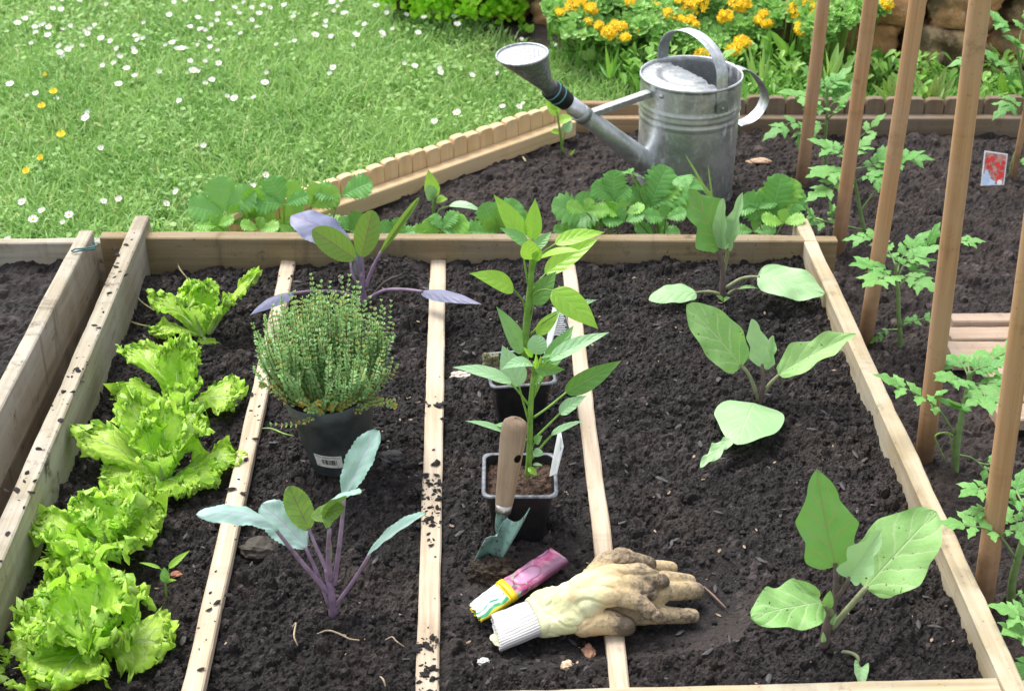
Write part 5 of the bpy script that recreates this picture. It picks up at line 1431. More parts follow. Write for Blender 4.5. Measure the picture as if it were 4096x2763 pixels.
trifoliate(P, 'B', (1735, 1265), [(1618, 1165, .01, 1.0), (1735, 1092, .02, 1.), (1825, 1190, .0, 1.)], up=.3)
trifoliate(P, 'B', (1625, 1385), [(1378, 1300, -.01, .9), (1525, 1235, .02, .9), (1475, 1440, -.02, 1.)], up=.5)
trifoliate(P, 'B', (1690, 1310), [(1490, 1390, -.02, 1.), (1760, 1290, .0, .9), (1640, 1360, -.02, .9)], up=.6)
trifoliate(P, 'B', (1640, 1400), [(1570, 1425, -.03, .9), (1740, 1300, -.02, .9), (1700, 1360, -.03, .8)], True, up=.2)
trifoliate(P, 'B', (1480, 1490), [(1370, 1440, .0, .9), (1440, 1390, .0, .8), (1560, 1460, .0, .9)], up=.5)
P = Plant('strawberry_plant', 'strawberry plant before the foot of the watering can, with water drops', 'strawberry', sb('V', 1510, 2.58), Sg)
trifoliate(P, 'B', (1955, 1300), [(1822, 1215, .0, 1.), (2055, 1075, .03, .9), (2165, 1175, .01, 1.)], up=.3)
trifoliate(P, 'B', (1975, 1310), [(1880, 1190, .02, .9), (2110, 1150, .02, .9), (2200, 1290, -.01, 1.)], True, up=.5)
trifoliate(P, 'B', (1890, 1330), [(1850, 1270, -.01, .8), (1960, 1310, -.01, .8), (1860, 1400, -.02, .9)], True, up=.1)
trifoliate(P, 'B', (2000, 1470), [(1880, 1430, .0, 1.), (2060, 1400, .0, .9), (2130, 1460, .0, .9)], up=.5)
trifoliate(P, 'B', (1840, 1090), [(1810, 1075, .05, .7), (1880, 1100, .05, .8), (1870, 1150, .05, .7)], up=.4)
P = Plant('strawberry_plant', 'strawberry plant at the right end beside the end of the right board', 'strawberry', sb('C', 590, 2.50), Sg)
trifoliate(P, 'C', (595, 1385), [(440, 1255, .01, 1.), (665, 1130, .02, .8), (768, 1215, .01, 1.)], up=.25)
trifoliate(P, 'C', (610, 1375), [(560, 1200, .03, .8), (740, 1160, .02, .8), (745, 1345, .0, .7)], True, up=.2)
trifoliate(P, 'C', (490, 1450), [(365, 1450, .0, 1.), (520, 1360, .0, .8), (615, 1445, -.01, .9)], up=.5)
trifoliate(P, 'C', (80, 1180), [(10, 1130, .03, .9), (60, 1110, .05, .8), (150, 1160, .03, .9)], up=.4)

for nm_, f, js in (('strawberry_plant.005', 'B', ((1560, 1330), (1800, 1390))), ('strawberry_plant.006', 'B', ((1800, 1340), (2060, 1370))), ('strawberry_plant.001', 'N', ((650, 520),)), ('strawberry_plant.002', 'N', ((1150, 470),)), ('strawberry_plant', 'N', ((330, 490),)), ('strawberry_plant.007', 'C', ((680, 1400), (520, 1310))), ('strawberry_plant.004', 'B', ((1110, 1430),))):
    e_ = bpy.data.objects[nm_]; PP_ = Plant.__new__(Plant); PP_.o = e_; PP_.b = Vector(e_.location); PP_.k = 50
    for q_, (a_, b_) in enumerate(js):
        r_ = random.Random(a_ + b_); h_ = 125 if f != 'N' else 140; d_ = r_.uniform(-.05, .03)
        trifoliate(PP_, f, (a_, b_), [(a_ + h_ * cos(an + t0), b_ - h_ * .62 * sin(an + t0), d_ * .3 + .02 * sin(an + t0), 1.) for t0 in (r_.uniform(-.3, .3),) for an in (.4, 1.65, 2.9)], q_ % 2 == 0, dy=d_, up=r_.uniform(.45, .75))
# small seedlings
def seedling(lab, f, base, stem, leaves, mats, name='pepper_seedling', cat='seedling', r=(.003, .002), Y=None, group=None):
    b = ground(f, *base) if Y is None else Vector((ony(f, *base, Y).x, Y, soil_at(ony(f, *base, Y).x, Y)))
    P = Plant(name, lab, cat, b, group)
    P.stem(f, [(base[0], base[1], 0)] + [(x, y, 0) for x, y in stem], r[0], r[1], M['pep_stem'])
    for a, c, w, pet, k in leaves:
        P.leaf(f, a, c, w, mats if not isinstance(k.get('m'), list) else k['m'], pet, **{**dict(shape='pepper', nu=22, nv=8, pr=(r[1] * .7, r[1] * .5)), **{q_: v_ for q_, v_ in k.items() if q_ != 'm'}})
    return P
seedling('small pepper seedling behind the back board left of the tall pepper', 'B', (604, 1375), [(602, 1290), (608, 1220)], [
    ((605, 1240, 0), (568, 1062, .01), 100, None, dict(up=.15, m=py)), ((598, 1250, -.005), (560, 1165, -.02), 90, None, dict(up=.4, shape='round', m=pb)),
    ((620, 1260, -.005), (692, 1250, -.015), 65, None, dict(up=.5)), ((700, 1290, -.005), (910, 1330, -.03), 75, [(606, 1360, 0), (650, 1310, 0)], dict(up=.8, arc=.2, m=pb))], py, group='pepper seedlings in the far bed')
seedling('small pepper seedling under the watering can spout at the edging corner', 'B', (1412, 958), [(1400, 860), (1385, 760), (1375, 700)], [
    ((1385, 720, 0), (1300, 630, .01), 80, None, dict(up=.4)), ((1390, 760, -.005), (1480, 740, -.01), 75, None, dict(up=.5)), ((1425, 830, 0), (1470, 755, .01), 70, [(1410, 920, 0), (1420, 870, 0)], dict(up=.3, m=pb)),
    ((1385, 830, 0), (1335, 830, -.01), 50, None, dict(up=.5)), ((1370, 690, 0), (1345, 600, .01), 60, None, dict(up=.3)), ((1450, 985, 0), (1492, 935, 0), 20, None, dict(up=.4))], py, group='pepper seedlings in the far bed')
seedling('tiny dark stemmed seedling with a long leaf beside the lettuces', 'G', (1045, 985), [(1040, 930), (1036, 880), (1035, 850)], [
    ((1036, 880, -.003), (1030, 790, -.006), 62, None, dict(up=.3, shape='ovate', m=pm)), ((1058, 795, 0), (1192, 685, .01), 46, [(1040, 850, 0)], dict(up=.4)),
    ((1005, 798, 0), (870, 762, 0), 26, [(1034, 850, 0), (1020, 815, 0)], dict(up=.6, arc=.15)), ((1042, 885, -.004), (1110, 872, -.01), 30, None, dict(up=.6, arc=.15))], py, name='seedling', r=(.0016, .0011))

# ------------------------------------------------------------------ tomatoes
def tomato_leaf(P, f, pts, size, n=3, up=.82, seed=0, root=None, dark=False):
    """compound leaf along the pixel path pts [(x, y, dy)...]; leaflets of about size pixels"""
    rs = random.Random(seed + int(pts[0][0])); mb = MB()
    C = curve_pts([P.p(f, *a) for a in pts], 8)
    m = len(C)
    mb.tube(C, [.0019 - .0011 * i / (m - 1) for i in range(m)], 6, 1)
    sz = size * 1.52 * mpp(f, C[-1])
    def lf(a, d, L, k):
        nn = tocam(a) * (1 - up) + Vector((0, 0, 1)) * up
        leaf(mb, a, a + d * L, L * .52, nn, 'pepper', .12, .15, .06, 3., (.12, 6), lobes=.26, nu=30, nv=10, seed=rs.randint(0, 999), droop=.15)
    tend = (C[-1] - C[-4]).normalized()
    lf(C[-1] - tend * sz * .1, tend, sz * 1.05, 0)
    nn = tocam(C[m // 2]) * (1 - up) + Vector((0, 0, 1)) * up
    for i in range(n):
        s = 1 - (i + .55) / (n + .35) * .75
        a = C[min(int(s * (m - 1)), m - 1)]; t_ = (C[min(int(s * (m - 1)) + 1, m - 1)] - C[max(int(s * (m - 1)) - 1, 0)]).normalized()
        sd = nn.cross(t_).normalized()
        for sg in (-1, 1):
            d = (t_ * rs.uniform(.45, .75) + sd * sg + Vector((0, 0, -.12))).normalized()
            lf(a, d, sz * rs.uniform(.62, .9) * (1 - .12 * i), 0)
    mb.build('leaf', [M['tom'], M['tom_stem']], P.o)
Tg = 'tomato plants tied to the stakes'
P = Plant('tomato_plant', 'tomato plant farthest from the camera, its top before the back edging', 'tomato', ground('C', 948, 1045), Tg)
P.stem('C', [(946, 1060, 0), (942, 900, 0), (950, 760, 0), (955, 640, 0), (955, 540, 0)], 0.0042, 0.0026, M['tom_stem'])
for k, (pts, s) in enumerate((([(945, 890, 0), (850, 830, -.01), (740, 770, -.02), (660, 810, -.03)], 100), ([(850, 830, -.012), (800, 800, -.02), (790, 850, -.03)], 70), ([(950, 700, 0), (860, 620, -.03), (760, 600, -.05)], 110), ([(955, 690, 0), (1020, 620, 0), (1090, 560, .01)], 100), ([(955, 640, 0), (960, 560, .02), (1020, 500, .03)], 90), ([(955, 660, 0), (920, 570, .02), (870, 510, .03)], 90), ([(952, 720, 0), (930, 680, -.04), (890, 680, -.05)], 80), ([(945, 780, 0), (905, 780, .0), (870, 800, 0)], 75), ([(955, 750, 0), (1010, 700, -.02), (1060, 640, -.03)], 80), ([(950, 950, 0), (1130, 880, .0), (1240, 790, 0)], 80))):
    tomato_leaf(P, 'C', pts, s, 2 if s < 85 else 3, seed=k)
P = Plant('tomato_plant', 'tomato plant with spread leaves around the second stake', 'tomato', ground('C', 1192, 1455), Tg)
P.stem('C', [(1196, 1480, 0), (1165, 1340, 0), (1140, 1200, 0), (1120, 1090, 0), (1110, 1000, 0)], 0.0045, 0.0027, M['tom_stem'])
for k, (pts, s) in enumerate((([(1125, 1130, 0), (1040, 1080, -.03), (950, 1090, -.05)], 125), ([(1130, 1150, 0), (1040, 1140, -.05), (930, 1200, -.08)], 115), ([(1115, 1060, 0), (1050, 960, .01), (960, 920, .02)], 100), ([(1115, 1020, 0), (1130, 960, .02), (1180, 910, .03)], 85), ([(1160, 1330, 0), (1260, 1190, .0), (1340, 1060, 0), (1430, 1010, -.01)], 110), ([(1130, 1140, 0), (1220, 1100, -.03), (1270, 1120, -.04)], 100), ([(1120, 1060, 0), (1230, 1040, .01), (1300, 990, .01)], 110), ([(1200, 1445, 0), (1080, 1420, -.01), (960, 1395, -.02), (880, 1400, -.02)], 85), ([(960, 1395, -.02), (870, 1370, -.02), (850, 1350, -.02)], 70), ([(1340, 1060, 0), (1440, 990, 0), (1510, 990, 0)], 90), ([(1000, 1400, 0), (985, 1350, 0), (980, 1330, 0)], 60))):
    tomato_leaf(P, 'C', pts, s, 2 if s < 100 else 3, seed=20 + k)
P = Plant('tomato_plant', 'straight tomato plant between the third and fourth stakes beside the duckboard', 'tomato', ground('F', 1412, 765), Tg)
P.stem('F', [(1415, 785, 0), (1412, 680, 0), (1402, 560, 0), (1400, 420, 0), (1385, 330, 0), (1385, 240, 0)], 0.0046, 0.0029, M['tom_stem'])
for k, (pts, s) in enumerate((([(1385, 340, 0), (1300, 270, -.02), (1220, 260, -.03)], 115), ([(1385, 350, 0), (1330, 320, -.05), (1260, 350, -.08)], 120), ([(1390, 350, 0), (1460, 320, -.04), (1550, 360, -.06)], 120), ([(1400, 320, 0), (1450, 230, .01), (1530, 190, .01)], 110), ([(1395, 300, 0), (1420, 210, .03), (1500, 130, .04)], 100), ([(1385, 260, 0), (1350, 180, .03), (1290, 110, .05)], 90), ([(1405, 380, 0), (1520, 260, .03), (1600, 110, .05)], 100), ([(1350, 200, .03), (1230, 80, .04), (1150, 80, .05)], 80), ([(1700, 120, .03), (1800, 100, .02), (1850, 100, .02)], 75), ([(1405, 640, 0), (1500, 600, 0), (1620, 575, 0)], 60), ([(1410, 655, 0), (1330, 660, 0), (1275, 700, 0)], 50), ([(1410, 640, -.005), (1440, 610, -.01), (1460, 600, -.01)], 40))):
    tomato_leaf(P, 'F', pts, s, 2 if s < 90 else 3, seed=40 + k)
P = Plant('tomato_plant', 'large tomato plant right of the fourth stake, before the duckboard', 'tomato', ground('F', 1752, 1532), Tg)
P.stem('F', [(1755, 1555, 0), (1765, 1400, 0), (1785, 1270, 0), (1815, 1120, 0), (1840, 1010, 0), (1850, 920, 0)], 0.0062, 0.0038, M['tom_stem'])
for k, (pts, s) in enumerate((([(1755, 1310, 0), (1680, 1190, -.01), (1600, 1110, -.015), (1480, 1040, -.02), (1390, 1000, -.02)], 125), ([(1600, 1110, -.015), (1620, 1080, -.02), (1640, 1070, -.025)], 85), ([(1835, 1020, 0), (1790, 970, -.05), (1720, 970, -.07)], 120), ([(1840, 1000, 0), (1920, 1030, -.06), (1950, 1090, -.09)], 135), ([(1840, 1000, 0), (1950, 990, -.02), (2030, 990, -.03)], 110), ([(1845, 960, 0), (1930, 880, .02), (2040, 830, .03)], 120), ([(1845, 960, 0), (1800, 870, .03), (1750, 850, .04)], 110), ([(1850, 940, 0), (1900, 900, .0), (1990, 880, 0)], 110), ([(1848, 930, 0), (1840, 870, .03), (1870, 840, .04)], 90), ([(1845, 950, 0), (2000, 840, .02), (2110, 780, .02)], 110), ([(1800, 1190, 0), (1860, 1130, -.01), (1880, 1090, -.01)], 70), ([(1800, 1160, 0), (1770, 1140, -.02), (1760, 1130, -.03)], 110), ([(1765, 1440, 0), (1860, 1460, 0), (1940, 1530, -.005), (1960, 1580, -.01)], 85), ([(1900, 1490, 0), (1960, 1500, 0), (2010, 1480, 0)], 80))):
    tomato_leaf(P, 'F', pts, s, 3 if s > 105 else 1 if s < 95 else 2, seed=60 + k)
lw = MB()
for a in ([(1745, 1320, 0), (1700, 1300, 0), (1640, 1315, 0), (1640, 1360, 0), (1700, 1480, 0)], [(1755, 1500, 0), (1725, 1330, 0), (1690, 1305, 0)]):
    stalk(lw, [P.p('F', *q_) for q_ in a], .0016, .0012, 0, 6)
lw.build('drooping_stalk', M['straw_stem'], P.o)
P = Plant('tomato_plant', 'tomato plant behind the leaning fifth stake at the right edge', 'tomato', ground('I', 2105, 1020), Tg)
P.stem('I', [(2105, 1040, 0), (2115, 880, 0), (2150, 740, 0), (2190, 600, 0), (2230, 480, 0)], 0.0062, 0.0043, M['tom_stem'])
for k, (pts, s) in enumerate((([(2140, 740, 0), (2040, 600, -.02), (1930, 545, -.03), (1800, 530, -.03)], 125), ([(2040, 600, -.02), (2100, 560, -.04), (2190, 560, -.05)], 120), ([(2190, 600, 0), (2140, 500, .02), (2080, 470, .03)], 110), ([(2200, 500, 0), (2170, 400, .03), (2120, 360, .03)], 100), ([(2230, 480, 0), (2150, 330, .05), (2150, 290, .06)], 100), ([(2060, 330, .03), (1950, 290, .02), (1880, 310, .01)], 105), ([(2130, 980, 0), (2160, 960, 0), (2189, 990, 0)], 60), ([(1990, 480, 0), (1930, 440, 0), (1900, 440, 0)], 80))):
    tomato_leaf(P, 'I', pts, s, 2, seed=80 + k)
P = Plant('tomato_plant', 'tomato plant cut by the right edge in the bottom right corner', 'tomato', ground('I', 2330, 1480), Tg)
P.stem('I', [(2330, 1500, 0), (2320, 1340, 0), (2300, 1240, 0)], 0.0056, 0.0043, M['tom_stem'])
for k, (pts, s) in enumerate((([(2310, 1300, 0), (2200, 1120, -.01), (2120, 1080, -.01)], 130), ([(2310, 1320, 0), (2220, 1220, -.02), (2150, 1210, -.03)], 130), ([(2320, 1400, 0), (2250, 1400, -.03), (2210, 1430, -.04)], 110))):
    tomato_leaf(P, 'I', pts, s, 2, seed=90 + k)
P = Plant('tomato_plant', 'tall tomato plant at the top right corner leaning on the thin stick', 'tomato', ground('C', 2105, 1095), Tg)
P.stem('C', [(2100, 1110, 0), (2130, 980, 0), (2180, 880, 0), (2215, 700, 0), (2185, 520, 0), (2160, 400, 0), (2140, 250, 0)], 0.0048, 0.0030, M['tom_stem'])
for k, (pts, s) in enumerate((([(2160, 420, 0), (2080, 420, -.01), (1990, 370, -.02)], 120), ([(2145, 280, 0), (2080, 180, 0), (2020, 130, 0)], 110), ([(2150, 300, 0), (2180, 180, .02), (2230, 110, .02)], 110), ([(2165, 400, 0), (2180, 300, -.02), (2150, 270, -.03)], 100), ([(2210, 700, 0), (2140, 640, -.02), (2090, 670, -.03)], 100), ([(2210, 720, 0), (2250, 600, 0), (2280, 560, 0)], 110), ([(2000, 400, -.02), (1880, 370, -.02), (1830, 380, -.02)], 90), ([(2130, 1010, 0), (2180, 1020, 0), (2240, 1000, 0)], 80))):
    tomato_leaf(P, 'C', pts, s, 2, seed=100 + k)

# ------------------------------------------------------------------ stakes
def stake(lab, fb, bot, ft, top, w, extra=.5, seed=0, name='wooden_stake', mat='stake', dy=0.):
    b = ground(fb, *bot); tp = ony(ft, *top, b.y + dy)
    ax = (tp - b); L = ax.length; ax.normalize()
    r = w * mpp(fb, b) / 2
    a0 = b - ax * .06; H = L + extra + .06
    n = int(H / .03); mb = MB(); X = ax; Y = X.orthogonal().normalized(); Z = X.cross(Y); sd = 20
    prof_ = [(0, .001), (0, r)] + [(H * k / n, r * (1 + .012 * mnoise.noise(Vector((k * .35, seed, 1))))) for k in range(1, n)] + [(H - .003, r), (H, r * .85), (H, .001)]
    mb.lathe(a0, ax, prof_, sd)
    # slight bow
    V = mb.v[0]; s_ = ((V - np.array(a0)) @ np.array(ax)) / H
    V += np.outer(np.sin(s_ * pi) * .004 * (1 if seed % 2 else -1), np.array(Y))
    Mx = Matrix(((X.x, Y.x, Z.x, a0.x), (X.y, Y.y, Z.y, a0.y), (X.z, Y.z, Z.z, a0.z), (0, 0, 0, 1)))
    o = mb.build(name, M[mat], None, None, True, Mx)
    return tag(o, lab, 'stake', 'wooden stakes for the tomatoes')
stake('leftmost round wooden stake, standing farthest from the camera', 'C', (792, 1145), 'C', (925, 0), 78, seed=1)
stake('second round stake from the left, its foot behind the corner of the bed', 'F', (1022, 165), 'C', (1236, 0), 86, seed=2)
stake('third round stake from the left, planted beside the right board', 'F', (1188, 745), 'C', (1516, 0), 94, seed=3)
stake('fourth and widest full height stake, mud stained at its foot', 'F', (1562, 1475), 'C', (1922, 0), 115, seed=4)
stake('nearest stake, leaning out of the picture at the right edge', 'I', (1925, 1035), 'F', (2130, 880), 130, .9, seed=5)
stake('thin peeled stick behind the tomato picture label', 'C', (2122, 1120), 'C', (2196, 740), 38, .3, seed=6)
# ------------------------------------------------------------------ watering can
def galvanised(name, base=(.64, .66, .69), rough=.42):
    t = NT(name); o = t.obj()
    vo = t.n('TexVoronoi', {'Vector': o, 'Scale': 95.}).outputs['Color']
    sp = t.n('SeparateColor', {0: vo}).outputs[0]
    n1 = t.noise(o, 14., 5, .65); n2 = t.noise(t.mapping(o, (1, 1, .35)), 38., 4, .7)
    c = t.mix(t.math('MULTIPLY', sp, .30), base, tuple(x * .62 for x in base))
    c = t.mix(t.math('MULTIPLY', t.sm(n1, .42, .62), .75), c, (.33, .37, .355))
    c = t.mix(t.math('MULTIPLY', t.sm(t.noise(o, 130., 3, .6), .5, .7), .4), c, (.80, .81, .83))
    w = t.sm(n2, .56, .70)
    c = t.mix(t.math('MULTIPLY', w, .5), c, (.66, .67, .68))
    r = t.math('ADD', t.math('MULTIPLY', sp, .12), t.math('ADD', t.math('MULTIPLY', w, .22), rough - .06))
    mt = t.math('SUBTRACT', .85, t.math('MULTIPLY', w, .45))
    return t.done(t.n('BsdfPrincipled', {'Base Color': c, 'Roughness': r, 'Metallic': mt, 'Normal': t.bump(n2, .06, .002)}).outputs[0])
M['zinc'] = galvanised('galvanised_zinc'); M['zinc_pale'] = galvanised('pale_zinc_sheet', (.36, .37, .385), .5); M['zinc_dark'] = galvanised('dull_zinc', (.27, .275, .285), .42)
M['rubber'] = mat_plain('black_rubber', (.012, .012, .013), .5); M['teal_ring'] = mat_plain('teal_ring', (.10, .30, .31), .4)

def watering_can():
    bc = onz('K', 1588, 1352, -.034); Y0 = bc.y
    tc = ony('K', 1650, 398, Y0)
    t = thing('watering_can', 'galvanised zinc watering can with a raised rose standing on the far soil', 'watering can', bc)
    ax = (tc - bc); H = ax.length; ax.normalize()
    R0, R1 = 382 * mpp('K', bc), 410 * mpp('K', tc)
    sd_ = Vector((-.88, -.47, 0)).normalized(); hd_ = Vector((.47, -.88, 0)).normalized()
    rad = lambda h: R0 + (R1 - R0) * h / H
    pr = [(-.004, .001), (-.004, R0 * 1.012), (.006, R0 * 1.018), (.010, R0 * 1.002)]
    hs_ = np.linspace(.012, H - .004, 60)
    for h in hs_:
        r = rad(h)
        for q in (.785, .742, .69):
            r += .0034 * math.exp(-((h - q * H) / .0024) ** 2)
        pr.append((h, r))
    pr += [(H - .003, rad(H) + .0020), (H, rad(H) + .0026), (H + .0028, rad(H) + .0018), (H + .003, rad(H) - .0008), (H, rad(H) - .0022)]
    pr += [(h, rad(h) - .0020) for h in np.linspace(H - .01, .01, 8)] + [(.008, .001)]
    mb = MB(); mb.lathe(bc, ax, pr, 96, 0, sd_); mb.build('body', M['zinc'], t)
    # half lid with pressed rings and a ragged edge
    NA, NB_ = 60, 40
    P = np.zeros((NA, NB_, 3)); Rl = rad(H) - .0022
    for i in range(NA):
        y = -1 + 2 * i / (NA - 1); y *= .985
        x0 = -.02 + .10 * mnoise.noise(Vector((y * 2.2, 1, 5))) + .035 * mnoise.noise(Vector((y * 11, 2, 5))); xm = math.sqrt(max(1 - y * y, 0)); x0 = min(x0, xm - .001)
        for j in range(NB_):
            x = x0 + (xm - x0) * j / (NB_ - 1); r = math.hypot(x, y * 1.0)
            st = lambda a: 1 / (1 + math.exp(-(a - r) / .018))
            z = -.004 + .0045 * st(.80) - .004 * st(.66) + .0055 * st(.52)
            if j == 0: z -= .003
            P[i, j] = tc + sd_ * (x * Rl) + hd_ * (y * Rl) + ax * z
    mb = MB(); mb.grid(P); o = mb.build('half_lid', M['zinc_pale'], t); md = o.modifiers.new('t', 'SOLIDIFY'); md.thickness = .001; baked(o)
    # spout
    on = lambda x, y: onplane('K', x, y, bc, hd_)
    s0, s1 = on(1300, 1130), on(625, 607)
    k = mpp('K', s1)
    d = (s1 - s0).normalized()
    mb = MB(); mb.tube([s0 - d * .03, s0 + d * .01, s0.lerp(s1, .35), s0.lerp(s1, .8), s1], [108 * k, 104 * k, 88 * k, 72 * k, 66 * k], 32); mb.build('spout', M['zinc'], t)
    wb = MB(); wb.tube([s0 + d * .004, s0 + d * .008, s0 + d * .012], [108 * k, 112 * k, 105 * k], 32); wb.build('solder_seam', M['zinc_pale'], t)
    c0, c1 = on(640, 622), on(500, 512); e = (c1 - c0).normalized(); CL = (c1 - c0).length
    mb = MB(); mb.lathe(c0, e, [(0, .001), (0, 76 * k), (CL * .3, 79 * k), (CL * .32, 84 * k), (CL * .85, 84 * k), (CL, 80 * k), (CL, .001)], 32); mb.build('rubber_collar', M['rubber'], t)
    for q in (.48, .80):
        mb = MB(); mb.lathe(c0, e, [(CL * q - .0022, 83 * k), (CL * q, 88 * k), (CL * q + .0022, 83 * k)], 32); mb.build('collar_ring', M['teal_ring'], t)
    # rose: a skew cone closed by a perforated plate
    rc = on(281, 240); kr = mpp('K', rc); Rr = 212 * kr
    nz_ = Vector((-.09, -.07, 1)).normalized(); a_ = Vector((1, 0, 0)); a_ = (a_ - nz_ * a_.dot(nz_)).normalized(); b_ = nz_.cross(a_)
    e1 = (a_ - e * a_.dot(e)).normalized(); e2 = e.cross(e1)
    if e2.dot(b_) < 0: e2 = -e2
    n0 = on(520, 525); n1 = on(468, 470)
    P = np.zeros((9, 40, 3))
    for j in range(40):
        an = 2 * pi * j / 40
        big = lambda r, z: rc + (a_ * cos(an) + b_ * sin(an)) * r + nz_ * z
        sm0 = n0 + (e1 * cos(an) + e2 * sin(an)) * 62 * k; sm1 = n1 + (e1 * cos(an) + e2 * sin(an)) * 66 * k
        B_ = big(Rr, -.004)
        for i, p in enumerate((sm0, sm1, sm1.lerp(B_, .35), sm1.lerp(B_, .7), B_, big(Rr + .0016, -.001), big(Rr + .0012, .0022), big(Rr - .0016, .002), big(Rr - .003, -.002))): P[i, j] = p
    mb = MB(); mb.grid(P, None, 0, None, True); rose = mb.build('rose', M['zinc_dark'], t)
    tt = NT('perforated_plate'); uv = tt.n('SeparateXYZ', {0: tt.n('TexCoord').outputs['UV']})
    vo = tt.n('TexVoronoi', {'Vector': tt.n('CombineXYZ', {0: uv.outputs[0], 1: uv.outputs[1], 2: 0.}).outputs[0], 'Scale': 11., 'Randomness': .25}).outputs['Distance']
    r2 = tt.n('VectorMath', {0: tt.n('CombineXYZ', {0: tt.math('SUBTRACT', uv.outputs[0], .5), 1: tt.math('SUBTRACT', uv.outputs[1], .5), 2: 0.}).outputs[0]}, operation='LENGTH').outputs['Value']
    hole = tt.math('MULTIPLY', tt.sm(vo, .26, .20), tt.sm(r2, .42, .40))
    cc = tt.mix(hole, (.36, .37, .39), (.10, .11, .13))
    pl = tt.done(tt.bsdf(cc, .45, None, .55))
    mb = MB(); rings = [0, .25, .5, .75, .92, 1.]
    P = np.zeros((6, 40, 3)); UV = np.zeros((6, 40, 2))
    for i, r in enumerate(rings):
        for j in range(40):
            an = 2 * pi * j / 40; P[i, j] = rc + (a_ * cos(an) + b_ * sin(an)) * (Rr - .002) * r + nz_ * (.004 * (1 - r * r) - .0012); UV[i, j] = (.5 + .5 * r * cos(an), .5 + .5 * r * sin(an))
    mb.grid(P, UV, 0, None, True); mb.build('rose_plate', pl, t)
    # strap helper
    def strap(name, pts, wdir, width, mat, ridge=.0012, th=.0012, parent=t):
        C = curve_pts(pts, 10); n = len(C)
        offs = [(-.5, 0), (-.44, .6), (-.34, 0), (-.1, .0), (0, 1.), (.1, .0), (.34, 0), (.44, .6), (.5, 0)]
        P = np.zeros((n, len(offs), 3))
        for i in range(n):
            tg = (C[min(i + 1, n - 1)] - C[max(i - 1, 0)]).normalized(); nn = wdir.cross(tg).normalized()
            for j, (a, b) in enumerate(offs): P[i, j] = C[i] + wdir * (a * width) + nn * (b * ridge)
        mb = MB(); mb.grid(P); o = mb.build(name, mat, parent); md = o.modifiers.new('t', 'SOLIDIFY'); md.thickness = th; md.offset = 0; baked(o); return o
    top = ony('K', 1622, 62, Y0).z
    hz = top - tc.z
    pts = []
    pts.append(tc + hd_ * (R1 + .002) - ax * .030)
    for q in range(0, 13):
        an = pi * q / 12; pts.append(tc + hd_ * ((R1 + .002) * .985 * cos(an)) + ax * (.0 + hz * sin(an) ** .75 if q not in (0, 12) else .0))
    pts.append(tc - hd_ * (R1 + .002) - ax * .03)
    strap('carrying_handle', pts, sd_, 108 * mpp('K', tc), M['zinc'])
    br = MB(); bp_ = tc + hd_ * (R1 + .004) - ax * .034
    Mx = Matrix(((sd_.x, hd_.x, ax.x, bp_.x), (sd_.y, hd_.y, ax.y, bp_.y), (sd_.z, hd_.z, ax.z, bp_.z), (0, 0, 0, 1)))
    br.box(Mx, (-.0135, -.001, -.013), (.0135, .0022, .012)); br.lathe(bp_ - ax * .004, hd_, [(0, .0045), (.004, .004), (.005, .001)], 10); br.build('handle_bracket', M['zinc_dark'], t, None, False)
    back = lambda x, y: onplane('K', x, y, bc, hd_)
    strap('rear_handle', [back(2010, 352), back(2070, 350), back(2150, 400), back(2220, 500), back(2240, 590), back(2200, 690), back(2120, 765), back(2020, 800)], hd_, .030, M['zinc'])
    a0, a1 = on(1305, 535), on(790, 715)
    dd = (a1 - a0).normalized(); uu = hd_.cross(dd).normalized()
    if uu.z < 0: uu = -uu
    Mx = Matrix(((dd.x, hd_.x, uu.x, a0.x), (dd.y, hd_.y, uu.y, a0.y), (dd.z, hd_.z, uu.z, a0.z), (0, 0, 0, 1)))
    mb = MB(); mb.box(Mx, (0, -.008, -.001), ((a1 - a0).length, .008, .001)); mb.box(Mx, (0, .0082, -.011), ((a1 - a0).length, .0100, .0008)); mb.build('brace', M['zinc_pale'], t, None, False)
    cb = on(765, 722); mb = MB(); mb.lathe(cb - d * .009, d, [(0, 70 * k), (0, 79 * k), (.018, 77 * k), (.018, 68 * k)], 32); mb.build('brace_band', M['zinc_pale'], t)
    mb = MB(); mb.lathe(tc + sd_ * .94 * R1 + hd_ * .34 * R1 - ax * .018, (sd_ * .94 + hd_ * .34), [(0, .005), (.003, .004), (.004, .0005)], 10); mb.build('rivet', M['zinc_pale'], t)
watering_can()

# ------------------------------------------------------------------ duckboard
dk = thing('duckboard', 'slatted wooden duckboard lying on the soil at the right edge', 'duckboard', onz('F', 1900, 700, -.02))
for i, (y0, y1, x0) in enumerate(((553, 604, 1732), (634, 716, 1716), (724, 848, 1722), (862, 975, 1960), (985, 1100, 2000), (1112, 1222, 2012))):
    z = -.004 if i else .004
    a, b = onz('F', x0, y0, z), onz('F', x0, y1, z)
    c = (a + b) / 2; wd = abs(a.y - b.y)
    board('plank', c, c + Vector((.75, -.012, 0)), wd * .97, .022, M['duck'], dk, 50 + i, .0012)
for x in (1.02, 1.5):
    board('bearer', (x, 1.95, -.030), (x, 2.30, -.030), .03, .03, M['duck'], dk, 60)

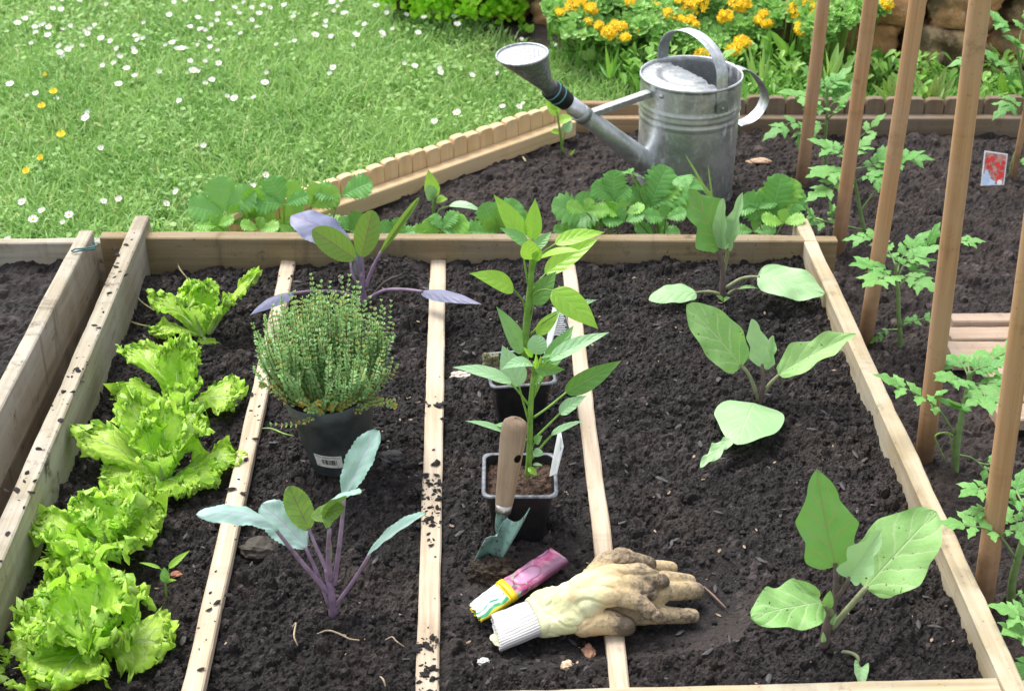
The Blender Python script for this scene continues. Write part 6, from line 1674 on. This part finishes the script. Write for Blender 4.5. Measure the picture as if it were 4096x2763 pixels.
# ------------------------------------------------------------------ tomato picture label
t, P, n = pot_tag('plastic label with a picture of red tomatoes, stuck in the far soil', 'C', [(1942, 945, .03), (2086, 966, .03), (2062, 1160, -.005), (1918, 1166, -.005)], ground('C', 1990, 1166).y)
bgm = mat_plain('label_picture_ground', (.45, .20, .16), .45, .5, 120.); mred = mat_plain('label_picture_red', (.62, .03, .02), .3, .2, 90.); mblue = mat_plain('label_picture_blue', (.50, .62, .80), .4, .15, 90.)
mb = MB(); mb.add([P(.04, .04), P(.96, .04), P(.96, .97), P(.04, .97)], [(0, 3, 2, 1)]); mb.build('picture_ground', bgm, t, None, False)
def discs(lst, k):
    mb = MB()
    for a, b, r in lst:
        mb.add([P(a, b, k)] + [P(a + r * cos(q * pi / 6), b + r * .72 * sin(q * pi / 6), k) for q in range(12)], [(0, 1 + (q + 1) % 12, 1 + q) for q in range(12)])
    return mb
discs([(.2, .62, .12), (.12, .74, .13), (.25, .78, .13), (.14, .9, .13), (.36, .9, .14), (.5, .93, .1)], 1.7).build('picture_blue', mblue, t, None, False)
discs([(.16, .28, .12), (.36, .22, .13), (.40, .45, .15), (.60, .38, .13), (.62, .62, .14), (.80, .46, .12), (.82, .68, .14), (.86, .30, .10), (.72, .80, .12), (.22, .45, .09)], 2.2).build('picture_tomatoes', mred, t, None, False)
discs([(.78, .92, .12)], 2.7).build('picture_badge', M['white_card'], t, None, False)

# ------------------------------------------------------------------ dry stone wall and bank
ts = NT('wall_stone'); o_ = ts.obj(); r_ = ts.rnd()
n1 = ts.noise(o_, 14., 6, .7); n2 = ts.noise(o_, 45., 5, .7); n3 = ts.noise(o_, 7., 3, .5)
c_ = ts.mix(ts.sm(n1, .4, .62), (.15, .10, .055), (.48, .35, .20)); c_ = ts.mix(ts.sm(ts.math('ADD', n3, ts.math('MULTIPLY', r_, .4)), .55, .85), c_, (.55, .29, .13))
c_ = ts.mix(ts.math('MULTIPLY', ts.sm(n2, .58, .72), .8), c_, (.62, .56, .45)); c_ = ts.mix(ts.math('MULTIPLY', ts.sm(n3, .52, .34), .6), c_, (.10, .10, .05))
M['stone'] = ts.done(ts.bsdf(c_, .9, ts.bump(ts.math('ADD', n1, n2), 1., .012), 0, .2))
WA, WB = Vector((1.95, 3.44, -.10)), Vector((-.05, 4.24, -.10))
def wall_pt(s):
    """a bent line from WA to WB, s in metres"""
    K = [(1.95, 3.44), (1.32, 3.53), (.98, 3.62), (.62, 3.98), (.2, 4.16), (-.05, 4.24), (-.4, 4.3)]
    for a, b in zip(K, K[1:]):
        L = math.hypot(b[0] - a[0], b[1] - a[1])
        if s <= L: return Vector((a[0] + (b[0] - a[0]) * s / L, a[1] + (b[1] - a[1]) * s / L, -.1))
        s -= L
    return Vector((K[-1][0], K[-1][1], -.1))
wl = thing('dry_stone_wall', 'dry wall of rough brown and ochre stones at the top right', 'stone wall', (1.0, 3.85, -.1))
wd_ = (WB - WA).normalized(); wn_ = Vector((wd_.y, -wd_.x, 0));
if wn_.y > 0: wn_ = -wn_
rs_ = random.Random(31); z = -.10
def stone(name, c, sx, sy, sz, seed, parent):
    bm = bmesh.new(); bmesh.ops.create_icosphere(bm, subdivisions=4, radius=1)
    rot = Matrix.Rotation(math.atan2(wd_.y, wd_.x) + random.Random(seed).uniform(-.15, .15), 3, 'Z') @ Matrix.Rotation(random.Random(seed + 1).uniform(-.12, .12), 3, 'Y')
    for v in bm.verts:
        d = v.co.normalized(); q = max(abs(d.x), abs(d.y), abs(d.z)); d2 = d * (1 + .55 * (1 / q - 1))
        k = 1 + .22 * mnoise.noise(d * 1.6 + Vector((seed, 0, 0))) + .12 * mnoise.noise(d * 4 + Vector((0, seed, 0))) + .05 * mnoise.noise(d * 11 + Vector((0, 0, seed)))
        v.co = rot @ Vector((d2.x * sx, d2.y * sy, d2.z * sz)) * k
    me = bpy.data.meshes.new(name); bm.to_mesh(me); bm.free(); me.materials.append(M['stone'])
    for p in me.polygons: p.use_smooth = True
    return link_mesh(name, me, c - parent.location, parent)
for row in range(6):
    h = rs_.uniform(.085, .125); x = rs_.uniform(0, .1)
    while x < 2.2:
        L = rs_.uniform(.12, .25); c = wall_pt(x + L / 2) + wn_ * rs_.uniform(-.02, .03) - wn_ * .02 * row; c.z = z + h / 2
        stone('stone', c, L * .5, .09, h * .50, rs_.randint(0, 9999), wl); x += L * .98
    z += h * .93
bk = MB(); bk.add([WA - wn_ * .16 - Vector((0, 0, .1)), WB - wn_ * .16 - Vector((0, 0, .1)), WB - wn_ * .30 + Vector((0, 0, .62)), WA - wn_ * .30 + Vector((0, 0, .62)), WA - wn_ * 2.5 + Vector((0, 0, .62)), WB - wn_ * 2.5 + Vector((0, 0, .62))], [(0, 1, 2, 3), (3, 2, 5, 4)])
tag(bk.build('backing_bank', M['soil2'], None, (0, 0, 0), False), kind='structure')  # unseen bank, added as dark backing for the gaps between stones

# ------------------------------------------------------------------ flowering stonecrop over the wall
M['sedum'] = mat_small_leaf('stonecrop_leaves', (.13, .34, .05), (.36, .64, .16), .45, .3, (.60, .78, .32))
M['yellow'] = mat_plain('yellow_stonecrop_flower', (.95, .62, .008), .5, .2, 300.)
M['shrub'] = mat_small_leaf('golden_shrub_leaves', (.26, .62, .015), (.52, .92, .05), .45, .45, (.70, .95, .16))
def slope_pt(x, y):
    y0 = 3.45 - .23 * min(max((x - 3050) / 200, 0), 1)
    d = ray('S', x, y); Y = (1.27 + .05 + y0 * .62) / (.62 - d.z / d.y); return EYE + d * (Y / d.y)
def fan_leaves(P, D, N, ln, wd, tone, cup=.12):
    S = nrmz(np.cross(D, N)); N2 = np.cross(S, D); n = len(P); V = np.zeros((n, 8, 3)); ln = np.asarray(ln)[:, None]; wd = np.asarray(wd)[:, None]
    for k, (a, b) in enumerate(((0, 0), (.35, .30), (.70, .5), (.93, .36), (1.03, 0), (.93, -.36), (.70, -.5), (.35, -.30))):
        V[:, k] = P + D * ln * a + S * wd * b + N2 * ln * (cup * abs(b) * 2 + .10 * a * a)
    b = (np.arange(n) * 8)[:, None]
    T = np.concatenate([b + np.array([[0, i, i + 1]]) for i in range(1, 7)])
    return V.reshape(-1, 3), T, np.repeat(tone, 8)
def rosettes(C, nrm, rad, rs, tone, m=8):
    n = len(C); nrm = nrmz(nrm); a = nrmz(np.cross(nrm, rs.randn(n, 3))); b = np.cross(nrm, a)
    PP, DD, NN, LL, TT = [], [], [], [], []
    for ring, (el, k) in enumerate(((.25, 1.), (.85, .62))):
        mm_ = m if ring == 0 else m - 3
        for j in range(mm_):
            an = 2 * pi * (j + .5 * ring) / mm_ + rs.rand(n) * .5
            out = a * np.cos(an)[:, None] + b * np.sin(an)[:, None]
            e = el + .15 * rs.randn(n)
            PP.append(C); DD.append(out * np.cos(e)[:, None] + nrm * np.sin(e)[:, None]); NN.append(nrm * np.cos(e)[:, None] - out * np.sin(e)[:, None])
            LL.append(rad * k * (.8 + .4 * rs.rand(n))); TT.append(np.clip(tone + .10 * ring + .10 * rs.randn(n), 0, 1))
    PP, DD, NN, LL, TT = map(np.concatenate, (PP, DD, NN, LL, TT))
    return fan_leaves(PP, DD, NN, LL, LL * .62, TT)
FL = [('L', 640, 50, 85), ('L', 770, 80, 55), ('L', 920, 280, 60), ('L', 1015, 232, 48), ('L', 1062, 320, 30), ('L', 1172, 256, 30), ('L', 1412, 135, 70), ('L', 1560, 170, 50), ('L', 1640, 30, 105), ('L', 1905, 140, 62), ('L', 2035, 30, 85), ('L', 2050, 360, 62), ('L', 1975, 430, 62), ('L', 1705, 468, 52), ('L', 1100, 20, 30), ('M', 450, 70, 95), ('M', 530, 20, 70), ('M', 800, 120, 90), ('M', 880, 70, 80), ('M', 1145, 40, 58), ('M', 450, 245, 62), ('M', 700, 90, 55), ('M', 400, 40, 50), ('M', 950, 20, 50)]
MOUNDS = [('yellow flowering stonecrop mound nearest the golden shrub, left of the watering can', [(2400, 20, 210, 150), (2570, 120, 130, 62), (2420, -130, 240, 120)]),
          ('widest yellow flowering stonecrop mound, behind the watering can handle', [(2760, 60, 220, 130), (2970, 60, 150, 110), (2880, 160, 150, 60), (2850, -120, 300, 110), (3030, 110, 60, 60)]),
          ('stonecrop mound hanging over the wall stones behind the two left stakes', [(3300, 40, 150, 75), (3270, 125, 75, 45), (3420, 35, 90, 55), (3330, -110, 220, 100), (3480, 30, 60, 25)])]
rq_ = random.Random(5)
for q_ in range(16): FL.append(('L', rq_.uniform(450, 2300), rq_.uniform(0, 230), rq_.uniform(20, 40)))
for q_ in range(6): FL.append(('M', rq_.uniform(350, 950), rq_.uniform(0, 150), rq_.uniform(22, 40)))
rs = np.random.RandomState(17)
for mi, (lab, els) in enumerate(MOUNDS):
    C = []
    for (cx, cy, rx, ry) in els:
        k = int(rx * ry / 95)
        for _ in range(k):
            a = rs.rand() * 2 * pi; r = math.sqrt(rs.rand())
            C.append(slope_pt(cx + rx * r * cos(a), cy + ry * r * sin(a)))
    C = np.array([tuple(c) for c in C]); lump = .05 * vnoise(C[:, 0] / .09, C[:, 2] / .06 + mi * 9, 3)
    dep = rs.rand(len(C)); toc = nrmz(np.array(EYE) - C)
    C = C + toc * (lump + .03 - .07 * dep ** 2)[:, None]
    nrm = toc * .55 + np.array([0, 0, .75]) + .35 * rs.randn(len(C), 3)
    tone = np.clip(.50 + 3.0 * lump - .25 * dep + .10 * rs.randn(len(C)), 0, 1)  # inner leaves darker, bulges paler: depth shade put into the leaf tone
    t = thing('stonecrop', lab, 'flowering plant', C.mean(0) * np.array([1, 1, 0]) + np.array([0, 0, -.05]), 'yellow flowering stonecrop cushions along the wall')
    V, T, tn = rosettes(C, nrm, .0205, rs, tone)
    link_mesh('foliage', fast_mesh('foliage', V - np.array(t.location), None, T, [M['sedum']], tn), (0, 0, 0), t)
    sm_ = MB()
    for c in C[::5]: sm_.tube([Vector(c), Vector(c).lerp(Vector((c[0], c[1] + .05, -.06)), .6), Vector((C[:, 0].mean() + (c[0] - C[:, 0].mean()) * .3, C[:, 1].mean() + .04, -.06))], .0018, 4, 0, False)
    sm_.build('stems', M['straw_stem'], t)
    for f, x, y, r in FL:
        sx, sy = src(f, x, y)
        near = min(range(3), key=lambda q: min(((sx - e[0]) / e[2]) ** 2 + ((sy - e[1]) / e[3]) ** 2 for e in MOUNDS[q][1]))
        if near != mi: continue
        c0 = slope_pt(sx, sy); c0 = c0 + tocam(c0) * .045; k = r * 1.12 * mpp(f, c0); mb = MB()
        for q in range(int(18 + r * .45)):
            a = rs.rand() * 2 * pi; rr_2 = math.sqrt(rs.rand())
            c = c0 + RGT * (k * rr_2 * cos(a)) + UPV * (k * .75 * rr_2 * sin(a)) + tocam(c0) * (.012 * (1 - rr_2) + .008 * rs.rand())
            nn = (tocam(c) + Vector((rs.randn() * .5, rs.randn() * .3, .5 + rs.rand() * .5))).normalized(); a_ = nn.orthogonal().normalized(); b_ = nn.cross(a_); R = .0078 * (.8 + .5 * rs.rand())
            vs = [c + nn * .0015]
            for p5 in range(10): vs.append(c + (a_ * cos(p5 * pi / 5) + b_ * sin(p5 * pi / 5)) * R * (1. if p5 % 2 == 0 else .5) + nn * (.003 if p5 % 2 == 0 else 0))
            mb.add(vs, [(0, 1 + p5, 1 + (p5 + 1) % 10) for p5 in range(10)])
        mb.build('flower_cluster', M['yellow'], t, None, False)

# ------------------------------------------------------------------ golden shrub
def shrub(lab, els, Y, seed, n, mat, rad=.019, group=None):
    rs = np.random.RandomState(seed)
    Pn = []
    for f, x, y, rx, ry in els:
        c = ony(f, x, y, Y); k = mpp(f, c)
        m = int(n * rx * ry / sum(e[3] * e[4] for e in els))
        d = nrmz(rs.randn(m, 3)); d[:, 2] = np.abs(d[:, 2]) * 1.0 - .35 * (rs.rand(m) < .4)
        r = (.55 + .45 * rs.rand(m) ** .5)
        lump = 1 + .18 * vnoise(d[:, 0] * 3 + seed, d[:, 2] * 3 + d[:, 1] * 2, seed)
        Pn.append(np.array(c) + d * (r * lump)[:, None] * np.array([rx * k, rx * k * .55, ry * k]))
    Pn = np.concatenate(Pn)
    t = thing('leafy_shrub', lab, 'shrub', (float(Pn[:, 0].mean()), Y, LAWN_Z), group)
    c0 = Pn.mean(0); out = nrmz(Pn - c0 + np.array([0, -.05, .05]))
    D = nrmz(out * .5 + rs.randn(len(Pn), 3) * .6 + np.array([0, 0, -.15])); N = nrmz(np.array([0, -.85, .55]) + .45 * rs.randn(len(Pn), 3))
    dist = np.linalg.norm(Pn - c0, axis=1); tone = np.clip(.45 + .3 * rs.randn(len(Pn)) * .6 + .25 * vnoise(Pn[:, 0] / .06, Pn[:, 2] / .06, seed), 0, 1)
    V, T, tn = fan_leaves(Pn, D, N, rad * (.8 + .6 * rs.rand(len(Pn))), rad * (.7 + .4 * rs.rand(len(Pn))), tone)
    link_mesh('foliage', fast_mesh('foliage', V - np.array(t.location), None, T, [mat], tn), (0, 0, 0), t)
    st = MB()
    for q in range(26):
        p = Vector(Pn[rs.randint(len(Pn))]); st.tube([Vector((c0[0] + rs.randn() * .03, Y + .02, LAWN_Z)), Vector((c0[0], Y, LAWN_Z)).lerp(p, .5) + Vector((0, 0, .04)), p], [.003, .002, .001], 5, 0, False)
    st.build('stems', M['herb_stem'], t)
shrub('golden green rounded shrub at the top edge of the lawn', [('V', 1060, 5, 125, 62), ('V', 1140, 25, 55, 45), ('V', 1050, -70, 140, 60)], 4.06, 4, 1700, M['shrub'])
shrub('lower leafy shrub left of the golden shrub, spreading on the lawn edge', [('V', 925, -10, 75, 42), ('V', 910, -60, 80, 40)], 4.10, 7, 700, M['shrub'])

# ------------------------------------------------------------------ green plants between edging and wall
M['weed'] = mat_small_leaf('broad_weed_leaves', (.12, .32, .04), (.28, .54, .10), .45, .35, (.42, .62, .16))
M['sorrel'] = mat_leaf('sorrel_leaf', (.24, .44, .09), (.32, .50, .14), (.14, .035, .04), None, .45, .3, 7., 1.2, 1.5, .3, .07)
M['dock'] = mat_leaf('dock_leaf', (.10, .32, .04), (.18, .42, .07), (.25, .45, .12), None, .42, .35, 6., .5, 1.5, .4, .06)
M['dock_pale'] = mat_leaf('pale_weed_leaf', (.26, .48, .11), (.34, .54, .16), (.36, .55, .2), None, .45, .35, 6., .5, 1.5, .4, .06)
n = 7000
wx = .30 + rs.rand(n) * 1.6; wy = 3.185 + rs.rand(n) * .62
k = (wy < np.where(wx > 1., 3.43, 3.53 + .9 * (1 - wx))) & (wx > .62 - (wy - 3.1) * .60 + .02 * rs.randn(n)); wx, wy = wx[k], wy[k]
az = rs.rand(len(wx)) * 2 * pi; cl = vnoise(wx / .07, wy / .07, 12)
Pn = np.stack([wx, wy, -.06 + np.maximum(rs.rand(len(wx)) * .065 * (1 + cl), 0)], -1); ti = .3 + .5 * rs.rand(len(wx))
D = np.stack([np.cos(az) * np.cos(ti), np.sin(az) * np.cos(ti), np.sin(ti)], -1); N = np.stack([-np.cos(az) * np.sin(ti), -np.sin(az) * np.sin(ti), np.cos(ti)], -1)
ln = .016 + .022 * rs.rand(len(wx))
V1, T1, t1 = fan_leaves(Pn, D, N, ln, ln * (.35 + .35 * rs.rand(len(wx))), np.clip(.45 + .25 * cl + .15 * rs.randn(len(wx)), 0, 1))
nb_ = 5200
bx = .22 + rs.rand(nb_) * 1.65; by = 3.18 + rs.rand(nb_) * .55; k = (by < np.where(bx > 1., 3.43, 3.53 + .9 * (1 - bx))) & (bx > .60 - (by - 3.1) * .62); bx, by = bx[k], by[k]
V2, Q2, T2, t2 = blades(np.stack([bx, by, np.full(len(bx), -.07)], -1), .085, .0075, .7, rs, np.clip(.4 + .22 * rs.randn(len(bx)), 0, .95))
me = fast_mesh('ground_cover', np.concatenate([V2, V1]), Q2, np.concatenate([T2, T1 + len(V2)]), [M['weed']], np.concatenate([t2, t1]))
tag(link_mesh('ground_cover', me), 'low mixed weeds and grass between the weathered edging and the wall', 'weeds', kind='stuff')
plane('border_soil', [(.25, 3.165, -.075), (2.3, 3.13, -.075), (2.3, 4.4, -.075), (-.1, 4.4, -.075), (-.1, 4.0, -.083)], M['soil2'])

def tuft(name, lab, cat, f, x, y, Y, blades_, mats, group=None):
    """leaves (dx, dy, w) in frame pixels from the foot"""
    b = ony(f, x, y, Y); b.z = -.07
    P = Plant(name, lab, cat, b, group); f0 = ony(f, x, y, Y)
    rs2 = random.Random(int(x * 7 + y))
    for i, (dx, dy, w) in enumerate(blades_):
        P.leaf(f, (x + dx * .12, y + 5, rs2.uniform(-.02, .02)), (x + dx, y + dy, rs2.uniform(-.04, .03)), w, mats, None, up=rs2.uniform(0, .4), shape='lance' if w < 55 else 'ovate', arc=rs2.uniform(.04, .14), fold=.3, wave=.06, nu=18, nv=6, side=rs2.uniform(-.5, .5))
so1 = [M['sorrel']]; dk1 = [M['dock']]; dp1 = [M['dock_pale']]
Wg = 'leafy herbs behind the weathered edging'
tuft('sorrel_plant', 'red veined sorrel with striped leaves right of the third stake', 'sorrel', 'M', 1500, 945, 3.22, [(-110, -330, 90), (-60, -210, 80), (30, -230, 60), (90, -320, 70), (150, -200, 80), (-150, -160, 90), (250, -300, 90), (170, -380, 80)], so1, Wg)
tuft('sorrel_plant', 'pale red veined sorrel between the second and third stakes', 'sorrel', 'M', 1220, 900, 3.24, [(-90, -230, 90), (-20, -280, 80), (40, -200, 80), (-150, -130, 70), (-190, -190, 60)], so1, Wg)
tuft('dock_plant', 'upright dock with broad leaves at the right edge below the wall', 'dock', 'M', 2190, 880, 3.30, [(-60, -280, 95), (60, -270, 100), (0, -330, 60), (110, -180, 80), (-110, -120, 70)], dk1, Wg)
tuft('dock_plant', 'dark green dock with folded leaves left of the first stake', 'dock', 'M', 330, 470, 3.45, [(-160, -210, 80), (-60, -130, 70), (60, -150, 40), (110, -20, 50)], dk1, Wg)
tuft('grass_clump', 'clump of tall bent grass leaves right of the first stake', 'grass clump', 'M', 660, 700, 3.25, [(-20, -290, 34), (90, -340, 70), (140, -300, 60), (30, -200, 30), (-40, -160, 24)], dp1, Wg)
tuft('dock_plant', 'bright dock with a leaf slanting across behind the second stake', 'dock', 'M', 720, 690, 3.30, [(190, -240, 60), (100, -120, 60), (230, -90, 50)], dp1, Wg)
tuft('dock_plant', 'wide leaved weed between the second and third stakes against the wall', 'dock', 'M', 1130, 560, 3.45, [(-80, -140, 90), (40, -120, 90), (120, -60, 70), (-30, -180, 60)], dk1, Wg)
tuft('grass_clump', 'tall grass stems right behind the watering can handle', 'grass clump', 'L', 2180, 800, 3.35, [(-90, -480, 40), (50, -500, 36), (20, -360, 30), (110, -380, 34), (-60, -330, 40), (-120, -400, 40)], dp1, Wg)
tuft('dock_plant', 'tall dark dock leaf beside the stones behind the can handle', 'dock', 'L', 2260, 560, 3.50, [(20, -310, 90), (-40, -200, 50), (60, -160, 50)], dk1, Wg)
tuft('dock_plant', 'broad upright dock at the lawn corner below the golden shrub', 'dock', 'L', 470, 290, 3.85, [(-60, -130, 90), (60, -170, 60), (110, -100, 60), (-10, -90, 60), (140, -40, 50)], dk1, Wg)
tuft('grass_clump', 'arching blue green grass blades left of the watering can', 'grass clump', 'L', 930, 660, 3.40, [(-40, -290, 40), (80, -280, 34), (20, -180, 30), (110, -150, 30), (-90, -120, 30)], dk1, Wg)
tuft('dock_plant', 'light green weed rosette in front of the left stonecrop mound', 'dock', 'L', 1140, 520, 3.55, [(-130, -60, 80), (-50, -120, 80), (60, -110, 70), (130, -60, 80), (0, -170, 60), (20, -60, 80)], dp1, Wg)
tuft('dock_plant', 'light weed rosette at the edge of the lawn, left of the arching grass', 'dock', 'L', 790, 500, 3.60, [(-130, -60, 80), (-50, -90, 80), (60, -90, 70), (120, -40, 80), (0, -130, 60)], dp1, Wg)
tuft('strawberry_weed', 'small three part leaf plant at the foot of the shrub', 'weed', 'L', 220, 265, 3.95, [(-70, -50, 70), (0, -70, 80), (65, -60, 70), (30, -30, 60)], dk1, Wg)
tuft('pale_lettuce_weed', 'round leaved pale weed in front of the right wall behind the fourth stake', 'weed', 'M', 1980, 900, 3.22, [(-80, -130, 90), (10, -190, 90), (80, -120, 90), (-30, -80, 90), (60, -60, 80)], dp1, Wg)
# two blades of grass before the can
gb = Plant('grass_clump', 'thin grass blades standing before the foot of the watering can', 'grass clump', ony('C', 255, 1300, 2.60))
gb.leaf('C', (250, 1290, 0), (65, 970, .02), 20, dp1, None, up=.1, arc=.06, fold=.5, shape='strap'); gb.leaf('C', (262, 1280, 0), (92, 1080, .0), 34, dp1, None, up=.2, arc=.12, fold=.3, shape='lance'); gb.leaf('C', (232, 1230, 0), (207, 1040, .01), 14, dp1, None, up=.1, fold=.5, shape='strap')

# ------------------------------------------------------------------ loose bits on the soil
M['flake'] = mat_plain('grey_bark_flake', (.050, .045, .047), .7, .5, 90.)
M['twig'] = mat_plain('dark_twig', (.05, .035, .028), .8, .4, 200.); M['straw_bit'] = mat_plain('dry_straw', (.34, .30, .15), .7, .3, 100.)
def bit(name, lab, cat, f, x, y, r, col, sq, seed, dz=.002):
    p = ground(f, x, y); p.z += dz
    return tag(clod(name, p, r, seed, mat_plain(name + '_surface', col, .8, .35, 150.), sq), lab, cat)
bit('pebble', 'pale flat pebble left of the rear square pot', 'pebble', 'E', 775, 952, .013, (.50, .44, .38), (1.3, .8, .5), 5)
bit('pebble', 'brownish snail shaped stone beside the left board', 'pebble', 'G', 106, 755, .015, (.22, .16, .12), (.7, 1.1, .6), 6)
bit('brick_shard', 'flat reddish brick shard at the back board', 'shard', 'E', 818, 240, .018, (.24, .13, .10), (1.4, .8, .3), 7)
bit('brick_shard', 'tiny orange red shard beside the little seedling', 'shard', 'G', 1106, 842, .006, (.30, .12, .07), (1.3, .9, .5), 8)
bit('wood_chip', 'pale wood chip on the far soil right of the watering can', 'wood chip', 'C', 546, 1016, .016, (.45, .30, .20), (1.9, .7, .35), 9)
bit('pebble', 'grey pebble left of the second slat beside the thyme', 'pebble', 'T', 1045, 1440, .014, (.035, .032, .032), (1.4, .9, .6), 10)
bit('pebble', 'small white stone chip below the white glove cuff', 'pebble', 'H', 915, 1390, .006, (.62, .62, .60), (1.2, .9, .7), 11)
bit('pebble', 'small ochre stone chip below the gloves left of the third slat', 'pebble', 'H', 1440, 1415, .008, (.55, .42, .28), (1., .8, .7), 12)
bit('wood_chip', 'brown bark flake just left of the third slat', 'wood chip', 'H', 1575, 1330, .010, (.28, .15, .09), (.8, 1.3, .4), 13)
bit('soil_clod', 'big clod in the corner below the big lettuce', 'soil clod', 'G', 300, 1545, .012, (.20, .15, .11), (1., .9, .8), 14)
bit('soil_clod', 'grey brown clod on the soil left of the front kohlrabi', 'soil clod', 'G', 1625, 690, .022, (.05, .04, .03), (1.2, .9, .6), 15)
bit('soil_clod', 'clod of earth lying on the grey left board', 'soil clod', 'D', 708, 342, .009, (.05, .035, .025), (1.3, .9, .6), 16, .085)
def strand(name, lab, cat, f, pts, r, mat, lift=.006):
    q = [ground(f, x, y) + Vector((0, 0, lift + h)) for x, y, h in pts]
    mb = MB(); c = curve_pts(q, 8); mb.tube(c, [r * .75 * (.5 + .5 * sin(pi * (i + 1) / (len(c) + 1))) for i in range(len(c))], 6)
    return tag(mb.build(name, mat, None, q[0]), lab, cat)
strand('dry_grass_strand', 'long bent dry grass strand arching beside the small lettuce', 'grass strand', 'D', [(950, 480, 0), (875, 340, .01), (1000, 285, .02), (1105, 265, .02), (1135, 330, .012), (1215, 395, 0)], .0022, M['straw_bit'])
strand('dry_grass_strand', 'dry grass strand hanging at the left board', 'grass strand', 'D', [(775, 290, .02), (830, 420, .01), (880, 500, .004), (970, 555, 0)], .0024, M['straw_bit'])
strand('dry_grass_strand', 'short flat dry grass strand left of the small lettuce', 'grass strand', 'D', [(790, 610, 0), (860, 645, .002), (965, 662, 0)], .0026, M['straw_bit'])
strand('green_stalk', 'thin pale green stalk between the slat and the thyme pot', 'stalk', 'D', [(1610, 1312, .004), (1700, 1315, .006), (1780, 1340, .004), (1848, 1350, .002)], .0016, M['straw_stem'])
strand('twig', 'dark twig lying behind the potted thyme', 'twig', 'E', [(210, 470, 0), (300, 390, .004), (405, 335, .002)], .0035, M['twig'])
strand('twig', 'thin brown stick right of the glove fingers', 'twig', 'I', [(180, 935, 0), (240, 1000, .002), (318, 1070, 0)], .0022, mat_plain('brown_stick', (.20, .13, .10), .8))
strand('dead_root', 'pale dead root below the front kohlrabi, branched', 'root', 'G', [(1835, 1195, .002), (1860, 1185, .006), (1850, 1230, .004), (1850, 1270, .004), (1870, 1305, 0)], .0016, M['root'])
strand('dead_root', 'long pale dead root lying right of the front kohlrabi foot', 'root', 'G', [(1990, 1238, .002), (2060, 1228, .005), (2130, 1245, .004), (2195, 1262, 0), (2255, 1270, 0)], .0017, M['root'])
strand('dead_root', 'wavy pale root beside the second slat at the bottom', 'root', 'H', [(300, 1268, 0), (345, 1265, .004), (370, 1290, .004), (420, 1312, 0)], .0014, M['root'])
strand('dead_root', 'short curved root at the bottom left of the second slat', 'root', 'H', [(268, 1498, 0), (290, 1530, .003), (302, 1560, 0)], .0016, M['root'])
strand('plant_stalk', 'dry leaning stalk behind the third slat in the far bed', 'stalk', 'B', [(1162, 1000, .0), (1180, 1050, .008)], .003, M['straw_bit'])

# many small crumbs and chips
def scatter(name, n, region, zf, seed, mats, rmin, rmax, lab, tonefrac=.12, flat=(1, .8, .7), jit=.6):
    rs = np.random.RandomState(seed); V, T, MI = [], [], []
    bm = bmesh.new(); bmesh.ops.create_icosphere(bm, subdivisions=1, radius=1); bv = np.array([tuple(v.co) for v in bm.verts]); bf = np.array([[v.index for v in f.verts] for f in bm.faces]); bm.free()
    m = len(bv); cnt = 0
    for i in range(n):
        q = region(rs)
        if q is None: continue
        x, y = q[:2]; r = rmin + (rmax - rmin) * rs.rand() ** 3
        pale = rs.rand() < tonefrac
        sq = np.array(flat) if not pale else np.array([1.6, .7, .35])
        a = rs.rand() * 6.28; R = np.array([[cos(a), -sin(a), 0], [sin(a), cos(a), 0], [0, 0, 1]])
        if pale: r = min(r, .0032)
        v = (bv * (1 + jit * (rs.rand(m, 3) - .5)) * sq * r) @ R.T + np.array([x, y, zf(x, y) + r * .35])
        V.append(v); T.append(bf + cnt * m); MI += [1 if pale else 0] * len(bf); cnt += 1
    me = fast_mesh(name, np.concatenate(V), None, np.concatenate(T), mats, mat_idx=MI)
    return tag(link_mesh(name, me), lab, 'soil crumbs', kind='stuff')
scatter('soil_crumbs', 9000, lambda r: (-.60 + r.rand() * 1.2, 1.23 + r.rand() * 1.15), lambda x, y: BED.at(x, y), 1, [M['crumb'], M['pale_bit']], .0012, .0055, 'loose dark crumbs and pale chips over the soil of the raised bed', .03)
scatter('bark_flakes', 600, lambda r: (-.60 + r.rand() * 1.2, 1.23 + r.rand() * 1.15), lambda x, y: BED.at(x, y) + .001, 6, [M['flake'], M['flake']], .0012, .0068, 'flat grey bark flakes and fibres mixed into the compost', 0, (1.7, .55, .18))
def on_slat(r):
    if r.rand() < .62: return (-.064 + r.randn() * .011, [1.27, 1.31, 1.36, 1.61, 1.64, 1.67, 1.70, 1.9][r.randint(8)] + r.randn() * (.008 if r.rand() < .7 else .04))
    if r.rand() < .4: return (-.343 + r.randn() * .011, 1.3 + r.rand() * 1.1)
    return (-.618 + r.randn() * .008, 1.4 + r.rand() * 1.0)
def slat_z(x, y): return .0845 if x < -.55 else BED.at(x, y) * 0 + {True: SLZ[0], False: SLZ[1]}[x < -.2](y)
sl_o = [o for o in bpy.data.objects if o.name.startswith('divider_lath')]
def mkz(o):
    mw = o.matrix_basis; p0 = mw @ Vector((0, 0, 0)); p1 = mw @ Vector((1, 0, 0)); return lambda y: p0.z + (p1.z - p0.z) * (y - p0.y) / (p1.y - p0.y) + .0003
SLZ = (mkz(sl_o[0]), mkz(sl_o[1]))
scatter('slat_crumbs', 420, on_slat, slat_z, 2, [M['crumb'], M['pale_bit']], .0010, .0055, 'dark soil crumbs scattered on the slats and the left board', 0, (1.5, .8, .4), 1.0)
